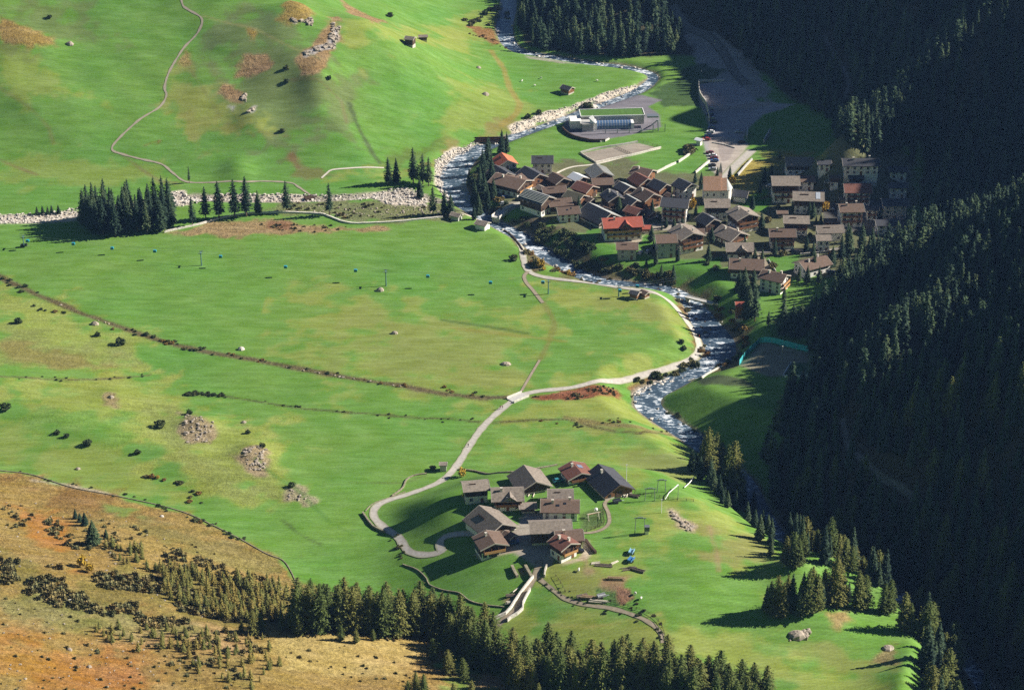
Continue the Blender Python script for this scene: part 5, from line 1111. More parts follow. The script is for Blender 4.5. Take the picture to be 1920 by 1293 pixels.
        if 'arch' in tn and wy < -.3:
            b = MB()
            for k in range(4):
                a = (k + .5) / 4 * span - span / 2; pr = [(a - .75, .05), (a + .75, .05)] + [(a + .75 * math.cos(t), 1.5 + .75 * math.sin(t)) for t in np.linspace(0, math.pi, 7)]
                b.prism(pr, -half - .09, -half - .02, GLASS, axis='y')
            me = b.mesh('arcade'); me.transform(Matrix.Rotation(ang, 4, 'Z')); link('arcade', me, root)
    return root
def hs(*a, **k): return house(*a, **k)
N = 'alpine_house'; BN = 'barn'
G1, G2 = 'houses of the near hamlet', 'houses of the large village'
hs(N, 'H', (205, 180, 445, 385), 10, 1.25, None, 26, 'grey', 'mix', 'pale plastered house with grey shingle roof, leftmost of the near hamlet', 'slit nc', group=G1)
hs(BN, 'H', (610, 72, 978, 312), -70, .95, None, 27, 'grey', 'timber', 'big dark timber barn with tan right roof slope at the back of the near hamlet', 'nc', 'barn', G1)
hs(N, 'H', (465, 245, 735, 425), 3, 1.15, 4.6, 27, 'grey', 'mix', 'house with front gable between the leftmost house and the timber barn', 'cross lbal', group=G1)
hs(N, 'H', (1045, 22, 1342, 222), -68, .85, None, 20, 'redbrown', 'mix', 'white house with dark red roof and blue solar panels behind the hamlet', 'bal solR tg', group=G1)
hs(BN, 'H', (1262, 88, 1682, 345), -64, 1.35, None, 29, 'slate', 'timber', 'large barn with dark slate roof at the right end of the near hamlet', 'tb df', 'barn', G1)
hs(N, 'H', (950, 262, 1160, 400), 0, 1.35, 3.4, 24, 'grey', 'timber', 'low grey roofed building behind the long white house with speckled roof', 'slit nc', group=G1)
hs(N, 'H', (895, 350, 1208, 530), -2, 1.55, None, 25, 'brown', 'white', 'long white house with speckled brown roof in the middle of the hamlet', 'c2 sky', group=G1)
hs(BN, 'H', (232, 430, 685, 700), -56, 1.05, None, 27, 'grey', 'base', 'largest broad barn with wide grey roof and white base, left front of the hamlet', 'nc slit', 'barn', G1)
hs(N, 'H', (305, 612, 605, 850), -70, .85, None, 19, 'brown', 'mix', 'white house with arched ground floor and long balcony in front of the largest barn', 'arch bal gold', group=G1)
hs(BN, 'H', (790, 522, 1148, 735), 4, 1.75, None, 25, 'grey', 'timber', 'long dark barn with straight grey roof behind the red-brown roofed house', 'nc', 'barn', G1)
hs(N, 'H', (1000, 605, 1252, 745), 6, 1.3, 4.5, 25, 'brown', 'mix', 'rear wing with grey-brown roof behind the red-brown roofed guest house', 'lbal', group=G1)
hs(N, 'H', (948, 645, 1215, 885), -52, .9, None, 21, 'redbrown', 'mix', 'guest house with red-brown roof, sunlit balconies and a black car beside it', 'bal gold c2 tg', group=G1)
hs('shed', 'H', (545, 612, 690, 760), -45, 1.2, 2.6, 24, 'brown', 'timber', 'small brown shed between the largest barn and the yard', 'tb nc nw', 'shed', G1)
hs('kiosk', 'H', (18, 30, 82, 108), 0, 1.0, None, 20, 'grey', 'white', 'small grey kiosk beside the lane above the hamlet', 'gp nc nw', 'kiosk', oh=.3)
hs('shed', 'H', (700, 375, 850, 480), 4, 1.5, 2.3, 15, 'grey', 'timber', 'low shed in the yard between front-gabled house and long white house', 'nc nw', 'shed', G1)
V = [
 (N, 'V', (315, 235, 560, 400), -72, .95, None, 27, 'orange', 'white', 'white house with bright orange-red roof at the top left of the village', 'slit nc'),
 (N, 'V', (695, 262, 892, 430), 0, 1.15, None, 27, 'slate', 'white', 'white house with plain blue-grey slate roof right of the orange-red roof', 'nc slit'),
 (BN, 'V', (258, 352, 552, 520), -58, 1.0, 4.5, 27, 'slate', 'timber', 'dark slate roofed barn directly below the orange-red roofed house', 'nc'),
 (BN, 'V', (540, 362, 852, 545), -55, 1.05, 4.5, 27, 'slate', 'timber', 'dark barn between the blue-grey roof and the big sunlit hotel', 'nc tb'),
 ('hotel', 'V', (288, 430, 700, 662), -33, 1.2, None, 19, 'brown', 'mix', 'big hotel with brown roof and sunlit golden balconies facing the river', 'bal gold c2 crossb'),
 (BN, 'V', (822, 418, 1062, 560), -56, 1.0, 4.0, 26, 'brown', 'timber', 'dark barn with small brown right roof slope left of the shining metal roof', 'nc'),
 (N, 'V', (1030, 418, 1232, 545), -52, 1.0, 3.6, 24, 'white', 'timber', 'small building with shining white metal roof in the row behind the village', 'nc nw'),
 (BN, 'V', (1198, 338, 1468, 515), -72, 1.0, None, 27, 'grey', 'timber', 'old timber barn with pale striped plank roof below the fenced court', 'planks tb nc'),
 (N, 'V', (1618, 362, 1872, 500), -30, 1.0, 5.5, 22, 'brown', 'timber', 'reddish timber house with flat dark roof at the upper village edge', 'tb'),
 (N, 'V', (1600, 418, 1862, 570), -56, 1.0, 5.0, 27, 'redbrown', 'timber', 'house with sunlit reddish roof slope below the reddish timber house', 'tb nc'),
 (N, 'V', (1258, 472, 1465, 605), 4, 1.3, 3.8, 26, 'brown', 'timber', 'dark brown roof directly below the plank-roofed barn', 'nc'),
 (N, 'V', (1065, 500, 1325, 650), -42, 1.0, 4.5, 25, 'redbrown', 'timber', 'wooden house with narrow sunlit orange edge below the metal roof', 'tb nc'),
 (N, 'V', (775, 545, 1022, 665), 12, 1.5, 3.8, 24, 'brown', 'timber', 'low brown double roof between hotel and moss-greened barn', 'nc slit'),
 (BN, 'V', (572, 580, 912, 838), -40, 1.35, None, 26, 'slate', 'base', 'long grey building with striped slate roof and a row of white-framed windows', 'rows nc'),
 (N, 'V', (828, 658, 1078, 800), 14, 1.25, 4.0, 24, 'brown', 'timber', 'brown roof with pale edges just right of the striped slate roof', 'nc slit'),
 (BN, 'V', (985, 588, 1232, 745), -40, 1.1, 4.2, 26, 'olive', 'timber', 'dark barn with moss-green roof in the middle of the old village', 'nc tb'),
 (BN, 'V', (1128, 708, 1540, 945), -52, 1.15, None, 28, 'slate', 'timber', 'biggest dark barn with pale grey right slope above the red roofed inn', 'nc r2pale'),
 (N, 'V', (918, 740, 1150, 895), 10, 1.25, None, 26, 'brown', 'white', 'white-walled house with brown roof and skylight left of the biggest dark barn', 'sky nc'),
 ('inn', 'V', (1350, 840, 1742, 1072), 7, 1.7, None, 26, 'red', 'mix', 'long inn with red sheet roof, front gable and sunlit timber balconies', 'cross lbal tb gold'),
 (N, 'V', (1340, 575, 1582, 745), -66, 1.0, 5.0, 27, 'slate', 'timber', 'dark gabled house with white chimneys in the middle of the old village', 'c2'),
 (N, 'V', (1468, 508, 1682, 635), -54, 1.0, 4.0, 26, 'slate', 'timber', 'dark house with pale greenish right slope in the middle village', 'nc r2pale'),
 (N, 'V', (1640, 558, 1920, 765), -54, 1.0, 6.0, 27, 'brown', 'timber', 'brown timber house with balconies and reddish roof edge near the white arched house', 'tb bal'),
 (BN, 'V', (1518, 628, 1755, 810), -56, .95, 4.5, 27, 'slate', 'timber', 'dark barn with small pale right slope above the end of the red roofed inn', 'nc r2pale'),
 (N, 'V', (1560, 732, 1772, 850), -40, 1.1, 3.2, 24, 'redbrown', 'timber', 'low reddish roofed house wedged above the red roofed inn', 'nc tb'),
 ('shed', 'V', (1700, 925, 1825, 1002), 0, 1.5, 2.4, 18, 'red', 'timber', 'little open shed with pale red roof right of the long red inn', 'nc nw tb'),
 (N, 'F', (1154, 454, 1197, 487), 0, 1.25, None, 25, 'brown', 'white', 'small white house with plain brown roof alone in the garden below the inn', 'gp nc slit'),
 ('hut', 'V', (150, 868, 302, 958), -30, 1.1, 2.5, 24, 'grey', 'white', 'small hut with pale end wall left of the stone bridge', 'nc nw'),
 ('hut', 'F', (842, 397, 869, 415), -30, 1.2, 2.3, 24, 'grey', 'white', 'small hut on the river bank under the riverside conifers', 'nc nw gp'),
 (N, 'W', (70, 378, 312, 560), -52, 1.0, 4.8, 28, 'slate', 'timber', 'brown timber gabled house with blue-lit roof edge left of the white gabled house', 'tb nc'),
 (N, 'W', (300, 373, 548, 582), -54, .95, None, 27, 'slate', 'white', 'white house with dark gable and bright long wall left of the church', 'tg nc'),
 (N, 'W', (608, 572, 848, 770), 0, 1.15, None, 25, 'grey', 'mix', 'house with plain grey roof right in front of the church', 'slit nc'),
 ('chapel_house', 'W', (870, 478, 1042, 592), -20, 1.0, 3.2, 30, 'slate', 'white', 'small white annex with dark roof right of the church', 'nc nw'),
 (N, 'W', (198, 556, 472, 795), -12, 1.2, None, 24, 'slate', 'white', 'white house with round arch line under a dark low roof', 'lbal nc'),
 ('hotel', 'W', (820, 635, 1132, 900), -66, .85, None, 21, 'grey', 'mix', 'tall hotel with white lower floors, dark balconies and tan slope below the church', 'bal c2'),
 (N, 'W', (520, 700, 772, 885), -58, .95, 5.0, 27, 'slate', 'timber', 'dark timber house with narrow bluish-white right slope', 'solL nc'),
 ('hotel', 'W', (272, 805, 612, 1092), -64, .9, None, 21, 'grey', 'mix', 'large chalet with tan right slope and three balcony rows at the lower village edge', 'bal c2'),
 (N, 'W', (690, 815, 1028, 1015), -50, .95, None, 25, 'grey', 'mix', 'wide low-gabled house with white facade below the tall hotel', 'bal c2'),
 (N, 'W', (135, 905, 352, 1130), 5, 1.0, None, 25, 'brown', 'white', 'grey-white house with small porch roof left of the large chalet', 'gp nc'),
 (N, 'W', (808, 985, 1072, 1150), 0, 1.3, 4.2, 26, 'grey', 'mix', 'house with broad dark front gable beside the flat garage roof', 'cross nc'),
 (N, 'X', (135, 945, 418, 1125), -6, 1.3, None, 24, 'brown', 'mix', 'brown roofed house with sunlit golden end wall at the end of the side street', 'bal gold'),
 (N, 'X', (382, 1042, 650, 1262), -30, 1.25, None, 24, 'brown', 'white', 'white house with brilliantly sunlit balcony side at the lowest village corner', 'bal gold c2'),
 (N, 'X', (680, 920, 1012, 1115), 30, 1.5, 4.6, 24, 'brown', 'white', 'house with two low roof halves partly hidden by conifers right of the lawn', 'c2'),
 (N, 'X', (605, 70, 858, 222), 0, 1.25, None, 24, 'grey', 'mix', 'house with plain grey roof at the foot of the autumn meadow', 'nc'),
 (N, 'X', (485, 225, 735, 462), 0, 1.15, None, 24, 'grey', 'mix', 'large white house with balconies directly below the autumn meadow house', 'lbal nc'),
 (N, 'X', (690, 228, 868, 370), 0, 1.2, 5.0, 24, 'brown', 'white', 'white house joined to the right side of the large balconied house', 'nc'),
 (N, 'X', (682, 365, 940, 562), -5, 1.35, None, 24, 'grey', 'mix', 'house with a big grid of roof windows and an orange tree beside it', 'solE slit nc'),
 (N, 'X', (595, 573, 815, 742), -3, 1.3, None, 24, 'grey', 'mix', 'neat small house with grey roof between orange tree and brown roofed house', 'slit lbal nc'),
 (N, 'X', (465, 690, 702, 862), 0, 1.3, None, 24, 'brown', 'mix', 'brown roofed house with white front behind the flat garage roof', 'slit lbal'),
 (N, 'X', (868, 655, 1118, 800), 4, 1.4, 4.6, 24, 'grey', 'white', 'grey-tan roofed house with dormer at the edge of the conifers', 'slit nc'),
 (N, 'X', (868, 740, 1010, 885), 2, 1.0, None, 24, 'grey', 'white', 'narrow white house front below the dormered house', 'nc'),
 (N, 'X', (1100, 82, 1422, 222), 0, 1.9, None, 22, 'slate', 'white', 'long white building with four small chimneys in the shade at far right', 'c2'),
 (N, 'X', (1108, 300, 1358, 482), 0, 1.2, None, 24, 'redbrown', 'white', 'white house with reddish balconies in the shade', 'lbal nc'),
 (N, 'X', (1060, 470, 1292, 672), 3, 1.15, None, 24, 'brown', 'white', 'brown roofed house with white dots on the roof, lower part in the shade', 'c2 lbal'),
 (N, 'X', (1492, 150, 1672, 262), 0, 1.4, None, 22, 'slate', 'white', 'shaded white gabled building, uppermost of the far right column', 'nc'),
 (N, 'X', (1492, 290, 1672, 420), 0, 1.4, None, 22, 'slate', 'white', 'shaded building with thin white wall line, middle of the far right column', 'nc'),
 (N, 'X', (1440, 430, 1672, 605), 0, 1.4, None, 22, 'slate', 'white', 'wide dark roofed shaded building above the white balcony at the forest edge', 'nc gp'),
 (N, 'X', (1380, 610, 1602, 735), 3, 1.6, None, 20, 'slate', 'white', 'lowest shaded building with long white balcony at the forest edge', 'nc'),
 (N, 'X', (1075, 420, 1140, 480), 0, 1.0, 3, 15, 'grey', 'white', 'little grey annex left of the reddish balconied house', 'nc nw gp'),
 ('hut', 'F', (1377, 566, 1409, 600), 0, 1.4, None, 22, 'red', 'timber', 'shaded timber hut with rusty red roof by the lower river', 'nc tb'),
 ('hut', 'P', (115, 392, 236, 474), -40, 1.15, None, 26, 'slate', 'timber', 'golden timber hut with dark roof alone on the meadow beyond the river', 'nc nw tb'),
 ('hut', 'F', (1178, 543, 1203, 563), -30, 1.1, None, 24, 'slate', 'timber', 'left one of two small brown huts beside the straight lane', 'nc nw tb'),
 ('hut', 'F', (1197, 543, 1221, 561), -50, 1.1, None, 24, 'brown', 'timber', 'right one of two small brown huts beside the straight lane', 'nc nw tb'),
 ('hut', 'F', (757, 67, 781, 88), -20, 1.1, None, 26, 'grey', 'timber', 'larger old dark hut casting a shadow on the upper shoulder', 'nc nw'),
 ('hut', 'F', (784, 65, 802, 78), 5, 1.4, None, 24, 'grey', 'timber', 'smaller grey hut right of the larger one on the upper shoulder', 'nc nw'),
 ('shed', 'W', (515, -10, 610, 90), -35, 1.2, 3.0, 20, 'white', 'white', 'small white-roofed cabin with reddish side at the car park edge', 'nc nw'),
 (N, 'F', (1090, 366, 1120, 388), -50, 1.0, None, 26, 'brown', 'timber', 'tiny dark house wedged between moss-green roof and middle village', 'nc'),
 (BN, 'F', (1150, 338, 1178, 358), -50, 1.0, None, 27, 'slate', 'timber', 'little dark barn right of the plank-roofed barn', 'nc nw'),
 (BN, 'F', (1204, 390, 1234, 412), -55, 1.0, None, 26, 'brown', 'timber', 'little brown barn just left of the white arched house', 'nc tb'),
 (N, 'F', (1040, 350, 1068, 370), -45, 1.0, None, 26, 'slate', 'timber', 'small slate roof between low double roof and metal roof', 'nc nw'),
 (N, 'F', (1172, 362, 1200, 382), 5, 1.2, None, 25, 'grey', 'timber', 'small grey roof tucked between two gabled dark houses', 'nc'),
 (N, 'F', (1244, 360, 1268, 380), -52, 1.0, None, 27, 'brown', 'timber', 'small brown gable directly left of the white gabled house', 'nc tb'),
 (BN, 'F', (1002, 348, 1030, 364), -50, 1.2, None, 25, 'grey', 'timber', 'narrow grey shed roof behind the sunlit hotel gable', 'nc nw'),
 (N, 'F', (1118, 385, 1146, 402), -48, 1.1, None, 26, 'brown', 'timber', 'small brown house behind the biggest dark barn', 'nc tb'),
 ('shed', 'F', (1455, 395, 1478, 410), 0, 1.4, 2.3, 18, 'brown', 'timber', 'small garden shed above the neat grey roofed house', 'nc nw'),
 (N, 'F', (1290, 428, 1322, 452), 0, 1.1, None, 24, 'brown', 'white', 'white balcony front squeezed between large chalet and wide low-gabled house', 'lbal nc'),
 (N, 'F', (1530, 300, 1560, 322), 0, 1.2, None, 22, 'slate', 'white', 'small shaded house left of the long white building', 'nc'),
 (N, 'F', (1640, 385, 1668, 405), 0, 1.2, None, 22, 'slate', 'white', 'little shaded house left of the far right column', 'nc'),
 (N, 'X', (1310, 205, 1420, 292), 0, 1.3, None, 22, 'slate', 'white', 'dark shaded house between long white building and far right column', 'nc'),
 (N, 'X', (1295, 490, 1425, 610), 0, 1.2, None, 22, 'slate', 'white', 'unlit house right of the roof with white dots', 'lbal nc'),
 (N, 'X', (985, 225, 1085, 330), 0, 1.2, None, 22, 'brown', 'mix', 'shaded brown roofed house right of the joined white house', 'nc'),
 (N, 'X', (1150, 222, 1290, 296), 0, 1.5, None, 20, 'slate', 'timber', 'low dark roof below the long white building', 'nc nw'),
 (N, 'X', (940, 600, 1060, 668), 0, 1.4, None, 22, 'brown', 'timber', 'dark brown shed roof behind the grey-tan dormered house', 'nc nw'),
]
for row in V:
    cat = {'barn': 'barn', 'hotel': 'hotel', 'inn': 'inn', 'hut': 'hut', 'shed': 'shed'}.get(row[0], 'house')
    if row[0] == 'hut':
        house(*row[:-2], row[-2], row[-1], cat, None, oh=.5)
    else: house(*row[:-2], row[-2], row[-1], cat, G2)
# gaps between the eaves: grown-in huts are avoided, conifers stay where the photograph has them

# church with nave, choir, round apse and slim tower behind
x, y, z = hit1(1340, 384); ch = empty('church', (x, y + 5, z)); tag(ch, 'white church with pale orange tiled roof, round bright apse and slim tower', 'church')
ppm = FPX / math.hypot(y, CAMZ - z); nw = 30.5 / ppm; cw = 12.5 / ppm; dp = 8.0; hh = 7.6
b = MB(); b.box(-nw / 2 - 1.4, nw / 2 - 1.4, -dp / 2, dp / 2, -3, hh, PL); b.prism([(-dp / 2, hh), (dp / 2, hh), (0, hh + 5.2)], -nw / 2 - 1.4, nw / 2 - 1.4, PL); b.obj('nave_wall', ch)
x1 = nw / 2 - 1.4; x2 = x1 + cw
b = MB(); b.box(x1, x2, -dp / 2 + .5, dp / 2 - .5, -3, hh - .3, PL)
P = [(x2 + 2.6 * math.sin(t), -(dp / 2 - .5) * math.cos(t)) for t in np.linspace(0, math.pi, 11)]
n = len(P); b.add([(a, c, -3) for a, c in P] + [(a, c, hh - .3) for a, c in P], [(k, k + 1, n + k + 1, n + k) for k in range(n - 1)] + [tuple(range(n, 2 * n))], PL)
ap = b.obj('choir_wall', ch)
rc = ROOF['church']; q = dp / 2 + .5; tp = 5.2 / (dp / 2)
b = MB()
for sy in (-1, 1): b.prism([(sy * q, hh - .5 * tp), (sy * .002, hh + 5.2), (sy * .002, hh + 5.5), (sy * q, hh - .5 * tp + .3)], -nw / 2 - 1.8, x1 + .2, rc)
b.obj('nave_roof', ch); b = MB(); q2 = q - .5
for sy in (-1, 1): b.prism([(sy * q2, hh - .7), (sy * .002, hh + 4.3), (sy * .002, hh + 4.6), (sy * q2, hh - .4)], x1 + .21, x2, rc)
cz_ = hh + 4.45; P2_ = [(x2 + 3.1 * math.sin(t), -(q2) * math.cos(t)) for t in np.linspace(0, math.pi, 11)]
b.add([(x2, 0, cz_)] + [(a, c, hh - .45) for a, c in P2_], [(0, k + 1, k + 2) for k in range(10)], ROOF['pale'])
b.obj('choir_roof', ch)
b = MB()
for k, xx in enumerate((-nw * .28 - 1.4, nw * .12 - 1.4)): b.prism([(xx - .45, 4.2), (xx + .45, 4.2), (xx + .45, 5.3), (xx, 5.8), (xx - .45, 5.3)], -dp / 2 - .06, -dp / 2 - .01, GLASS, axis='y')
b.prism([(x1 + cw / 2 - .4, 4.2), (x1 + cw / 2 + .4, 4.2), (x1 + cw / 2 + .4, 5.2), (x1 + cw / 2, 5.6), (x1 + cw / 2 - .4, 5.2)], -dp / 2 + .43, -dp / 2 + .48, GLASS, axis='y'); b.obj('window', ch)
tw = empty('tower', (x1 + .6, dp / 2 + 1.4, 0)); tw.parent = ch
b = MB(); b.box(-.85, .85, -.85, .85, -3, 13, PL); b.obj('tower_wall', tw)
b = MB(); b.add([(-.95, -.95, 13), (.95, -.95, 13), (.95, .95, 13), (-.95, .95, 13), (0, 0, 18.5)], [(0, 1, 4), (1, 2, 4), (2, 3, 4), (3, 0, 4), (3, 2, 1, 0)], ROOF['pale']); b.obj('spire', tw)

# lift station with turfed roof, glazed barrel hall and white end block
def place(name, u, v, psi=0):
    x, y, z = hit1(u, v); return empty(name, (x, y, z), R(psi)), FPX / math.hypot(y, CAMZ - z)
GR = mat('turf_roof', (.075, .16, .03), .95, .2, .6)
st, pm = place('lift_station', 1150, 238, 4); tag(st, 'low cable car station with green turfed roof and long bluish glazed hall', 'lift station')
L = 118 / pm
b = MB(); b.box(-L / 2, L / 2, 3.5, 13, -3, 4.6, CONC); b.obj('station_wall', st)
b = MB(); b.box(-L / 2 - .4, L / 2 + .4, 3.0, 13.5, 4.603, 4.9, CONC)
for a, c, d_, e in ((-L / 2 - .4, L / 2 + .4, 3.0, 3.35), (-L / 2 - .4, L / 2 + .4, 13.15, 13.5), (-L / 2 - .4, -L / 2 - .05, 3.36, 13.14), (L / 2 + .05, L / 2 + .4, 3.36, 13.14)): b.box(a, c, d_, e, 4.9, 5.35, WHITE)
rf = b.obj('roof', st); b = MB(); b.box(-L / 2 - .04, L / 2 + .04, 3.37, 13.13, 4.9, 5.1, GR); b.obj('turf', rf)
b = MB(); hl = 32 / pm
pr = [(-2.6 + -2.6 * math.cos(t) + 2.2, .6 + 3.4 * math.sin(t)) for t in np.linspace(0, math.pi, 9)]
b.prism([(-3.1, -2)] + [(a - .2, c) for a, c in pr] + [(2.0, -2)], -hl, hl, SOLAR)
hb_ = b.obj('glazed_hall', st); b = MB()
for k in range(13):
    xx = -hl + k * 2 * hl / 12; b.prism([(a - .2, c + .04) for a, c in pr] + [(a - .2, c - .02) for a, c in pr[::-1]], xx - .07, xx + .07, FRM)
b.obj('glazing_rib', hb_)
b = MB(); b.box(-hl - 2.0, -hl - .05, -3.4, 2.2, -2, 3.9, WHITE); b.box(hl + .05, hl + 1.6, -3.3, 2.1, -2, 3.2, WHITE); b.obj('end_wall', st)
b = MB(); b.box(-hl - 8, -hl - 2.05, -5, 2, -2, 3.8, PLG); b.box(-hl - 14, -hl - 8.05, -1, 7, -2, 4.2, PL); b.box(-hl - 9, -hl - 3, -4.4, 1.4, 3.803, 4.1, CONC); wb = b.obj('entrance_block', st)
b = MB(); b.add([(-hl - 3.6, -4, 4.1), (-hl - 1.0, -5.4, 4.1), (-hl - .6, -2.6, 4.3), (-hl - 2.2, -1.4, 7.6), (-hl - 4.4, -2.6, 6.6)], [(0, 1, 2, 3, 4), (4, 3, 2, 1, 0)], WHITE); b.obj('canopy', wb)
b = MB()
for k in range(6):
    xx = -hl + 4 + k * (L - 2) / 5; b.box(xx - .18, xx + .18, -8.4, -8.05, -2.5, 4.0 if k > 3 else 2.2, METAL)
b.box(-hl - 6, L / 2 + 5, -8.8, -8.45, 1.0, 1.3, METAL); b.obj('guide_frame', st)
b = MB(); b.tube((L / 2 + 3, 2, -1), (L / 2 + 6, -7, 6), .35, .35, METAL); b.tube((L / 2 + 6.5, -7, -1), (L / 2 + 6, -7, 6), .35, .35, METAL); b.box(L / 2 + 1, L / 2 + 7, -1.5, 2.5, 5.2, 6, METAL); b.obj('rope_support', st)
def wallstrip(name, pts, w_, h_, m, label, cat='wall', group=None, drop=.5):
    C_ = catmull(hitp(pts), 1.6); T = np.gradient(C_, axis=0); T /= np.linalg.norm(T, axis=1)[:, None] + 1e-9; Nn = np.stack([-T[:, 1], T[:, 0]], 1)
    V = []; Fq = []; n = len(C_)
    for i, (p, q) in enumerate(zip(C_, Nn)):
        a = p + q * w_ / 2; c = p - q * w_ / 2; zt = float(hm(*p)) + h_ * random.uniform(.88, 1.1)
        V += [(a[0], a[1], float(hm(*a)) - drop), (a[0], a[1], zt), (c[0], c[1], zt), (c[0], c[1], float(hm(*c)) - drop)]
    for i in range(n - 1):
        for k in range(3): Fq.append((i * 4 + k, (i + 1) * 4 + k, (i + 1) * 4 + k + 1, i * 4 + k + 1))
    Fq += [(0, 1, 2, 3), tuple((n - 1) * 4 + k for k in (3, 2, 1, 0))]
    b = MB(); b.add(V, Fq, m); o = b.obj(name); return tag(o, label, cat, group, 'thing')
PALE = mat('pale_wall_stone', (.66, .62, .55), .9, .2, 1.5, bump=.4); MOSS = mat('mossy_wall_stone', (.24, .215, .15), .95, .35, 1.2, bump=.5)
for pts, w_, h_, m, lb in (([(1000, 1083), (988, 1098), (976, 1113), (966, 1128), (958, 1141), (948, 1152), (936, 1157), (924, 1162)], .5, 1.3, PALE, 'white stone wall along the left side of the lane south of the hamlet'), ([(994, 1107), (986, 1121), (981, 1132), (980, 1143), (970, 1152), (958, 1159), (951, 1165)], .5, 1.3, PALE, 'white stone wall along the right side of the lane south of the hamlet'),
                           ([(308, 436), (330, 431), (375, 421), (410, 411), (460, 402), (500, 400), (540, 399), (600, 402), (620, 408), (655, 419), (720, 418), (780, 413), (830, 408)], .8, .8, PALE, 'long pale stone wall between the conifer row and the big meadow'), ([(1088, 287), (1120, 279), (1160, 273), (1196, 267)], .4, .9, CONC, 'grey wall on the far side of the fenced court'),
                           ([(1117, 306), (1150, 299), (1190, 291), (1239, 278)], .6, 1.0, PALE, 'bright wall on the near side of the fenced court'), ([(1089, 288), (1102, 297), (1116, 305)], .4, .9, STONEM, 'short wall at the left end of the fenced court'), ([(1272, 305), (1284, 297), (1301, 285)], .6, 1.2, PALE, 'upper piece of the broken white wall left of the car park'),
                           ([(1231, 325), (1248, 316), (1267, 307)], .6, 1.2, PALE, 'lower piece of the broken white wall left of the car park'), ([(1304, 325), (1316, 315), (1330, 304)], .6, 1.2, PALE, 'short white wall behind the church beside the parked cars'), ([(0, 882), (60, 890), (140, 915), (220, 930), (290, 945), (350, 962), (400, 985), (450, 1010), (500, 1038), (530, 1050), (545, 1070), (555, 1092)], .3, .3, MOSS, 'dry stone wall between green field and brown slope'),
                           ([(755, 1058), (782, 1068), (800, 1085), (805, 1096), (830, 1106), (862, 1112), (880, 1126), (910, 1134), (945, 1138)], .35, .4, MOSS, 'winding dark stone wall in the meadow left of the lane'), ([(680, 962), (684, 968), (700, 988), (722, 998)], .6, .9, MOSS, 'low dark wall outside the hairpin of the lane'), ([(735, 930), (755, 915), (762, 900), (775, 892), (800, 888)], .5, .5, MOSS, 'low curved stone wall left of the kiosk'),
                           ([(685, 958), (700, 944), (730, 933), (760, 922)], .3, .3, MOSS, 'low stone kerb wall on the outer edge of the lane bend'), ([(860, 880), (900, 886), (950, 886), (1000, 880), (1045, 872)], .5, .6, MOSS, 'low mossy wall running behind the near hamlet'), ([(1025, 1062), (1022, 1072), (1021, 1082)], .5, 1.2, STONEM, 'short wall at the fork below the guest house'), ([(1098, 1014), (1106, 1026), (1117, 1038)], .8, 1.2, TD, 'dark straight hedge-like fence right of the guest house yard'),
                           ([(960, 1062), (966, 1076), (970, 1082)], 1.0, 1.0, MOSS, 'left edge wall of the small vegetable plot'), ([(985, 1062), (993, 1077), (997, 1084)], 1.0, 1.0, MOSS, 'right edge wall of the small vegetable plot'), ([(1310, 158), (1312, 180), (1324, 200), (1328, 215), (1330, 228)], .5, 3.0, STONEM, 'brownish retaining wall on the left side of the upper car park'), ([(1311, 153), (1335, 153), (1357, 153)], .5, 1.2, CONC, 'pale parapet at the top of the upper car park'),
                           ([(1055, 240), (1057, 246), (1075, 258), (1110, 266), (1135, 266)], .6, 1.6, TD, 'dark curved retaining wall round the lift station plaza'), ([(1125, 267), (1133, 266), (1142, 261)], .6, .8, PALE, 'short pale wall tip below the lift station'), ([(1335, 268), (1358, 272), (1378, 278)], .3, .5, CONC, 'low kerb across the sunlit car park'), ([(1383, 330), (1395, 316), (1410, 300)], .6, 1.2, CONC, 'concrete wall between church street and autumn meadow'),
                           ([(1402, 246), (1400, 262)], .5, 3.0, CONC, 'left wing wall of the tunnel-like garage opening'), ([(1445, 250), (1438, 260), (1432, 270)], .5, 3.0, CONC, 'right wing wall of the tunnel-like garage opening'), ([(945, 434), (960, 444), (972, 458), (980, 470)], .5, 1.0, TD, 'dark wall between the curving lane and the river below the bridge'), ([(1316, 710), (1325, 703), (1350, 690), (1362, 685)], .6, .8, PALE, 'pale wall edge along the right bank of the river at the bend'), ([(1290, 716), (1303, 712)], .6, .8, PALE, 'tiny pale wall piece on the right bank below the bend'),
                           ([(1500, 478), (1540, 474), (1565, 470)], .3, .8, PALE, 'thin pale wall in the shaded gardens'), ([(1441, 488), (1448, 500), (1455, 510)], .3, .8, CONC, 'low wall beside the lawn and the side street')):
    wallstrip('stone_wall' if m is not TD else 'wall', pts, w_, h_, m, lb)
# bridges
def bridge(u0, v0, u1, v1, w_, label, m=CONC, rail=TD, dz=1.2):
    a = Vector(hit1(u0, v0)); c = Vector(hit1(u1, v1)); z = max(a.z, c.z) + .1; d_ = (c - a); L = math.hypot(d_.x, d_.y); ang = math.atan2(d_.y, d_.x)
    r = empty('bridge', ((a.x + c.x) / 2, (a.y + c.y) / 2, z), ang); tag(r, label, 'bridge', kind='thing')
    b = MB(); b.box(-L / 2, L / 2, -w_ / 2, w_ / 2, -.5, .12, m); b.obj('deck', r)
    for s in (-1, 1): b = MB(); b.box(-L / 2, L / 2, s * w_ / 2 - .12, s * w_ / 2 + .12, .13, dz, rail); b.obj('parapet', r)
    for s in (-1, 1): b = MB(); b.box(s * (L / 2 - 1) - .7, s * (L / 2 - 1) + .7, -w_ / 2 + .2, w_ / 2 - .2, -4.5, -.503, STONEM); b.obj('abutment', r)
bridge(929, 420, 945, 396, 4.2, 'stone bridge with white parapets at the village entrance', CONC, PALE)
bridge(890, 263, 948, 268, 3.0, 'timber bridge with dark railings over the upper river', TB, TD, 1.1)
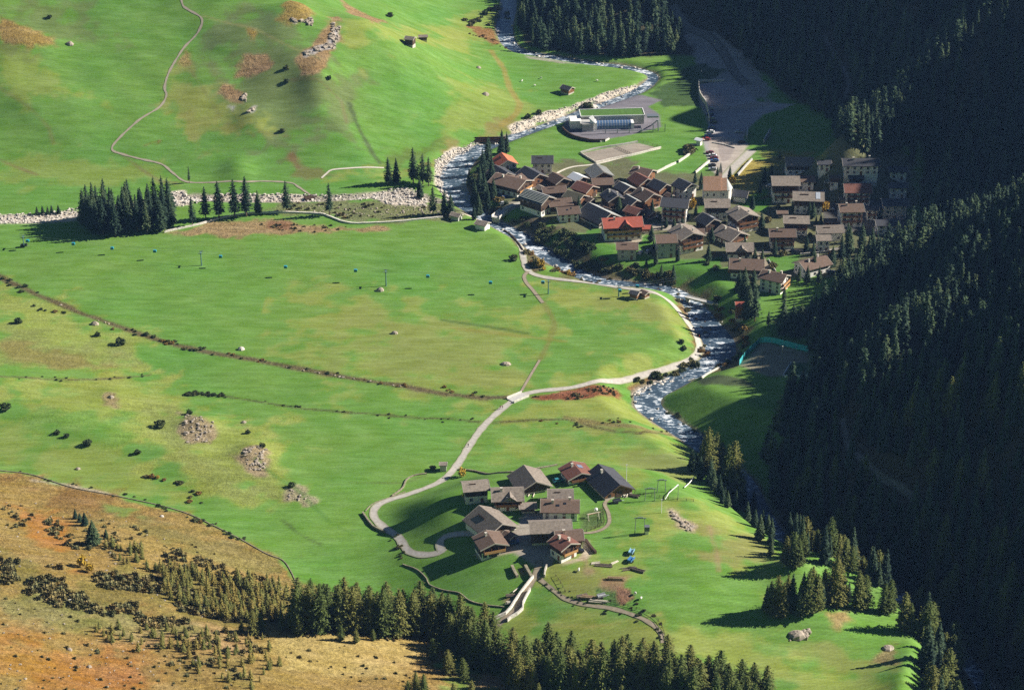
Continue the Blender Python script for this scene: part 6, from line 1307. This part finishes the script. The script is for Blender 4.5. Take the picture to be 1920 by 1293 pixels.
bridge(1286, 566, 1345, 571, 2.2, 'thin footbridge with pale deck over the river below the gardens', CONC, PALE, .3)
bridge(572, 376, 592, 368, 2.4, 'tiny dark plank bridge over the boulder stream', TD, TD, .8)
bridge(957, 752, 985, 740, 4.6, 'small lane bridge with white parapets over the field ditch', CONC, PALE, .9)
# ---------------------------------------------------------------- cars, people, lift, fences, small things
def car_meshes(paint):
    pm_ = mat('car_paint_' + paint[0], paint[1], .3, .04, 1, spec=.6)
    b = MB(); pr = [(-2.1, .35), (2.1, .35), (2.15, .65), (1.95, .88), (1.0, .98), (-1.75, 1.0), (-2.1, .85)]
    b.prism(pr, -.82, .82, pm_, axis='y'); body = b.mesh('body')
    b = MB(); b.add([(-1.75, -.76, .99), (1.0, -.76, .97), (1.0, .76, .97), (-1.75, .76, .99), (-1.35, -.62, 1.42), (.3, -.62, 1.44), (.3, .62, 1.44), (-1.35, .62, 1.42)], [(0, 1, 5, 4), (1, 2, 6, 5), (2, 3, 7, 6), (3, 0, 4, 7)], GLASS); cab = b.mesh('window')
    b = MB(); b.box(-1.36, .31, -.63, .63, 1.41, 1.47, pm_); roof = b.mesh('roof')
    return body, cab, roof
TYRE = mat('tyre_rubber', (.02, .02, .02), .9); LAMP = mat('headlight_glass', (.7, .7, .65), .2)
b = MB(); b.tube((0, -.1, 0), (0, .1, 0), .33, .33, TYRE, 10); WHEEL = b.mesh('wheel')
b = MB(); b.box(0, .06, -.16, .16, -.07, .07, LAMP); HEADL = b.mesh('headlight')
CP_ = {k: car_meshes((k, c)) for k, c in {'white': (.75, .75, .75), 'black': (.02, .02, .025), 'blue': (.05, .11, .28), 'red': (.38, .04, .03), 'silver': (.42, .44, .46), 'teal': (.04, .22, .25), 'maroon': (.16, .03, .05)}.items()}
def car(u, v, psi, c, label, group=None):
    x, y, z = hit1(u, v); r = empty('car', (x, y, float(hm(x, y)) + .1), R(psi)); tag(r, label, 'car', group)
    for nm, me in zip(('body', 'window', 'roof'), CP_[c]): link(nm, me, r)
    for a in (-1.3, 1.3):
        for s in (-.78, .78): link('wheel', WHEEL, r, (a, s, .33))
    for s in (-.55, .55): link('headlight', HEADL, r, (2.1, s, .68))
GC = 'cars parked along the edge of the upper car park'
for u, v, c, lb in ((1332, 206, 'silver', 'silver car uppermost in the row by the car park wall'), (1331, 216, 'blue', 'blue car second from the top in the parked row'), (1335, 224, 'silver', 'silver-grey car third from the top in the parked row'), (1338, 231, 'black', 'dark car below the silver ones in the parked row'), (1335, 241, 'blue', 'dark blue car in the middle of the parked row'), (1332, 249, 'white', 'white car among dark ones in the middle of the parked row'), (1328, 256, 'blue', 'blue car just above the red one in the parked row'), (1324, 263, 'red', 'red car at the lower end of the upper parked row'),
                    (1331, 288, 'maroon', 'maroon car topmost in the short row behind the church'), (1336, 293, 'white', 'white car second in the short row behind the church'), (1339, 298, 'maroon', 'second maroon car in the short row behind the church'), (1340, 303, 'blue', 'blue car in the short row behind the church'), (1335, 312, 'black', 'black car below the short row behind the church'), (1336, 319, 'silver', 'silver car nearest the church')):
    car(u, v, 172 + random.uniform(-6, 6), c, lb, GC)
for u, v, p, c, lb in ((1385, 249, 5, 'silver', 'car standing alone in the middle of the car park'), (1390, 268, 5, 'black', 'dark car in front of the garage opening'), (974, 376, -20, 'black', 'black car on the square beside the big hotel'), (945, 372, 60, 'blue', 'blue car left of the hotel square'), (944, 383, 30, 'silver', 'silver car at the corner of the hotel square'), (1084, 1035, 10, 'black', 'black car on the pale yard of the guest house'), (963, 1019, 15, 'blue', 'dark blue car in front of the shed of the largest barn'), (1047, 903, 20, 'teal', 'teal car beside the dark-red roofed house'), (1444, 351, 0, 'white', 'white car above the large balconied house'),
                       (1226, 408, 0, 'white', 'pale car left of the white arched house'), (1200, 476, 70, 'white', 'white car on the lawn below the large chalet'), (1214, 474, 70, 'silver', 'silver car next to the white one on the lawn'), (1543, 362, 40, 'silver', 'car in the shade behind the roof-window house'), (1556, 394, 5, 'silver', 'car in the shade right of the orange tree'), (1553, 344, 0, 'silver', 'car in the shade by the uppermost houses'), (1497, 441, 0, 'white', 'white car beside the brown roofed house in the gardens'), (1557, 512, 20, 'silver', 'car under the conifers at the edge of the village')):
    car(u, v, p, c, lb)
# people on the lanes
SK = mat('skin', (.5, .32, .24), .6)
def person(u, v, face, top, legs, label, stride=.25):
    x, y, z = hit1(u, v)
    me = bpy.data.meshes.new('person_body')
    J = [(0, 0, .98), (0, 0, 1.2), (0, 0, 1.42), (0, 0, 1.52), (0, .01, 1.64), (0, 0, 1.74), (.10, 0, .9), (.11, stride * .5, .5), (.11, stride * .6, .08), (.11, stride * .6 + .16, .04), (-.10, 0, .9), (-.11, -stride * .3, .5), (-.11, -stride, .10), (-.11, -stride + .15, .05), (.19, 0, 1.40), (.25, -.08, 1.14), (.25, .06, .92), (.25, .10, .84), (-.19, 0, 1.40), (-.25, .08, 1.14), (-.25, .22, .95), (-.25, .26, .87)]
    E = [(0, 1), (1, 2), (2, 3), (3, 4), (4, 5), (0, 6), (6, 7), (7, 8), (8, 9), (0, 10), (10, 11), (11, 12), (12, 13), (2, 14), (14, 15), (15, 16), (16, 17), (2, 18), (18, 19), (19, 20), (20, 21)]
    RD = [.15, .14, .17, .06, .10, .07, .10, .065, .045, .045, .10, .065, .045, .045, .07, .05, .035, .035, .07, .05, .035, .035]
    me.from_pydata(J, E, []); o = link('person', me, None, (x, y, float(hm(x, y)) + .14), R(face))
    m1 = o.modifiers.new('s', 'SKIN'); sv = me.skin_vertices[0].data if me.skin_vertices else None
    if sv is None:
        bpy.context.view_layer.objects.active = o; sv = me.skin_vertices[0].data
    for k, r_ in enumerate(RD): sv[k].radius = (r_, r_ * .8); 
    sv[0].use_root = True
    o.modifiers.new('d', 'SUBSURF').levels = 1
    dg = bpy.context.evaluated_depsgraph_get(); me2 = bpy.data.meshes.new_from_object(o.evaluated_get(dg)); o.modifiers.clear(); o.data = me2
    me2.materials.clear()
    for m in (mat('cloth_' + top[0], top[1], .9), mat('cloth_' + legs[0], legs[1], .9), SK, mat('hair_brown', (.06, .035, .02), .8)): me2.materials.append(m)
    for p in me2.polygons:
        c = p.center; p.material_index = (3 if c.z > 1.66 or (c.z > 1.56 and c.y < -.02) else 2) if c.z > 1.50 else 2 if (abs(c.x) > .2 and c.z < .92) else 0 if c.z > .93 else 1
        p.use_smooth = True
    return tag(o, label, 'person')
person(878, 838, 160, ('navy', (.03, .04, .09)), ('black', (.02, .02, .02)), 'walker in dark clothes on the pale lane above the hamlet')
person(938, 767, 150, ('red', (.35, .05, .04)), ('grey', (.12, .12, .13)), 'left one of two walkers beside the lane, in a red jacket')
person(942, 767, 150, ('rose', (.30, .12, .12)), ('navy', (.03, .04, .09)), 'right one of two walkers beside the lane, in a dull red top')
person(1311, 634, 100, ('scarlet', (.45, .04, .03)), ('black', (.02, .02, .02)), 'walker in red on the lane bend near the river')
person(1317, 655, 100, ('black', (.02, .02, .02)), ('grey', (.12, .12, .13)), 'walker in black on the lane bend near the river')
person(941, 417, 120, ('black', (.02, .02, .02)), ('black', (.02, .02, .02)), 'dark figure at the near end of the stone bridge')
# chair lift: pylons, rope and turquoise cabins
TQ = mat('turquoise_shell', (.02, .30, .42), .35, .05, 1, spec=.5); PYM = mat('pylon_paint', (.10, .20, .20), .6, .1)
tops = []
for u, v, hp, lb in ((-60, 458, 22, ''), (45, 464, 20, 'lift pylon at the left edge of the meadow beside a dark heap'), (378, 498, 24, 'slim lift pylon in the left half of the big meadow'), (724, 536, 27, 'slim lift pylon in the middle of the big meadow beside a boulder'), (1028, 551, 24, 'slim lift pylon at the end of the field track'), (1160, 556, 18, 'lift pylon with turquoise head next to the two huts'), (1290, 560, 40, '')):
    h, x, y, z = pxheight(u, v, hp)
    if lb:
        r = empty('lift_pylon', (x, y, z)); tag(r, lb, 'lift pylon', 'pylons of the chair lift')
        b = MB(); b.tube((0, 0, -1), (0, 0, h), .34, .2, PYM, 8); b.obj('mast', r)
        b = MB(); b.box(-.25, .25, -1.3, 1.3, h - .25, h + .1, PYM); b.obj('crossarm', r)
        b = MB()
        for s in (-1.2, 1.2): b.box(-1.0, 1.0, s - .12, s + .12, h + .12, h + .4, METAL)
        b.obj('rope_wheel', r)
    tops.append(Vector((x, y, z + h + .4)))
b = MB()
for a, c in zip(tops[:-1], tops[1:]):
    for s in (-1.2, 1.2):
        k = Vector((0, s, 0)); mid = (a + c) / 2 - Vector((0, 0, (c - a).length * .012)); b.tube(a + k, mid + k, .03, .03, METAL, 4); b.tube(mid + k, c + k, .03, .03, METAL, 4)
tag(b.obj('haul_rope'), 'thin steel ropes strung between the lift pylons over the meadow', 'rope')
pr = [(-.75, -2.6), (.75, -2.6), (.95, -1.9), (.75, -1.2), (-.75, -1.2), (-.95, -1.9)]
b = MB(); b.prism(pr, -.65, .65, TQ, axis='y'); CABM = b.mesh('shell'); b = MB(); b.box(-.6, .6, -.68, -.655, -2.0, -1.4, GLASS); CWM = b.mesh('window'); b = MB(); b.tube((0, 0, -1.2), (0, 0, 0), .05, .05, METAL); CHM = b.mesh('hanger')
GL = ['turquoise cabin hanging beside the leftmost pylon', 'turquoise cabin second from the left on the rope', 'turquoise cabin third from the left, over the meadow', 'turquoise cabin fourth from the left, before the second pylon', 'turquoise cabin just right of the second pylon', 'turquoise cabin midway between second and middle pylon', 'turquoise cabin left of the middle pylon', 'turquoise cabin right of the middle pylon', 'turquoise cabin midway between middle pylon and field track', 'dark cabin directly left of the pylon by the field track', 'turquoise cabin above the two small huts', 'turquoise cabin at the pylon head beside the huts']
tp_ = [proj(np.array(t)) for t in tops]
for u, lb in zip((52, 137, 210, 290, 413, 537, 667, 802, 920, 1018, 1195, 1162), GL):
    for (a, pa), (c, pc) in zip(zip(tops[:-1], tp_[:-1]), zip(tops[1:], tp_[1:])):
        if pa[0] <= u <= pc[0]:
            t = (u - pa[0]) / (pc[0] - pa[0]); p = a.lerp(c, t) + Vector((0, random.choice((-1.2, 1.2)), -(c - a).length * .024 * min(t, 1 - t)))
            r = empty('lift_cabin', p); tag(r, lb, 'lift cabin', 'cabins on the lift rope'); s = .85
            r.scale = (s, s, s); link('shell', CABM, r); link('window', CWM, r); link('hanger', CHM, r)
# drag lift gantries and their poles by the hamlet
def gantry(u0, u1, v, hp, label, box=False):
    h, x0, y0, z0 = pxheight(u0, v, hp); x1, y1, z1 = hit1(u1, v); r = empty('lift_gantry', (x0, y0, z0)); tag(r, label, 'gantry')
    L = x1 - x0; b = MB(); b.tube((0, 0, -.5), (.3, 0, h), .16, .12, METAL); b.tube((L, y1 - y0, -.5), (L - .3, y1 - y0, h), .16, .12, METAL); b.obj('post', r)
    b = MB(); b.box(-.3, L + .3, -.14, .14, h - .14, h + .14, METAL); b.obj('crossbar', r)
    b = MB()
    for k in (.3, .5, .7): b.box(L * k - .25, L * k + .25, -.25, .25, h + .14, h + .45, METAL)
    b.obj('rope_wheel', r)
    if box: b = MB(); b.box(L - .2, L + 1.6, -.9, .9, 1.5, 3.2, mat('cabin_grey', (.13, .14, .16), .5)); b.box(L + .1, L + 1.3, -.6, .6, -.5, 1.497, WHITE); b.obj('motor_cabin', r)
gantry(1209, 1228, 938, 22, 'small steel gantry right of the slate roofed barn')
gantry(1190, 1209, 1000, 29, 'steel gantry with grey motor cabin on the meadow', True)
gantry(1232, 1248, 922, 22, 'farthest steel gantry above the small one')
for u, v, hp, cm, lb in ((1174, 912, 40, WHITE, 'white topped mast in front of the slate roofed barn'), (1240, 961, 24, WHITE, 'white street lamp pole on the meadow crest'), (1336, 62 + 0, 0, METAL, ''), (1340, 86, 10, WHITE, 'short white post beside the piste road'), (1315, 150, 16, PYM, 'greenish lift mast above the car park'), (1465, 690, 40, METAL, 'tall floodlight mast in the sports pitch'), (1271, 935, 24, METAL, 'thin grey pole on the crest by the gorge')):
    if not hp: continue
    h, x, y, z = pxheight(u, v, hp); r = empty('pole', (x, y, z)); tag(r, lb, 'pole'); b = MB(); b.tube((0, 0, -.5), (0, 0, h), .12, .08, cm); b.obj('mast', r); b = MB(); b.box(-.3, .3, -.12, .12, h, h + .28, WHITE); b.obj('lamp_head', r)
# fallen trunk on the crest, curved white rail
for pts, lb in (([(1247, 938), (1254, 928), (1266, 920), (1271, 917)], 'bent white dead branch lying on the crest'), ([(1283, 916), (1292, 910), (1302, 899)], 'curved white trunk leaning in the tree shadow')):
    P = [Vector((*q, float(hz(*q)) + .6 + .5 * k)) for k, q in enumerate(hitp(pts))]; b = MB()
    for a, c in zip(P[:-1], P[1:]): b.tube(a, c, .2, .16, WHITE, 6)
    tag(b.obj('dead_branch'), lb, 'branch')
# log piles, machinery, boards
def pile(name, u, v, psi, L, W_, h, rows, m, label, cat, messy=.15):
    x, y, z = hit1(u, v); b = MB(); k = 0
    for r_ in range(rows):
        for q in range(max(1, int(W_ / .5) - r_)):
            yy = -W_ / 2 + .25 + q * .5 + r_ * .25; dx = random.gauss(0, messy * L * .4)
            b.tube((-L / 2 + dx, yy + random.gauss(0, messy), .22 + r_ * h / rows), (L / 2 + dx, yy + random.gauss(0, messy), .22 + r_ * h / rows + random.gauss(0, messy * .3)), .2, .18, m, 6)
    o = b.obj(name, None, loc=(x, y, z), rz=R(psi)); return tag(o, label, cat)
LOG = mat('cut_logs', (.42, .30, .18), .85, .3, 2); LOGP = mat('pale_boards', (.62, .56, .46), .85, .2, 2); LOGD = mat('old_boards', (.16, .13, .10), .9, .3, 2)
for a in ((1172, 928, 70, 3.2, 2.5, .8, 2, LOGP, 'stack of pale boards leaning before the slate roofed barn', 'board stack'), (1187, 930, -20, 4.5, 2.2, .7, 2, LOGD, 'heap of old timber right of the slate roofed barn', 'timber heap'), (1117, 1056, 10, 3, 1.5, .5, 1, LOGP, 'left end of the scattered boards in the lower meadow', 'board heap'), (1132, 1060, -8, 6, 2, .5, 1, LOGD, 'scattered grey boards in the lower meadow', 'board heap'), (1152, 1055, 40, 3, 1, .5, 1, LOGP, 'pale boards at the right end of the scattered heap', 'board heap'),
          (1178, 1066, 15, 5, 2, .6, 1, LOGD, 'grey pile of beams right of the scattered boards', 'beam pile'), (1192, 1068, -30, 6, 2.4, .6, 2, LOGD, 'rightmost pile of beams in the lower meadow', 'beam pile'), (1155, 1085, -5, 5.5, 2.4, .9, 3, LOG, 'round heap of logs and scrap on reddish earth', 'log heap'), (1105, 1120, -10, 5, 2.4, .8, 2, LOG, 'brown log heap beside the farm track', 'log heap'), (1122, 1128, -12, 6, 1.5, .6, 2, LOGP, 'row of pale logs at the edge of the farm track', 'log heap'), (1092, 1118, 20, 4, 2, .7, 2, LOGD, 'dark end of the heap beside the farm track', 'log heap'), (967, 1105, 55, 4, .8, .3, 1, LOGP, 'pale beams lying by the walled lane', 'beam pile'),
          (962, 1116, 10, 4.5, 1.6, .6, 2, LOGD, 'dark junk heap left of the walled lane', 'junk heap'), (958, 1130, 10, 3, 1.6, .6, 2, LOGP, 'pale junk heap lower left of the walled lane', 'junk heap'), (993, 925, 70, 4.2, .8, .3, 1, LOGP, 'leaning pale planks in front of the timber barn', 'planks'), (1002, 926, 78, 4.2, .6, .3, 1, LOGP, 'second bundle of leaning planks in front of the timber barn', 'planks'), (1022, 934, 15, 5, .8, .4, 1, LOGP, 'pale stack of beams right of the timber barn ramp', 'beam pile'), (980, 970, 25, 3.4, .8, .4, 1, LOGP, 'pale boards in the yard behind the largest barn', 'boards'), (1117, 962, 20, 5, .8, .4, 1, LOG, 'orange beams along the top of the garden', 'beams'),
          (1300, 272, 0, 3, 1.6, .8, 2, LOGP, 'pale stack beside the white-roofed cabin', 'stack'), (968, 762 - 12, 60, .1, .1, .1, 1, LOGD, '', '')):
    if a[-1]: pile('log_pile' if 'log' in a[-2] else 'timber_stack', *a[:-2], label=a[-2], cat=a[-1])
def machine(u, v, psi, c, label, cat='farm machine', name='farm_trailer'):
    x, y, z = hit1(u, v); r = empty(name, (x, y, z), R(psi)); tag(r, label, cat); mm = mat('machine_' + c[0], c[1], .5, .15)
    b = MB(); b.box(-1.6, 1.6, -.8, .8, .7, .85, mm); b.prism([(-1.6, .853), (1.6, .853), (1.4, 1.5), (-1.2, 1.4)], -.8, -.7, mm, axis='y'); b.prism([(-1.6, .853), (1.6, .853), (1.4, 1.5), (-1.2, 1.4)], .7, .8, mm, axis='y'); b.box(-1.6, -1.5, -.69, .69, .853, 1.4, mm); b.obj('load_bed', r)
    b = MB(); b.tube((1.6, 0, .75), (2.8, 0, .5), .07, .06, METAL); b.obj('drawbar', r)
    for s in (-.95, .95): w_ = link('wheel', WHEEL, r, (-.3, s, .45)); w_.scale = (1.4, 1, 1.4)
machine(1157, 942, 20, ('dark', (.05, .06, .07)), 'dark trailer with pale poles on the meadow below the slate roofed barn')
machine(1184, 1037, 70, ('blue', (.20, .36, .48)), 'pale blue implement, upper of two in the lower meadow')
machine(1183, 1052, 60, ('deepblue', (.05, .16, .36)), 'deep blue implement, lower of two in the lower meadow')
machine(1128, 1120, 20, ('steel', (.35, .36, .38)), 'grey upturned cart at the right end of the log heap')
machine(45, 463, 0, ('dark', (.05, .06, .07)), 'dark cart at the foot of the leftmost pylon')
# fenced court, its posts and middle net
def fence(name, pts, h, step, m, label, rails=2, cat='fence'):
    C_ = catmull(hitp(pts), .5); b = MB(); acc = 0; last = C_[0]; posts = [C_[0]]
    for p in C_[1:]:
        acc += np.linalg.norm(p - last); last = p
        if acc >= step: posts.append(p); acc = 0
    posts.append(C_[-1]); b = MB()
    for p in posts: z = float(hm(*p)); b.tube((p[0], p[1], z - .4), (p[0], p[1], z + h), .09, .09, m, 5)
    for a, c in zip(posts[:-1], posts[1:]):
        for k in range(rails):
            hh_ = h * (k + 1) / rails - .1; b.tube((a[0], a[1], float(hm(*a)) + hh_), (c[0], c[1], float(hm(*c)) + hh_), .05, .05, m, 4)
    return tag(b.obj(name), label, cat, kind='thing')
fence('court_net', [(1155, 277), (1184, 290)], 1.1, 1.2, TD, 'dark divider across the middle of the fenced court', 3, 'net')
fence('wooden_fence', [(1196, 267), (1215, 270), (1238, 277)], 1.2, 2.5, TD, 'short dark fence at the right end of the fenced court')
fence('wooden_fence', [(1090, 999), (1100, 996), (1131, 984), (1131, 972), (1130, 955)], 1.3, 1.6, TD, 'dark fence round the hamlet playground and garden')
fence('wooden_fence', [(1042, 1080), (1052, 1095), (1060, 1110)], .9, 2.0, TD, 'thin fence on the upper side of the farm track near the fork', 1)
fence('wooden_fence', [(1145, 1128), (1180, 1138), (1215, 1150), (1238, 1170), (1248, 1198)], 1.1, 3.0, TD, 'long thin fence along the upper side of the farm track')
fence('wooden_fence', [(1190, 925), (1225, 930), (1270, 938), (1300, 940)], 1.1, 3.0, TD, 'thin fence crossing the meadow behind the gantries')
x, y, z = hit1(1112, 972); r = empty('swing_frame', (x, y, z), R(20)); tag(r, 'wooden play frame with white ball lamp in the hamlet garden', 'play frame')
b = MB()
for a in (-2, 2): b.tube((a, -1, -.2), (a, 0, 2.4), .1, .1, LOGP); b.tube((a, 1, -.2), (a, 0, 2.4), .1, .1, LOGP)
b.tube((-2.4, 0, 2.4), (2.4, 0, 2.4), .11, .11, LOGP); b.obj('frame', r)
b = MB()
for i in range(6):
    for k in range(8):
        t0, t1 = math.pi * i / 6, math.pi * (i + 1) / 6; a0, a1 = 2 * math.pi * k / 8, 2 * math.pi * (k + 1) / 8
        b.add([(1.5 + .7 * math.sin(t) * math.cos(a), 1 + .7 * math.sin(t) * math.sin(a), 3 + .7 * math.cos(t)) for t, a in ((t0, a0), (t1, a0), (t1, a1), (t0, a1))], [(0, 1, 2, 3)], WHITE)
b.obj('ball', r)
# turquoise net of the sports pitch
nt_ = mat('turquoise_net', (.05, .42, .46), .8, .15, 2)
def net(pts, h, label, m=nt_):
    C_ = catmull(hitp(pts), 2.5); V = []; Fq = []; n = len(C_); b = MB()
    for p in C_:
        z = float(hm(*p)); V += [(p[0], p[1] - .04, z), (p[0], p[1] - .04, z + h), (p[0], p[1] + .04, z + h), (p[0], p[1] + .04, z)]
    for i in range(n - 1): Fq += [(i * 4 + k, (i + 1) * 4 + k, (i + 1) * 4 + k + 1, i * 4 + k + 1) for k in range(3)]
    b.add(V, Fq, m)
    r = empty('ball_net', (0, 0, 0)); tag(r, label, 'net'); b.obj('netting', r); b = MB()
    for p in C_[::2]: z = float(hm(*p)); b.tube((p[0], p[1], z - .5), (p[0], p[1], z + h + .15), .1, .1, METAL, 5)
    b.obj('post', r)
net([(1386, 685), (1398, 668), (1424, 643)], 2.6, 'bright turquoise ball net on the sunlit left side of the sports pitch')
net([(1424, 643), (1470, 648), (1518, 660)], 2.6, 'shaded turquoise ball net along the back of the sports pitch')
for pts, lb in (([(1468, 706), (1483, 682)], 'white kick board left of the small green court'), ([(1470, 707), (1515, 706)], 'white board along the near side of the small green court')):
    wallstrip('white_board', pts, .25, 1.0, WHITE, lb, 'board')
for k, (x, y) in enumerate(along([(352, 741), (372, 738), (400, 741), (420, 742)], 16, .7)): put_bush(V_BUSH, x, y, random.uniform(.5, .8), 'low bush of the short hedge at the left start of the lower ditch', 'short hedge on the lower ditch', 'bush', 'bush', .8)
nb = 0
for x, y in scatter([(1000, 340), (1130, 345), (1240, 350), (1330, 400), (1450, 380), (1560, 400), (1560, 500), (1440, 520), (1300, 500), (1180, 480), (1120, 440), (1010, 410)], 150, 3):
    if nb >= 62 or any((x - a) ** 2 + (y - b) ** 2 < (q + 1.6) ** 2 for a, b, q in HOUSES): continue
    nb += 1; k = random.random(); lr = ('left' if x < 30 else 'middle' if x < 85 else 'right') + ' part of the village'
    if k < .4: put_tree('spruce_tree', random.choice(V_SPR), x, y, random.uniform(5, 10), 'small garden conifer between houses in the ' + lr, 'tree', 'garden conifers ' + lr, 1.3)
    else: put_bush(V_BUSH + V_OLIVE + V_AUT, x, y, random.uniform(.6, 1.3), 'garden bush between houses in the ' + lr, 'garden bushes ' + lr, 'garden_bush', 'bush')
# sheep far across the river, bee boxes
def sheep(u, v, label, c=(.7, .68, .62)):
    x, y, z = hit1(u, v); me = bpy.data.meshes.new('sheep'); J = [(-.45, 0, .62), (-.1, 0, .64), (.3, 0, .66), (.55, 0, .84), (.78, 0, .76)] + [(sx, sy, h_) for sx, sy in ((-.4, .16), (-.4, -.16), (.32, .16), (.32, -.16)) for h_ in (.5, .25, .03)]
    E = [(0, 1), (1, 2), (2, 3), (3, 4)]
    for k in range(4): a = 5 + 3 * k; E += [((0 if k < 2 else 2), a), (a, a + 1), (a + 1, a + 2)]
    me.from_pydata(J, E, []); o = link('sheep', me, None, (x, y, float(hm(x, y))), random.uniform(0, 6)); o.modifiers.new('s', 'SKIN')
    for k, r_ in enumerate([.27, .31, .27, .14, .09] + [.08, .05, .045] * 4): me.skin_vertices[0].data[k].radius = (r_, r_)
    me.skin_vertices[0].data[0].use_root = True; o.modifiers.new('d', 'SUBSURF').levels = 1
    dg = bpy.context.evaluated_depsgraph_get(); me2 = bpy.data.meshes.new_from_object(o.evaluated_get(dg)); o.modifiers.clear(); o.data = me2; me2.materials.clear(); me2.materials.append(mat('sheep_wool', c, .95)); o.scale = (1.3,) * 3
    return tag(o, label, 'sheep')
sheep(978, 154, 'pale sheep, left one of three on the meadow beyond the river'); sheep(1014, 148, 'pale sheep, right one of three on the meadow beyond the river'); sheep(1003, 162, 'dark sheep, lowest of three on the meadow beyond the river', (.10, .08, .07)); sheep(1120, 153, 'white sheep by the forest shadow beyond the river')
sheep(1085, 1071, 'white sheep in the meadow right of the guest house'); sheep(1191, 1114, 'white sheep upper of two right of the log heap'); sheep(1202, 1123, 'white sheep lower of two right of the log heap')
# ---------------------------------------------------------------- air of the valley
hm_ = bpy.data.materials.new('valley_air'); hm_.use_nodes = True; nt = hm_.node_tree
nt.nodes.remove(nt.nodes['Principled BSDF']); pv = nt.nodes.new('ShaderNodeVolumePrincipled')
pv.inputs['Density'].default_value = HAZE; pv.inputs['Color'].default_value = (.28, .52, 1.0, 1); pv.inputs['Anisotropy'].default_value = .1
lk(nt, pv.outputs[0], nt.nodes['Material Output'].inputs['Volume'])
zt = max(float(Z.max()) + 30, CAMZ + 20); b = MB(); b.box(GX0 - 10, GX0 + GS * (NX - 1) + 10, GY0 - 10, GY0 + GS * (NY - 1) + 10, float(Z.min()) - 6, zt, hm_)
tag(b.obj('haze'), kind='stuff')
